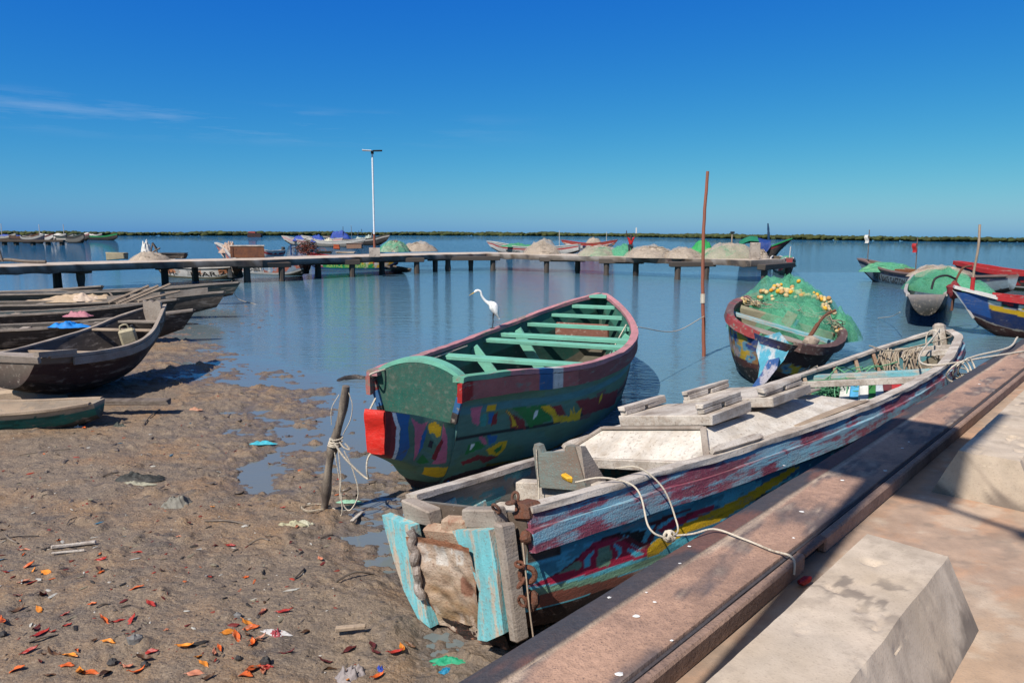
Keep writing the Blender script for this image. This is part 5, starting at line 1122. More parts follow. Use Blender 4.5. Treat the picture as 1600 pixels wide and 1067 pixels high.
bx = MB().box((0, 5.2, .86), (1.5, .5, .22), None, .02, srgb(150, 90, 50) * .7).build('brown_locker', M['paint_far'], lb[0])
rb = simple_boat('boat with a thick red rail and a flower painted side at the right edge', G_(1507, 446, 0), G_(1700, 462, 0), 2.0, .95, (.42, .0, .3), .3, stripes([(.40, srgb(40, 60, 44) * .5), (.46, wc), (.74, srgb(40, 44, 44)), (1, srgb(90, 100, 120) * .6)], srgb(120, 110, 100) * .5, motif=lambda C, q, V, sd_: C.__setitem__(((V > .48) & (V < .74) & (fbm(q * 2.4, V * 4, 601, 2) > .02)), P.ochre) or C.__setitem__(((V > .48) & (V < .74) & (fbm(q * 2.8, V * 4, 603, 2) > .12)), P.red)), np.array(P.red), 'paint_far', ((.3, .0),), 0, (.12, .3), 120, 30, .24, 'painted boats moored at the right', rake=(-.9, 0), gw=(.12, .10, -.12, .12))
# ---------------- pole, post, lamp
pr = G_(1098, 557, 0.0); pt_ = at_depth(1104.5, 268, pr[1] + .3)
m = MB(); Pp = np.stack([pr - np.array([0, 0, 1.2]) + (pt_ - pr + np.array([0, 0, 1.2])) * t_ for t_ in np.linspace(0, 1, 26)]); Pp[:, 0] += .04 * np.sin(np.linspace(0, 7, 26)); Pp[:, 0] += .03 * fbm(np.linspace(0, 8, 26), np.zeros(26), 3, 3)
m.tube(Pp, np.linspace(.050, .038, 26), 8); rp_ = m.build('mooring_pole', M['polerust']); tag(rp_, 'tall thin rusty red pole standing in the water between two boats', 'pole')
MB().tube(Pp[11:13] + np.array([0, -.0, 0]), .06, 8).build('rope_binding', M['rope'], rp_)
def crooked_post():
    a = mud_at(500, 797); b = at_depth(540, 603, a[1] - .12)
    P_ = np.stack([a - np.array([.03, 0, .25]) + (b - a + np.array([.03, 0, .25])) * t_ for t_ in np.linspace(0, 1, 24)])
    P_[:, 0] += .018 * np.sin(np.linspace(0, 9, 24)); P_[:, 1] += .012 * np.sin(np.linspace(1, 11, 24))
    r_ = .044 + .006 * np.sin(np.linspace(0, 23, 24)); r_[13:15] += .012; r_[6:8] += .008
    m = MB(); m.tube(P_, r_, 12); o_ = m.build('wooden_post', surf('peeled_post', col=(.105, .082, .066), wear=.38, wearcol=(.30, .25, .19), dirt=.4, bump=.8, grain=(12, 12, 2.2), sharp=.4)); tag(o_, 'leaning wooden stake in the mud with white rope knotted round it', 'post')
    def at(t_): return P_[0] + (P_[-1] - P_[0]) * t_
    mp_ = at(.63)
    for k in range(4):
        c = at(.60 + .02 * k); th = np.linspace(0, 6.5, 22); MB().tube(np.stack([c[0] + .066 * np.cos(th), c[1] + .066 * np.sin(th), c[2] + .015 * np.sin(th * .5 + k)], 1), .009, 5).build('rope_turn', M['rope'], o_)
    for pts, r2 in [([mp_ + [.05, -.05, .02], mp_ + [.11, -.06, -.05], mp_ + [.16, -.05, -.07], mp_ + [.11, -.05, .0]], .009), ([at(.95) + [.05, -.03, .02], at(.9) + [.10, -.03, -.02], at(.8) + [.12, -.03, .0], at(.66) + [.08, -.04, .04]], .005), ([at(.95) + [-.05, -.03, .0], at(.86) + [-.10, -.03, .0], at(.75) + [-.07, -.03, .0]], .005),
                   ([mp_ + [.04, -.06, -.02], mp_ + [.06, -.06, -.4], mp_ + [.05, -.05, -.62], mp_ + [.13, -.05, -.74], mp_ + [.22, -.05, -.62], mp_ + [.19, -.05, -.3], mp_ + [.10, -.05, -.08]], .007), ([mp_ + [.0, -.05, -.1], mp_ + [.05, -.05, -.5], mp_ + [.04, -.04, -.8], a + [.12, 0, .03], a + [.05, -.05, .02]], .006),
                   ([a + [.05, -.05, .03], a + [-.1, -.1, .03], a + [-.2, .02, .03], a + [-.05, .10, .03], a + [.1, .05, .03]], .012)]:
        MB().tube(curve3(pts, 7), r2, 5).build('rope_loop', M['rope'] if r2 != .012 else M['oldrope'], o_)
    sp = Mx_green @ np.array([-.05, -.9, .80]) + Lo_green
    r_ = MB().tube(curve3([mp_ + [-.03, -.06, .06], mp_ + [.12, -.08, -.16], mp_ + [.36, -.10, -.36], (mp_ + sp) / 2 + [.12, -.1, -.30], sp + [-.10, -.06, -.10], sp], 8), .011, 6).build('mooring_rope', M['rope']); tag(r_, 'white rope slung from the leaning stake to the red spur of the green boat', 'rope', 'mooring ropes')
Mx_green, Lo_green = frame(-1.035, 8.1, 20, 0, 1.1)
crooked_post()
def solar_lamp(label, base, h, wpan, lpan, az, plinth=True, gap=.1):
    r_ = thing('solar_street_lamp', label, 'street lamp', 'solar street lamps', loc=tuple(base)); r_.rotation_euler = (0, 0, -R(az))
    if plinth: MB().prism([(-.42, 0), (.42, 0), (.32, .62), (-.32, .62)], np.array([[1, 0, 0], [0, 0, 1], [0, -1, 0]]).T, np.array([0, 0, 0]), .75).build('plinth', M['pierconc'], r_)
    MB().tube([(0, 0, 0), (0, 0, h * .22)], .085, 10).build('lower_pole', M['polerust'], r_)
    MB().tube([(0, 0, h * .2), (0, 0, h)], .062, 10).build('pole', M['steel'], r_)
    for sg in (-1, 1):
        MB().box((0, sg * (lpan / 4 + gap / 2), h + .10), (wpan, lpan / 2, .05), rot('X', sg * .04), .01).build('solar_panel', M['steel'] if sg < 0 else M['black'], r_)
    MB().tube([(0, 0, h - .12), (0, 0, h + .10)], .10, 8).build('head', M['black'], r_)
    return r_
lbp = at_depth(585.5, 399, 50.5); lbp[2] = 1.4
solar_lamp('tall white solar lamp post standing on the pier', lbp, float(at_depth(578, 238, 50.5)[2]) - 1.4, .6, 1.25, 80)
# ================================================================== what lies on the pier
def deck_at(px, py): return ground_at(px, py, 1.42)
for lab, px, py, wpx, hpx, mats, sd in [
  ('green and beige net heap beside the plinth of the white lamp post', 615, 393, 44, 17, ('net_beige_solid', 'net_green'), 51),
  ('beige net heap just right of the green heap by the lamp post', 652, 392.5, 56, 15, ('net_beige_solid', 'net_beige'), 52),
  ('pointed beige net heap alone in the middle of the pier', 848, 397, 50, 21, ('net_beige_solid', 'net_beige'), 53),
  ('pale green net heap left of the bright green one on the pier', 936, 399.5, 60, 16, ('net_green_solid', 'net_beige'), 54),
  ('bright green net heap on the pier in front of the person in red', 977, 400, 42, 18, ('net_green_solid', 'net_green'), 55),
  ('wide beige net heap right of the person in red', 1022, 402, 70, 19, ('net_beige_solid', 'net_beige'), 56),
  ('beige net heap on the pier behind the tall red pole', 1073, 403, 54, 16, ('net_beige_solid', 'net_beige'), 57),
  ('large pale green net heap beside the square end post of the pier', 1145, 404, 84, 24, ('net_green_solid', 'net_beige'), 58),
  ('small beige net heap right of the square end post', 1188, 403.5, 36, 15, ('net_beige_solid', 'net_beige'), 59)]:
    c = deck_at(px, py); s_ = c[1] / FPX
    net_heap('net_heap', lab, 'fishing net', c + np.array([0, .8, -.03]), wpx * s_ / 2, min(1.3, wpx * s_ / 2), hpx * s_ * .78, 0, mats, 'fishing nets', 110, sd, 1.16, .36, .014)
c = deck_at(1105, 402) + np.array([0, 1.9, 0])
cloth('tarpaulin', 'bright green tarpaulin over goods between the net heaps', 'tarpaulin', c, 1.1, .7, 1.0, srgb(46, 158, 84) * .8, 0, 61, 2.0)
ck = thing('storage_chest', 'rust brown chest with a white lid standing on the pier', 'chest', loc=tuple(deck_at(382, 403) + np.array([0, .6, 0]))); ck.rotation_euler = (0, 0, R(18))
MB().box((0, 0, .36), (2.05, .95, .72), None, .02, jit=.01).build('chest_body', surf('rusty_chest', col=(.21, .085, .04), wear=.45, wearcol=(.13, .055, .035), dirt=.5, bump=.6, grain=(3, 3, 3), sharp=.5, dirtcol=(.05, .03, .025), fine=10), ck)
MB().box((0, 0, .76), (2.12, 1.0, .07), None, .015).build('lid', M['whitewood'], ck)
m = MB(); m.box((-.9, -.49, .36), (.10, .03, .70), None, .005); m.build('hinge_strip', M['rust'], ck)
# a tangled heap of cages, a blue stake and odds and ends
tg_ = deck_at(474, 397) + np.array([0, 1.0, 0]); m = MB()
for k in range(70):
    th = np.linspace(0, 6.6, 14); r_ = RNG.uniform(.15, .4); A_ = np.array(Matrix.Rotation(RNG.uniform(0, 3), 3, 'X') @ Matrix.Rotation(RNG.uniform(0, 3), 3, 'Z')); cc = np.array([RNG.normal(0, .38), RNG.normal(0, .25), abs(RNG.normal(.32, .26))])
    m.tube(np.stack([r_ * np.cos(th), r_ * np.sin(th), 0 * th], 1) @ A_.T + cc, .018, 4, (srgb(120, 70, 60) * .5, srgb(80, 50, 44) * .5, srgb(160, 70, 50) * .6)[k % 3])
o_ = m.build('wire_tangle', M['paint_far']); o_.location = tuple(tg_); tag(o_, 'tangle of rusty wire loops piled on the pier', 'wire')
o_ = MB().tube([(0, 0, 0), (0, 0, .78)], .05, 8, srgb(20, 70, 130) * .8).build('blue_stake', M['paint_far']); o_.location = tuple(deck_at(455, 399)); tag(o_, 'short blue stake standing left of the wire tangle', 'stake')
for lab, nm, px, py, sz, col in [('small orange crate on the pier left of the lamp post', 'crate', 524, 390, (.55, .4, .42), srgb(186, 84, 46) * .75), ('wide tan box behind the orange crate', 'wooden_box', 552, 389, (1.6, .5, .5), srgb(160, 124, 104) * .65), ('low dark slab of wood at the pier edge', 'wooden_slab', 503, 397, (1.2, .5, .16), srgb(50, 46, 40) * .6), ('pale flat board lying on the pier left of the lamp post', 'flat_board', 538, 396, (1.5, .6, .08), srgb(196, 180, 160) * .7), ('pale stacked slabs on the left arm of the pier', 'slab_stack', 175, 406, (1.05, .5, .36), srgb(184, 170, 140) * .65), ('dark low table of boards left of the chest', 'board_table', 264, 405, (1.5, .5, .30), srgb(56, 52, 50) * .5)]:
    r_ = thing(nm, lab, nm.replace('_', ' ').split()[-1] if nm != 'board_table' else 'table', loc=tuple(deck_at(px, py) + np.array([0, .6, 0])))
    MB().box((0, 0, sz[2] / 2), sz, None, .03, col, jit=.03).build('body', M['paint_far'], r_)
    MB().box((0, 0, sz[2] + .03), (sz[0] * 1.06, sz[1] * 1.06, .05), None, .015, np.array(col) * 1.2, jit=.012).build('top_board', M['paint_far'], r_)
net_heap('net_heap', 'low grey net heap on the left arm of the pier', 'fishing net', deck_at(228, 407) + np.array([0, .5, 0]), .95, .5, .42, 20, ('net_beige_solid', 'net_beige'), 'fishing nets', 30, 71, sr=.01)
cloth('white_sack', 'white sacks heaped on the grey net on the left arm of the pier', 'sack', deck_at(217, 403) + np.array([0, .9, .25]), .42, .3, .75, wc, 0, 72)
m = MB(); 
for a, b in (((-.35, 0, 0), (-.1, 0, .95)), ((.3, 0, 0), (-.1, 0, .95)), ((-.25, 0, .3), (.35, 0, .62)), ((-.1, 0, .95), (.1, .2, .5))): m.tube([a, b], .05, 5)
o_ = m.build('trestle', M['darkwood']); o_.location = tuple(deck_at(230, 404) + np.array([0, 1.0, 0])); tag(o_, 'dark wooden trestle poking up from the grey net heap', 'trestle')
m = MB(); m.tube(curve3([(-1.6, 0, .1), (-.8, .1, .2), (.2, 0, .12), (1.2, .1, .10)], 5), .09, 6); m.tube(curve3([(-.9, 0, .1), (-1.0, 0, .55), (-1.05, 0, .85)], 4), .05, 5); o_ = m.build('driftwood', M['darkwood']); o_.location = tuple(deck_at(22, 413) + np.array([0, .5, 0])); tag(o_, 'dark driftwood branch lying at the left end of the pier', 'driftwood')
e0, e1 = deck_at(583, 393), deck_at(640, 399)
simple_boat('small dark canoe lying on the pier right of the lamp post', e0 + [0, 1.6, 0], e1 + [0, .5, 0], .7, .30, (.1, .3, .1), .0, stripes([(1, (.06, .05, .045))], (.05, .045, .04)), None, 'darkwood', (), 0, (.1, .1), 40, 12, .3, None, z0=1.44, name='canoe')
ps = thing('signal_post', 'thin post with a dark cap near the end of the pier', 'post', loc=tuple(deck_at(1154, 398) + np.array([0, 2.0, 0])))
MB().tube([(0, 0, 0), (0, 0, 1.75)], .06, 8).build('post', M['tanwood'], ps); MB().box((0.02, 0, 1.80), (.32, .24, .16), None, .03).build('cap', M['black'], ps)

# ---------------- the person in red with raised arms
def person():
    base = at_depth(985, 400, 54.0); base[2] = 1.42
    root = thing('person', 'person in a red shirt on the pier raising both arms', 'person', loc=tuple(base)); root.rotation_euler = (0, 0, R(12))
    J = {'pel': (0, 0, .82, .125), 'w': (0, 0, .95, .12), 'ch': (0, 0, 1.16, .145), 'nk': (0, 0, 1.32, .055), 'hd0': (0, -.01, 1.42, .075), 'hd1': (0, -.01, 1.51, .085), 'hd2': (0, 0, 1.57, .06)}
    E_ = [('pel', 'w'), ('w', 'ch'), ('ch', 'nk'), ('nk', 'hd0'), ('hd0', 'hd1'), ('hd1', 'hd2')]
    for s_, n_ in ((-1, 'l'), (1, 'r')):
        J.update({n_ + 'sh': (s_ * .17, 0, 1.27, .062), n_ + 'el': (s_ * .34, -.02, 1.47, .045), n_ + 'wr': (s_ * .37, -.04, 1.72, .03), n_ + 'ha': (s_ * .38, -.05, 1.82, .032), n_ + 'hp': (s_ * .10, 0, .76, .095), n_ + 'kn': (s_ * .12, -.02, .43, .065), n_ + 'an': (s_ * .12, .02, .07, .04), n_ + 'to': (s_ * .13, -.16, .03, .032)})
        E_ += [('ch', n_ + 'sh'), (n_ + 'sh', n_ + 'el'), (n_ + 'el', n_ + 'wr'), (n_ + 'wr', n_ + 'ha'), ('pel', n_ + 'hp'), (n_ + 'hp', n_ + 'kn'), (n_ + 'kn', n_ + 'an'), (n_ + 'an', n_ + 'to')]
        for f_ in range(5):
            fx = s_ * (.36 + .013 * f_); J[n_ + 'f%d' % f_] = (fx, -.055 - .004 * f_, 1.90 - (.03 if f_ in (0, 3) else .06 if f_ == 4 else 0), .010); E_.append((n_ + 'ha', n_ + 'f%d' % f_))
    def skinned(keys, edges, name, mat, parent, grow=1.0, sub=2):
        keys = list(keys); me = bpy.data.meshes.new(name); me.from_pydata([J[k][:3] for k in keys], [[keys.index(a), keys.index(b)] for a, b in edges], [])
        ob = bpy.data.objects.new(name, me); COL.objects.link(ob); md = ob.modifiers.new('skin', 'SKIN'); md.use_smooth_shade = True
        for i, k in enumerate(keys): me.skin_vertices[0].data[i].radius = (J[k][3] * grow, J[k][3] * grow * (.72 if k in ('ch', 'w', 'pel') else 1)); me.skin_vertices[0].data[i].use_root = (i == 0)
        ob.modifiers.new('sub', 'SUBSURF').levels = sub; ob.modifiers['sub'].render_levels = sub
        dg = bpy.context.evaluated_depsgraph_get(); m2 = bpy.data.meshes.new_from_object(ob.evaluated_get(dg)); bpy.data.objects.remove(ob)
        m2.materials.clear(); m2.materials.append(mat); o2 = bpy.data.objects.new(name, m2); COL.objects.link(o2); o2.parent = parent; return o2
    body = skinned(J.keys(), E_, 'body', M['skin'], root)
    J['lse'] = (-.27, -.01, 1.38, .056); J['rse'] = (.27, -.01, 1.38, .056)
    skinned(['pel', 'w', 'ch', 'lsh', 'rsh', 'lse', 'rse'], [('pel', 'w'), ('w', 'ch'), ('ch', 'lsh'), ('ch', 'rsh'), ('lsh', 'lse'), ('rsh', 'rse')], 'red_shirt', surf('red_cloth', col=tuple(srgb(200, 34, 40) * .85), dirt=.1, bump=.2), root, 1.22)
    skinned(['pel', 'lhp', 'rhp', 'lkn', 'rkn'], [('pel', 'lhp'), ('pel', 'rhp'), ('lhp', 'lkn'), ('rhp', 'rkn')], 'dark_shorts', surf('dark_cloth', col=(.03, .035, .05), dirt=.1, bump=.2), root, 1.2)
    MB().ellip((0, .012, 1.53), (.092, .10, .085), 12, 9).build('hair', M['black'], root)
    for s_ in (-1, 1): MB().ellip((s_ * .033, -.088, 1.485), (.013, .008, .008), 7, 5, (.7, .7, .68)).build('eye', M['plastic'], root); MB().ellip((s_ * .088, -.005, 1.48), (.012, .022, .032), 7, 5).build('ear', M['skin'], root)
    MB().ellip((0, -.098, 1.455), (.014, .02, .022), 7, 5).build('nose', M['skin'], root); MB().ellip((0, -.086, 1.42), (.026, .012, .010), 7, 5, (.10, .04, .035)).build('mouth', M['plastic'], root)
    return root
person()
hold = at_depth(985, 400, 54.0); o_ = MB().box((0, 0, 0), (.10, .03, .42), None, .01, wc).build('white_bag', M['plastic']); o_.location = (hold[0] + .385, hold[1] - .0, 1.42 + 1.88); tag(o_, 'white strip held up in the hand of the person in red', 'bag')

# ================================================================== boats beyond the pier
wh = srgb(214, 208, 200) * .8; rd = srgb(186, 50, 56) * .8; bl = srgb(30, 70, 160) * .8; gn = srgb(30, 160, 92) * .8
def wp(px, py): return ground_at(px, py, 0)
def flecks(seed, cols, v0, v1, thr=.13):
    def f(C, q, V, sd_):
        for k, c in enumerate(cols): C[(V > v0) & (V < v1) & (fbm(q * 1.8 + 5 * k, V * 3, seed + k, 3) > thr)] = c
    return f
far = 'painted boats beyond the pier'
w1 = simple_boat('white lettered boat moored behind the left arm of the pier', wp(246, 431), wp(372, 437), 1.9, .72, (.85, .0, .15), .3, stripes([(.30, srgb(60, 54, 46) * .6), (.38, srgb(120, 110, 80) * .6), (.86, wh), (1, srgb(150, 130, 120) * .7)], srgb(120, 110, 100) * .5, 81, flecks(81, [srgb(200, 130, 90) * .7, srgb(180, 176, 170) * .7], .45, .86, .16)), wh * .8, 'paint_far', ((.3, .05), (.6, .05)), 0, (.06, .5), 90, 22, .22, far, rake=(-1.4, 0))
letter_strip(w1, 'TH-', 1.6, 3.2, .42, .72, 1, dk); letter_strip(w1, 'IMAR.25', 4.6, 8.0, .45, .74, 1, dk)
w2 = simple_boat('white boat with an upturned painted prow and lettering behind the chest', wp(352, 424), wp(480, 431), 1.9, .80, (1.45, .0, .15), .3, stripes([(.30, srgb(70, 64, 50) * .6), (.80, wh), (.86, srgb(50, 70, 110)), (1, wh * .9)], srgb(120, 110, 100) * .5, 83, flecks(83, [srgb(200, 120, 100) * .7, srgb(150, 170, 190) * .7], .4, .8, .17)), wh * .85, 'paint_far', ((.3, .05), (.6, .05)), 0, (.06, .5), 90, 22, .22, far, rake=(-1.2, 0))
letter_strip(w2, 'CHERIF', 1.8, 3.3, .45, .72, 1, dk); letter_strip(w2, 'D-0860.11', 4.3, 6.0, .45, .72, 1, dk)
o_ = MB().box((0, w2[1].L - .25, .55), (.5, .45, .85), None, .08, (.04, .045, .05), jit=.03).build('outboard_motor', M['paint_far'], w2[0])
o_ = MB().box((0, w1[1].L - .25, .50), (.9, .55, .9), None, .10, (.05, .06, .07), jit=.05).build('outboard_motor', M['paint_far'], w1[0])
cloth('cargo_heap', 'white and brown bundles piled in the upturned prow left of the chest', 'bundles', in_boat(w2, 0, .6, 1.45), .8, .5, .8, srgb(200, 170, 150) * .7, 0, 84, 6)
sv = simple_boat('boat with a green lettered panel and red rails behind the pier', wp(482, 419.5), wp(622, 421), 2.1, 1.0, (.35, .0, .35), .3, stripes([(.20, srgb(30, 50, 90) * .7), (.29, srgb(30, 90, 160) * .7), (.68, gn), (.80, srgb(200, 190, 140) * .7), (.92, rd), (1, wh)], srgb(110, 100, 96) * .5, 87, lambda C, q, V, sd_: (C.__setitem__((V > .29) & (V < .68) & (q < 1.6), rd), C.__setitem__((V > .29) & (V < .68) & (q < 1.6) & (fbm(q * 3, V * 5, 87, 2) > .05), wh), C.__setitem__((V > .29) & (V < .68) & (q > 5.0) & (fbm(q * 2, V * 5, 88, 2) > -.02), srgb(220, 180, 60) * .8), C.__setitem__((V > .29) & (V < .72) & (q > 6.0) & (fbm(q * 2, V * 5, 89, 2) > .05), rd), C.__setitem__((V > .29) & (V < .68) & (q > 4.6) & (fbm(q * 2.4, V * 5, 90, 2) > .16), wh))), rd, 'paint_far', ((.3, .05), (.7, .05)), 0, (.3, .3), 90, 26, .2, far)
letter_strip(sv, 'SERVICE', 1.9, 3.4, .34, .64, 1, srgb(196, 226, 120) * .8); letter_strip(sv, 'NIAOUGERAN', 3.6, 5.6, .34, .64, 1, srgb(196, 226, 120) * .8)
sb = simple_boat('small white and red boat just right of the chest', wp(408, 402), wp(444, 401), 1.5, .75, (.3, .0, .1), .25, stripes([(.5, wh), (.7, rd), (1, wh)], srgb(120, 110, 100) * .5), wh, 'paint_far', (), 0, (.1, .5), 40, 12, .2, far)
MB().box((0, sb[1].L - .1, .9), (.4, .35, .7), None, .06, (.05, .05, .05)).build('outboard_motor', M['paint_far'], sb[0])
c1 = simple_boat('white boat with a red rail and green cargo left of the pointed net heap', wp(768, 393.5), wp(905, 399), 2.4, 1.05, (.75, .0, .55), .3, stripes([(.2, dk * .5), (.62, wh), (.80, rd), (1, wh * .8)], srgb(120, 110, 100) * .5, 91), wh, 'paint_far', (), 0, (.08, .2), 70, 20, .2, far, rake=(-1.5, 0))
letter_strip(c1, 'MOUNEGAN', 5.5, 9.5, .28, .56, 1, dk); letter_strip(c1, 'WEEL', 10.4, 12.6, .28, .56, 1, dk)
cloth('net_cargo', 'green nets and pale bundles lying in the white boat with the red rail', 'net', in_boat(c1, 0, c1[1].L * .34, .95), 3.0, .7, .55, srgb(70, 150, 110) * .7, 0, 92, 6)
c2 = simple_boat('long white boat with red rail and orange patch beyond the net heaps', wp(884, 388.5), wp(958, 389.5), 2.5, 1.2, (.6, .0, .7), .3, stripes([(.2, dk * .5), (.66, wh), (.84, rd), (1, srgb(190, 120, 80) * .7)], srgb(120, 110, 100) * .5, 95, flecks(95, [srgb(214, 120, 40) * .8, srgb(40, 60, 100) * .8], .3, .66, .2)), rd, 'paint_far', (), 0, (.10, .08), 60, 18, .2, far, rake=(-1.2, 1.0))
letter_strip(c2, 'ADJI  DIAME', 1.8, 7.0, .28, .60, 1, dk)
net_heap('net_heap', 'beige net heap in the long white boat beyond the pier', 'fishing net', in_boat(c2, 0, 6.2, 1.0), 1.6, .9, 1.1, 0, ('net_beige_solid', 'net_beige'), 'fishing nets', 20, 96, sr=.02)
for bt, s_, col in ((c1, .80, wh), (c2, .86, wh)):
    MB().tube([(0, bt[1].L * s_, .8), (.05, bt[1].L * s_, 3.6)], .05, 5, col).build('mast', M['paint_far'], bt[0])
# the boat with tarpaulins at the end of the pier
tb = simple_boat('dark boat with green and blue tarpaulins moored past the end of the pier', wp(1150, 413), wp(1212, 414), 2.3, 1.5, (.1, .0, 1.25), .3, stripes([(.5, srgb(50, 44, 40) * .6), (.84, srgb(96, 84, 76) * .55), (.92, rd), (1, gn * .9)], srgb(40, 36, 34) * .5, 97), np.array(gn) * .9, 'paint_far', (), 0, (.5, .06), 80, 20, .24, far, rake=(0, 1.6))
L_ = tb[1].L
def sheet(name, lab, P_, col):
    G0 = np.array(P_, float); u = np.linspace(0, 1, 20); v = np.linspace(0, 1, 14)
    G1 = np.stack([spline(np.linspace(0, 1, G0.shape[0]), G0[:, j, k], u) for j in range(G0.shape[1]) for k in range(3)], 1).reshape(20, G0.shape[1], 3)
    G2 = np.stack([np.stack([spline(np.linspace(0, 1, G0.shape[1]), G1[i, :, k], v) for k in range(3)], 1) for i in range(20)])
    G2 = G2 + .05 * np.stack([fbm(G2[..., 0] * 4, G2[..., 1] * 4 + G2[..., 2], s_, 3) for s_ in (1, 2, 3)], -1)
    m = MB(); m.grid(G2, col); m.grid(G2 + np.array([0, 0, -.02]), col, flip=True); o_ = m.build(name, M['plastic'], angle=180); o_.matrix_world = Matrix.Translation(Vector(tb[3])) @ Matrix([list(r_) for r_ in tb[2]]).to_4x4(); return tag(o_, lab, 'tarpaulin', 'tarpaulins on the boat at the pier end')
sheet('tarpaulin', 'green tarpaulin roof with a dark opening on the boat at the pier end', [[(1.1, L_ * .05, 1.9), (.0, L_ * .05, 2.4), (-1.0, L_ * .05, 2.0)], [(1.1, L_ * .3, 2.4), (0, L_ * .3, 2.9), (-1, L_ * .3, 2.2)], [(1.2, L_ * .55, 2.35), (0, L_ * .5, 2.85), (-1, L_ * .5, 2.2)]], srgb(24, 120, 90) * .75)
sheet('tarpaulin', 'blue tarpaulin hanging over the bow of the boat at the pier end', [[(1.32, L_ * .50, 1.2), (1.0, L_ * .50, 2.2), (0, L_ * .5, 2.75), (-.9, L_ * .5, 2.1)], [(1.30, L_ * .66, .9), (.95, L_ * .66, 2.2), (0, L_ * .66, 2.6), (-.8, L_ * .66, 2.2)], [(1.0, L_ * .84, 1.9), (.7, L_ * .84, 2.4), (0, L_ * .84, 2.5), (-.6, L_ * .84, 2.4)]], srgb(20, 60, 130) * .75)
o_ = MB().tube(curve3([(0, L_ * .80, 2.2), (-.1, L_ * .78, 3.1), (-.25, L_ * .75, 4.2)], 5), [.10, .12, .10, .13, .11, .14, .10, .12, .10, .08, .07], 7, srgb(14, 60, 96) * .75).build('wrapped_mast', M['plastic'], tb[0])
# a small white prow behind the green net
pw = simple_boat('small boat with white and green prow half hidden behind the net with floats', wp(1232, 433), wp(1212, 417), 1.6, .85, (.55, .0, .2), .3, stripes([(.4, srgb(40, 90, 70) * .6), (.75, wh), (1, srgb(150, 80, 80) * .7)], srgb(120, 110, 96) * .6, 99, flecks(99, [gn, rd], .4, .8, .12)), wh, 'paint_far', ((.35, .05),), 0, (.30, .4), 60, 18, .3, far)
MB().tube([(0, .4, 1.1), (.05, .4, 2.2)], .04, 5, wh).build('prow_stick', M['paint_far'], pw[0])
net_heap('net_heap', 'small green net in the boat with the white and green prow', 'fishing net', in_boat(pw, 0, 2.4, .7), .6, 1.0, .6, 0, ('net_green_solid', 'net_green'), 'fishing nets', 20, 101, sr=.012)
# group of long boats beyond the lamp post
for lab, p0, p1, B_, fb, sh, bands, tarps in [
  ('white boat with pink rail and blue cover, leftmost of three beyond the lamp', (446, 382.2), (532, 384), 2.6, 1.3, (1.0, .0, .6), [(.25, dk * .5), (.6, wh * .8), (.82, srgb(220, 160, 160) * .75), (1, wh)], [(.30, 2.6, 1.3, bl), (.62, 2.0, 1.2, wh * .8)]),
  ('grey white boat with pale and blue covers, middle of three beyond the lamp', (480, 385.5), (566, 386.5), 2.6, 1.3, (1.2, .0, .7), [(.25, dk * .5), (.6, srgb(150, 146, 140) * .7), (.8, wh), (1, wh)], [(.20, 2.0, 1.5, bl), (.36, 2.2, 1.5, srgb(210, 204, 180) * .75)]),
  ('dark boat with blue tarpaulin and many poles just beyond the lamp post', (512, 382.5), (604, 383.5), 3.0, 1.5, (.9, .0, 1.3), [(.3, dk * .5), (.7, srgb(70, 66, 66) * .6), (.84, wh), (1, srgb(120, 110, 100) * .6)], [(.22, 3.6, 2.3, bl), (.66, 2.6, 2.3, srgb(180, 190, 180) * .7)])]:
    bt = simple_boat(lab, wp(*p0), wp(*p1), B_, fb, sh, .3, stripes(bands, srgb(100, 96, 90) * .5, 111), np.array(bands[-1][1]), 'paint_far', (), 0, (.06, .08), 60, 16, .2, far, rake=(-1.6, 1.2))
    for k, (t_, rx, hh, col) in enumerate(tarps):
        cloth('deck_cover', 'cover draped over the %s' % lab.split(',')[0].replace('long ', '').split(' with ')[0] + (' near its middle' if k else ' towards its left end'), 'cover', in_boat(bt, 0, bt[1].L * t_, fb * .8), rx, 1.0, hh, col, 0, 120 + k, 2.0)
    if 'poles' in lab:
        for k in range(7):
            t_ = .18 + .11 * k; MB().tube([(RNG.normal(0, .4), bt[1].L * t_, 1.0), (RNG.normal(0, .5), bt[1].L * t_ + RNG.normal(0, .7), RNG.uniform(3.2, 5.2))], .07, 5, (srgb(40, 70, 110), srgb(60, 56, 50), wh)[k % 3] * .8).build('pole', M['paint_far'], bt[0])
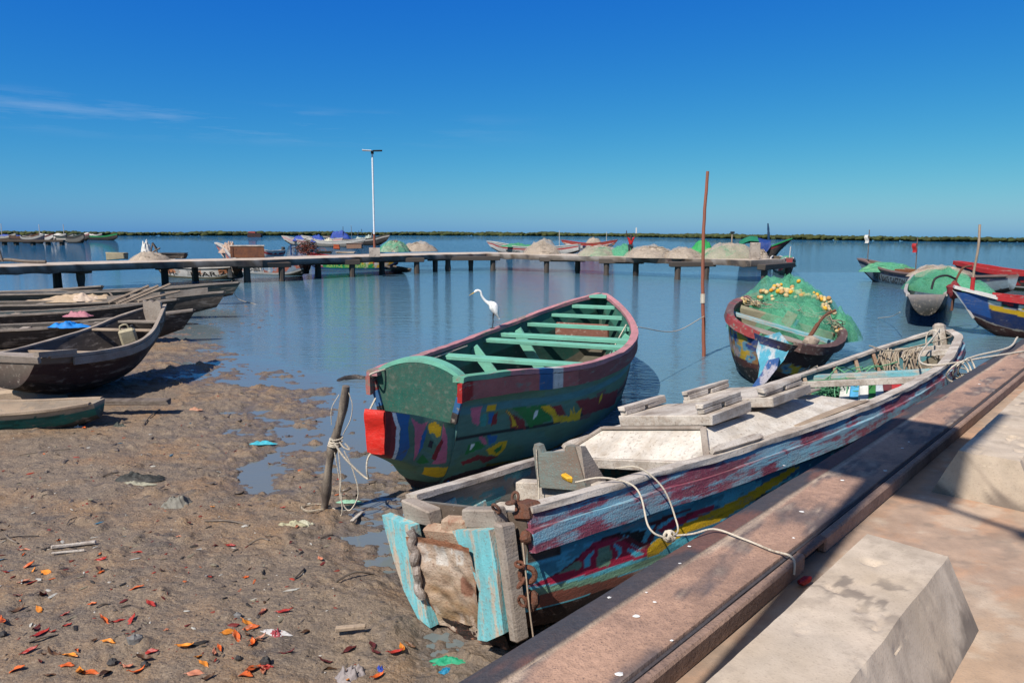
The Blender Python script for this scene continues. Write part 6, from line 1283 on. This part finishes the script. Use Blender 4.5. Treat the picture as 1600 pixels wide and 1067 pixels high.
# barge and the crowded moorings at the far left
bg = thing('barge', 'small red and black barge far out on the river', 'barge', loc=tuple(ground_at(399, 370.6, 0)))
MB().prism([(-5, 0), (4.6, 0), (5, 1.6), (4.4, 2.6), (-4.6, 3.4), (-5.4, 1.8)], np.array([[1, 0, 0], [0, 0, 1], [0, -1, 0]]).T, np.array([0, 0, 0]), 4, srgb(60, 40, 44) * .6).build('hull', M['paint_far'], bg); MB().box((-2, 0, 3.0), (5.2, 3.4, 1.8), None, .1, srgb(190, 80, 74) * .7, jit=.05).build('cabin', M['paint_far'], bg)
lf = [('white boat with a green bow, rightmost of the far left moorings', 128, 374.6, 184, 375.8, srgb(60, 54, 54) * .6, gn * .8), ('grey boat heaped with a pale cover behind the green bow', 118, 373.6, 160, 374, srgb(90, 90, 92) * .6, wh), ('low white boat, second from the right in the far left moorings', 84, 377.4, 128, 378.6, wh * .9, srgb(50, 70, 70)), ('white boat slanting behind a darker one at the far left', 76, 376.8, 116, 378.2, wh, srgb(70, 80, 90) * .7), ('dark blue boat in the middle of the far left moorings', 62, 375.8, 104, 377.2, srgb(40, 50, 60) * .6, wh), ('boat with a white awning in the far left moorings', 50, 377.0, 84, 378.2, wh, srgb(120, 60, 60) * .6), ('grey boat with a blue awning at the far left edge', 2, 375.5, 52, 376.6, srgb(70, 72, 78) * .6, srgb(60, 60, 60) * .6), ('small brown boat at the far left edge', -10, 377.5, 26, 378.4, srgb(100, 84, 70) * .6, wh * .8)]
lf += [('dark boat with a brown rail behind the jetty at the far left', 16, 378.4, 62, 379.6, srgb(50, 44, 42) * .6, srgb(130, 90, 70) * .6), ('grey boat with a pink rail among the far left moorings', 96, 375.6, 140, 376.6, srgb(84, 80, 78) * .6, srgb(190, 130, 130) * .7), ('small dark blue boat low in the water at the far left', 34, 380.2, 70, 380.9, srgb(30, 44, 70) * .7, wh * .8), ('white and grey boat tucked in behind the jetty end', 104, 379.4, 132, 379.9, srgb(140, 136, 130) * .6, srgb(60, 60, 60))]
for k, (lab, x0, y0, x1, y1, hc, rc) in enumerate(lf):
    bt = simple_boat(lab, wp(x0, y0), wp(x1, y1), 2.8, 1.5, (.5, .0, 1.1), .3, stripes([(.3, dk * .5), (.8, hc), (1, rc)], srgb(80, 76, 70) * .5, 131 + k), rc, 'paint_far', (), 0, (.2, .08), 40, 12, .2, 'boats moored at the far left')
    if k in (1, 4, 5, 6): cloth('boat_awning', ['', 'pale rounded cover on the grey boat behind the green bow', '', '', 'white cover on the dark blue boat at the far left', 'white awning on its boat in the far left moorings', 'blue awning on the grey boat at the far left edge'][k], 'awning', in_boat(bt, 0, bt[1].L * .5, 1.2), bt[1].L * .24, 1.1, 1.6, (bl if k == 6 else wh * .9), 0, 140 + k, 1.0)
    if k in (2, 5, 7): MB().tube([(0, bt[1].L * .4, 1), (0, bt[1].L * .4, 5.5)], .10, 5, wh).build('mast', M['paint_far'], bt[0])
lp = thing('jetty', 'low dark jetty on stubby piles at the far left', 'jetty', loc=tuple(wp(40, 383.5))); a = wp(-30, 383) - wp(40, 383.5); b = wp(101, 383.2) - wp(40, 383.5)
MB().plank(a + [0, 0, 1.0], b + [0, 0, 1.0], 1.6, .45, col=srgb(110, 96, 84) * .5).build('deck', M['paint_far'], lp)
for t_ in (.05, .28, .42, .62, .8, .97):
    p_ = a + (b - a) * t_; MB().tube([p_ - [0, 0, 1], p_ + [0, 0, .9]], .55, 7, (.04, .035, .03)).build('pile', M['paint_far'], lp)

# ================================================================== the egret
def egret():
    f = Mx_green @ np.array([-float(hg.b(5.75)) - .0, 5.75, float(hg.z(5.75)) + .05]) + Lo_green
    root = thing('egret', 'slender white egret standing on the far gunwale of the green boat', 'bird', loc=tuple(f)); root.rotation_euler = (0, 0, R(4)); root.scale = (.93,) * 3
    sp = [(.145, .20, .008), (.12, .26, .030), (.09, .33, .066), (.055, .41, .092), (.015, .475, .094), (-.035, .515, .066), (-.08, .535, .042), (-.125, .565, .031), (-.165, .605, .026), (-.20, .655, .023), (-.222, .70, .022), (-.232, .745, .022), (-.252, .782, .023), (-.29, .80, .024), (-.325, .795, .029), (-.352, .778, .026), (-.375, .76, .013)]
    q = np.linspace(0, 1, 70); k = np.linspace(0, 1, len(sp)); S_ = np.array(sp); x, z, r_ = [spline(k, S_[:, i], q) for i in range(3)]
    MB().tube(np.stack([x, .012 * np.sin(q * 6), z], 1), np.maximum(r_, .006), 14, flat=1.0).build('body', M['feather'], root, angle=180)
    for s_ in (-1, 1):
        m = MB(); w_ = np.array([(-.01, .50, .030), (.03, .455, .052), (.075, .37, .055), (.11, .29, .036), (.15, .205, .010)]); kk = np.linspace(0, 1, 5); qq = np.linspace(0, 1, 20)
        m.tube(np.stack([spline(kk, w_[:, 0], qq), np.full(20, s_ * .062) * (1 - .6 * qq), spline(kk, w_[:, 1], qq)], 1), spline(kk, w_[:, 2], qq), 9); m.build('wing', M['feather'], root, angle=180)
    MB().tube([(-.37, .005, .763), (-.42, .005, .733), (-.49, .005, .692)], [.012, .009, .002], 7).build('bill', surf('yellow_bill', col=(.55, .33, .06), dirt=0, bump=0, rough=.4), root)
    lg = surf('grey_legs', col=(.035, .035, .04), dirt=0, bump=.1)
    for s_ in (-1, 1):
        m = MB(); m.tube([(.03, s_ * .022, .33), (.014, s_ * .022, .20), (.02, s_ * .022, .16), (.005, s_ * .024, .015)], [.02, .009, .011, .007], 7); 
        for a_ in (-.5, 0, .5, 3.14): m.tube([(.005, s_ * .024, .012), (.005 - .055 * math.cos(a_), s_ * .024 + .04 * math.sin(a_), .004)], [.006, .003], 5)
        m.build('leg', lg, root)
    for s_ in (-1, 1): MB().ellip((-.345, s_ * .020, .79), (.005, .004, .005), 7, 5).build('eye', M['black'], root)
egret()

# ================================================================== things on the mud
def lies_on(o, p, lab, cat, group=None, dz=0.0): o.location = (p[0], p[1], p[2] + dz); return tag(o, lab, cat, group)
ty = thing('tyre', 'old black tyre half sunk in the shallow water', 'tyre', loc=tuple(ground_at(553, 603, -.11))); ty.rotation_euler = (R(14), R(4), 0)
th = np.linspace(0, 2 * math.pi, 40, endpoint=False); ph = np.linspace(0, 2 * math.pi, 14, endpoint=False); T_, Ph = np.meshgrid(th, ph, indexing='ij'); rr = .31 + .085 * np.cos(Ph) + .006 * np.sign(np.sin(T_ * 30)) * (np.cos(Ph) > .2)
MB().grid(np.stack([rr * np.cos(T_), rr * np.sin(T_), .085 * np.sin(Ph) + .02], -1), closed_u=True, closed_v=True, flip=True).build('tread', surf('muddy_rubber', col=(.02, .02, .022), wear=.3, wearcol=(.12, .10, .085), dirt=.4, bump=.6, grain=(6, 6, 6)), ty)
MB().grid(np.stack([(.20 + .03 * np.cos(Ph)) * np.cos(T_), (.20 + .03 * np.cos(Ph)) * np.sin(T_), .07 * np.sin(Ph) + .02], -1), closed_u=True, closed_v=True, flip=True).build('bead', M['black'], ty)
# fallen leaves
def leaf_mesh(L, w_, curl, col, fold):
    u = np.linspace(0, 1, 11); v = np.array([-1, -.5, 0, .5, 1.0]); U, V = np.meshgrid(u, v, indexing='ij'); half = w_ * np.sin(np.pi * U ** .85) ** .8 * (1 - .1 * U)
    x = (U - .5) * L; y = V * half; z = curl * (U - .5) ** 2 * L * 2.2 + fold * np.abs(V) * half + .004 * np.sin(U * 9 + V * 3); C = np.clip(np.asarray(col) * (1 + .22 * fbm(U * 4, V * 2, int(RNG.integers(1, 90)), 2))[..., None], 0, 1)
    m = MB(); P_ = np.stack([x, y, z + .006], -1); m.grid(P_, C); m.grid(P_ - [0, 0, .003], C * .7, flip=True); m.tube([(-L * .5, 0, z[0, 2] + .006), (-L * .62, .01 * L, z[0, 2] + .003)], .003, 4, np.asarray(col) * .6); return m
LP = [(90,592),(105,652),(168,675),(88,708),(75,767),(155,755),(65,807),(140,806),(10,848),(130,875),(148,893),(108,952),(190,964),(55,1020),(185,1040),(240,1005),(252,975),(285,1032),(325,1030),(378,1037),(352,662),(487,730),(372,847),(428,845),(468,845),(388,922),(540,958),(515,985),(460,1012),(490,1030),(497,604),(845,907),(893,870),(905,928),(922,912),(942,812),(905,1018),(945,1020),(875,1040),(730,1000),(700,1035),(745,1050),(785,945),(820,885),(765,965),(540,787),(368,627),(663,942)]
LP = [(x / 2.2857, 600 + y / 2.2857) for x, y in LP] + [(300 + x / 3.478, 780 + y / 3.478) for x, y in [(392,609),(500,610),(320,700),(305,678),(240,755),(335,787),(355,765),(622,722),(520,838),(405,908),(385,935),(335,922),(858,820),(980,797),(1000,835),(1107,837),(1145,820),(1185,793),(745,925),(725,885),(1010,970),(845,970),(212,255),(700,330)]]
for k in range(55):
    a_ = RNG.uniform(0, 1); LP.append((RNG.uniform(0, 560 * (1 - .35 * a_)), 640 + 400 * a_ + RNG.uniform(-20, 20)))
LC = [('orange', srgb(226, 104, 34) * .8), ('red', srgb(176, 48, 36) * .8), ('salmon pink', srgb(206, 132, 100) * .75), ('yellow orange', srgb(230, 140, 40) * .8), ('dark red', srgb(110, 44, 38) * .7), ('withered brown', srgb(120, 84, 56) * .6)]
for k, (px, py) in enumerate(LP):
    big_ = k < 72; n_, c = LC[int(RNG.choice(6, p=[.32, .18, .16, .10, .08, .16]))] if big_ else LC[int(RNG.choice(6, p=[.15, .2, .15, .05, .2, .25]))]
    L_ = RNG.uniform(.085, .135) if big_ else RNG.uniform(.03, .07)
    o_ = leaf_mesh(L_, L_ * RNG.uniform(.13, .24), RNG.uniform(-.2, .5), c * RNG.uniform(.75, 1.1), RNG.uniform(-.2, .7)).build('fallen_leaf', M['leaf'])
    p = mud_at(px, py); lies_on(o_, p, '%s fallen leaf lying on the brown mud' % n_ if big_ else 'small %s scrap of leaf on the brown mud' % n_, 'leaf', '%s leaves fallen on the mud' % n_ if big_ else 'small %s leaf scraps on the mud' % n_, .004)
    o_.rotation_euler = (RNG.normal(0, .22), RNG.normal(0, .22), RNG.normal(.25, .75))
# litter, wood and stones one can tell apart
def scrap(px, py, sx, sy, h, col, lab, cat, seed, az=0, name='plastic_scrap'):
    p = mud_at(px, py); o_ = cloth(name, lab, cat, p - np.array([0, 0, .01]), sx, sy, h, col, az, seed, 3.5); return o_
for a_ in [(214, 749, .30, .09, .10, srgb(60, 62, 60) * .6, 'dark grey rag lying on the mud left of the middle', 'rag', 151, 12, 'rag'), (210, 756, .20, .05, .05, srgb(176, 172, 150) * .65, 'pale strip of cloth just below the dark grey rag', 'cloth', 152, 5, 'cloth_strip'),
 (278, 788, .17, .12, .11, srgb(150, 146, 134) * .6, 'crumpled grey bag on the mud below the dark grey rag', 'bag', 153, 0, 'plastic_bag'), (455, 820, .17, .05, .05, srgb(190, 184, 150) * .7, 'pale cloth strip on the mud below the leaning stake', 'cloth', 154, 10, 'cloth_strip'), (478, 818, .12, .05, .04, srgb(200, 196, 170) * .7, 'pale rag to the right of the cloth strip below the stake', 'rag', 155, -10, 'rag'),
 (704, 1030, .13, .055, .03, srgb(38, 158, 116) * .8, 'turquoise plastic sheet on the mud beside the quay', 'plastic', 156, 4, 'plastic_sheet'), (697, 1046, .07, .03, .03, srgb(20, 130, 170) * .8, 'small blue plastic scrap beside the quay', 'plastic', 157, 30, 'plastic_scrap'), (412, 692, .17, .05, .04, srgb(60, 180, 200) * .75, 'light blue plastic scrap at the edge of the water', 'plastic', 158, 8, 'plastic_scrap'),
 (700, 768, .22, .10, .14, srgb(30, 140, 200) * .8, 'bright blue plastic bag between the two near boats', 'bag', 159, 5, 'plastic_bag'), (672, 745, .42, .14, .16, srgb(120, 108, 92) * .55, 'muddy cloth bundle under the stern of the green boat', 'cloth', 160, -4, 'cloth_bundle'), (667, 757, .12, .08, .08, srgb(60, 150, 120) * .7, 'green plastic scrap on the muddy cloth bundle', 'plastic', 161, 40, 'plastic_scrap'),
 (430, 987, .16, .03, .03, srgb(210, 206, 204) * .7, 'white plastic film among the leaves', 'plastic', 162, -12, 'plastic_film'), (432, 990, .05, .05, .05, srgb(170, 70, 80) * .7, 'pink scrap on the white plastic film', 'plastic', 163, 0, 'plastic_scrap'), (550, 1055, .10, .07, .08, srgb(170, 160, 158) * .65, 'grey plastic bag at the bottom edge among red leaves', 'bag', 164, 0, 'plastic_bag'), (594, 1044, .035, .025, .03, srgb(40, 70, 170) * .8, 'small blue bottle cap on a clod of mud', 'cap', 165, 0, 'bottle_cap'),
 (187, 666, .12, .06, .07, srgb(80, 86, 78) * .6, 'grey green rag near the low teal dugout', 'rag', 166, 0, 'rag'), (545, 783, .16, .035, .03, srgb(150, 200, 170) * .7, 'pale green plastic strip on the mud right of the stake', 'plastic', 167, 3, 'plastic_strip'), (122, 667, .08, .03, .03, srgb(206, 200, 190) * .7, 'white scrap near the tip of the low teal dugout', 'plastic', 168, 20, 'plastic_scrap'), (305, 640, .10, .04, .05, srgb(206, 150, 120) * .7, 'pinkish scrap on the mud in the open', 'rag', 169, 0, 'rag')]:
    scrap(*a_[:7], a_[7], a_[8], a_[9], a_[10])
def strip(px0, py0, px1, py1, w_, t_, mat, name, lab, cat, dz=.02):
    a, b = mud_at(px0, py0), mud_at(px1, py1); a[2] += dz; b[2] += dz
    o_ = MB().plank(a - a, b - a, w_, t_, jit=.004).build(name, mat); o_.location = tuple(a); return tag(o_, lab, cat)
strip(80, 857, 150, 850, .035, .03, M['whitewood'], 'wood_strip', 'pale painted strip of wood on the mud, upper of two', 'wood'); strip(82, 867, 132, 862, .03, .015, M['whitewood'], 'wood_strip', 'thinner pale strip of wood just below the painted one', 'wood')
strip(525, 993, 572, 988, .05, .03, M['tanwood'], 'wood_strip', 'short brown slat on the mud near the front boat', 'wood', .05); strip(550, 817, 566, 803, .03, .02, M['whitewood'], 'wood_strip', 'short white slat on the mud right of the stake', 'wood')
twg = [(0, 843, 60, 838), (45, 1004, 88, 992), (30, 712, 110, 702), (140, 665, 205, 660), (105, 820, 120, 809), (150, 950, 170, 944), (300, 616, 335, 614), (160, 745, 185, 738), (320, 815, 390, 822), (388, 852, 420, 845), (525, 910, 585, 898), (500, 842, 520, 836), (225, 664, 250, 640), (8, 836, 28, 850), (460, 905, 475, 890)]
for k, (x0, y0, x1, y1) in enumerate(twg):
    a, b = mud_at(x0, y0), mud_at(x1, y1); mid = (a + b) / 2 + RNG.normal(0, .02, 3); mid[2] = max(a[2], b[2]) + .015
    o_ = MB().tube(curve3([a - a + [0, 0, .01], mid - a, b - a + [0, 0, .01]], 6), RNG.uniform(.005, .011), 5).build('twig', M['darkwood']); lies_on(o_, a, 'thin dark twig lying on the mud', 'twig', 'dark twigs lying on the mud')
for k, (px, py, r_) in enumerate([(212, 1003, .055), (176, 1037, .035), (226, 1040, .03), (4, 993, .03), (372, 964, .035), (415, 1036, .04), (373, 1030, .025)]):
    o_ = MB().ellip((0, 0, 0), (r_, r_ * .8, r_ * .8), 9, 7, (.16, .155, .15) if k in (0, 4) else (.035, .033, .033), noise=.12).build('stone', M['plastic'], angle=25); lies_on(o_, mud_at(px, py), ['angular light grey stone on the mud in the foreground', '', '', '', 'grey stone beside the leaf cluster in the foreground'][k] if k in (0, 4) else 'small black stone on the mud', 'stone', None if k in (0, 4) else 'small black stones on the mud', r_ * .35)
# clods, shell bits and flecks too many to count
m = MB()
for k in range(1300):
    a_ = RNG.beta(1.3, 1.1); px, py = RNG.uniform(0, 640 - 180 * a_ * RNG.uniform(0, 1)), 585 + 480 * a_
    p = ground_at(px, py); z_ = float(mud_z(p[0], p[1]))
    if z_ < .006: continue
    s_ = abs(RNG.normal(0, .004)) + .0025; t_ = RNG.uniform(0, 1); c = (.06, .05, .045) if t_ < .5 else (.14, .11, .09) if t_ < .80 else (.40, .37, .33) if t_ < .87 else srgb(150, 60, 44) * .6
    m.ellip((p[0], p[1], z_ + s_ * .2), (s_ * RNG.uniform(1, 2.6), s_ * RNG.uniform(.7, 1.3), s_ * .55), 6, 5, c, rot('Z', RNG.uniform(0, 3)), .18)
for k in range(160):
    px, py = RNG.uniform(60, 600), RNG.uniform(600, 800); p = ground_at(px, py); z_ = float(mud_z(p[0], p[1]))
    if z_ < .004: continue
    s_ = RNG.uniform(.012, .034); m.ellip((p[0], p[1], z_ - s_ * .2), (s_ * RNG.uniform(1.4, 3), s_, s_ * .6), 8, 6, (.12, .096, .08), rot('Z', RNG.uniform(0, 3)), .22)
for k in range(380):
    a_ = RNG.beta(1.2, 1.6); px, py = RNG.uniform(0, 620 - 170 * a_), 590 + 470 * a_; p = ground_at(px, py); z_ = float(mud_z(p[0], p[1]))
    if z_ < .004: continue
    s_ = RNG.uniform(.008, .030); c = [srgb(170, 60, 40), srgb(200, 196, 186), srgb(60, 120, 150), srgb(120, 40, 36), srgb(150, 140, 118), srgb(206, 110, 60), srgb(50, 46, 42)][int(RNG.choice(7, p=[.10, .14, .05, .12, .26, .05, .28]))] * .7
    m.ellip((p[0], p[1], z_ + .004), (s_ * RNG.uniform(1, 2.4), s_ * RNG.uniform(.4, .8), s_ * .16), 6, 4, c, np.array(Matrix.Rotation(RNG.uniform(0, 3), 3, 'Z') @ Matrix.Rotation(RNG.normal(0, .3), 3, 'X')), .2)
kind(m.build('mud_clods', M['plastic'], angle=60), 'stuff')['label'] = 'clods, shell bits and flecks strewn over the mud'

# ================================================================== ropes and small things on the quay
def rope(lab, pts, r_=.010, group='mooring ropes', mat='rope'):
    P_ = curve3(pts, 10); o_ = MB().tube(P_ - P_[0], r_, 7).build('mooring_rope', M[mat]); o_.location = tuple(P_[0]); return tag(o_, lab, 'rope', group)
wM, wO = frame(-.45, 4.95, 43.5, 11, .85); wl_ = lambda x, y, z: wM @ np.array([x, y, z]) + wO
kn = q_(-.05, .86, 1.075)
rope('rope from the yellow tag on the white boat to the quay knot', [wl_(.50, .88, 1.03), wl_(.66, .98, 1.05), wl_(.86, 1.10, .98), (wl_(.86, 1.1, .9) + kn) / 2 + [0, 0, -.10], kn + [-.02, -.04, .0]], .007)
rope('second rope looping from the rail of the white boat to the knot', [wl_(.60, 1.28, 1.05), wl_(.80, 1.30, 1.06), wl_(.94, 1.38, .90), wl_(1.02, 1.40, .62), (wl_(1.02, 1.40, .62) + kn) / 2 + [0, 0, -.06], kn], .007)
rope('rope running from the knot across the rusty beam to the quay', [kn, q_(.03, 1.02, 1.065), q_(.10, 1.16, 1.075), q_(.30, 1.18, 1.062), q_(.50, 1.14, 1.062), q_(.665, 1.10, 1.062), q_(.685, 1.06, .99)], .007)
m = MB()
for k in range(3): ring(m, (0, 0, 0), .035, .010, rot('X', .5 * k) @ rot('Z', 1.1 * k))
o_ = m.build('rope_knot', M['rope']); o_.location = tuple(kn); tag(o_, 'knot joining the pale ropes at the quay edge', 'knot')
o_ = MB().box((0, 0, 0), (.05, .10, .05), rot('Z', .5), .015, srgb(226, 170, 40) * .85, jit=.005).build('yellow_tag', M['plastic']); o_.location = tuple(wl_(.46, .84, 1.07)); tag(o_, 'small yellow plastic tag on the rail of the white boat', 'tag')
rope('rope from the stern of the white boat to the far quay edge', [wl_(.0, 13.75, 1.1), q_(-.4, 9.3, 1.05), q_(.0, 10.6, 1.06), q_(.4, 12.0, 1.06)], .016)
rope('rope lying along the far quay edge below the navy boat', [q_(-.2, 9.2, 1.06), q_(-.15, 10.3, 1.08), q_(.1, 11.6, 1.10), q_(.0, 13.4, 1.1)], .016)
for k, (a_, b_) in enumerate(((9.2, .16), (9.5, .13), (9.8, .12))):
    th = np.linspace(0, 6.6, 20); c = q_(-.12, a_, .98); o_ = MB().tube(np.stack([b_ * np.cos(th), .05 * np.sin(th * 2), .15 * np.sin(th)], 1), .012, 5).build('rope_loop', M['rope']); o_.location = tuple(c); tag(o_, 'loop of rope hanging from the far quay edge', 'rope', 'rope loops at the quay edge')
rope('rope from the green boat to the tall red pole', [Mx_green @ np.array([1.33, 6.4, 1.25]) + Lo_green, (Mx_green @ np.array([1.33, 6.4, 1.0]) + Lo_green + pr + [0, 0, .8]) / 2, pr + [0, .05, 1.0]], .010)
rope('thin rope from the boat with floats to the white boat', [fl(.9, .95, 1.0), fl(.75, .55, .6), wl_(-.95, 9.5, .9)], .010)
rope('rope from the small grey boat out to the left', [G_(1406, 488, .8), G_(1390, 495, .3), G_(1372, 497, .02)], .012)
rope('dark thin line from the dugouts into the water', [in_boat(d5, 0, d5[1].L, 1.0), G_(370, 465, .2), G_(402, 476, -.02)], .012, 'mooring ropes', 'oldrope')
rp0 = thing('rope_heap', 'heap of tangled grey rope hanging over the seat at the stern of the white boat', 'rope', 'ropes heaped in the white boat', loc=wO, M=wM)
for k in range(34):
    t_ = k / 33; y0 = 11.75 + RNG.normal(0, .10); x0 = -.60 + .72 * t_
    P_ = [(x0 + RNG.normal(0, .03), y0 + .1, .84 + RNG.uniform(0, .06)), (x0 + RNG.normal(0, .05), y0 - .12, .78), (x0 + RNG.normal(0, .07), y0 - .22, .45 + RNG.normal(0, .08)), (x0 + RNG.normal(0, .1), y0 - .15, .2)]
    MB().tube(curve3(P_, 4), .016, 5).build('rope_strand', M['oldrope'], rp0)
rp1 = thing('net_heap', 'old green and grey net and line heaped in the white boat behind its deck', 'fishing net', 'ropes heaped in the white boat', loc=wO, M=wM)
for lab_, n_, c_, sp, mt in (('grey_line', 60, (.40, 10.6, .36), (.30, .55, .14), 'oldrope'), ('green_line', 60, (-.62, 9.7, .45), (.30, .55, .18), 'net_green_solid')):
    m = MB()
    for k in range(n_):
        P_ = [np.array(c_) + RNG.normal(0, 1, 3) * sp * [1, 1, .8] for _ in range(4)]; P_ = [np.array([p_[0], p_[1], max(.12, p_[2])]) for p_ in P_]; m.tube(curve3(P_, 4), .010, 4)
    m.build(lab_, M[mt], rp1)
MB().tube(curve3([(-.85, 12.0, .98), (-.2, 11.2, .92), (.5, 12.2, 1.0), (.2, 13.4, 1.0)], 8), .014, 5).build('stay_rope', M['oldrope'], rp0)
for k in range(2):
    th = np.linspace(0, 6.4, 22); MB().tube(np.stack([.14 * np.cos(th) + .05, 13.0 + .04 * k + 0 * th, .85 + .26 * np.sin(th)], 1), .014, 5).build('rope_loop', M['rope'], rp0)
rc_ = thing('crushed_can', 'crushed red packet in the gutter between beam and near block', 'packet', loc=tuple(q_(.74, 1.08, .945))); MB().box((0, 0, .02), (.09, .06, .035), rot('Z', .6), .008, srgb(150, 24, 34) * .75, jit=.008).build('packet', M['plastic'], rc_)
m = MB()
for px, py, s_ in [(994, 962, .016), (1077, 853, .010), (1062, 880, .010), (952, 933, .009), (1023, 940, .008), (1383, 735, .014), (1316, 750, .013), (1253, 799, .014), (968, 1052, .016), (1225, 727, .01), (1050, 1000, .007), (1010, 925, .006), (1240, 840, .007), (1420, 690, .008), (1530, 600, .012), (1410, 700, .012)]:
    p = ground_at(px, py, 1.052); m.ellip(p, (s_ * 1.3, s_ * .9, .003), 8, 5, (.75, .73, .70), noise=.15)
kind(m.build('bird_droppings', M['plastic']), 'stuff')['label'] = 'white droppings spotting the rusty beam'
for k, (d, t_, s_) in enumerate(((.9, 4.2, .05), (1.75, 2.6, .02), (1.9, 1.0, .025))):
    pass
# the lamp behind the photographer whose shadow falls over the quay
hl = 9.0; sh = hl / math.tan(SUN_EL); tgt = q_(.545, 2.9, .93) + 1.30 * np.array([math.sin(SUN_AZ), math.cos(SUN_AZ), 0]); base = tgt - np.array([math.sin(SUN_AZ), math.cos(SUN_AZ), 0]) * sh
ql = thing('solar_street_lamp', 'tall solar lamp on the quay behind the camera casting its shadow on the paving', 'street lamp', 'solar street lamps', loc=tuple(base)); ql.rotation_euler = (0, 0, -QA)
MB().tube([(0, 0, 0), (0, 0, hl)], .075, 10).build('pole', M['steel'], ql); MB().box((0, 0, .1), (.4, .4, .2), None, .03).build('foot', M['pierconc'], ql)
MB().box((.08, .05, hl + .02), (1.15, 2.35, .06), rot('X', .0), .02).build('solar_panel', M['black'], ql)
MB().tube([(0, -.4, hl - .6), (1.1, -.9, hl - .45)], .035, 7).build('lamp_arm', M['steel'], ql); MB().box((1.35, -1.0, hl - .42), (.55, .26, .10), rot('Z', -.4), .02).build('lamp_head', M['steel'], ql)
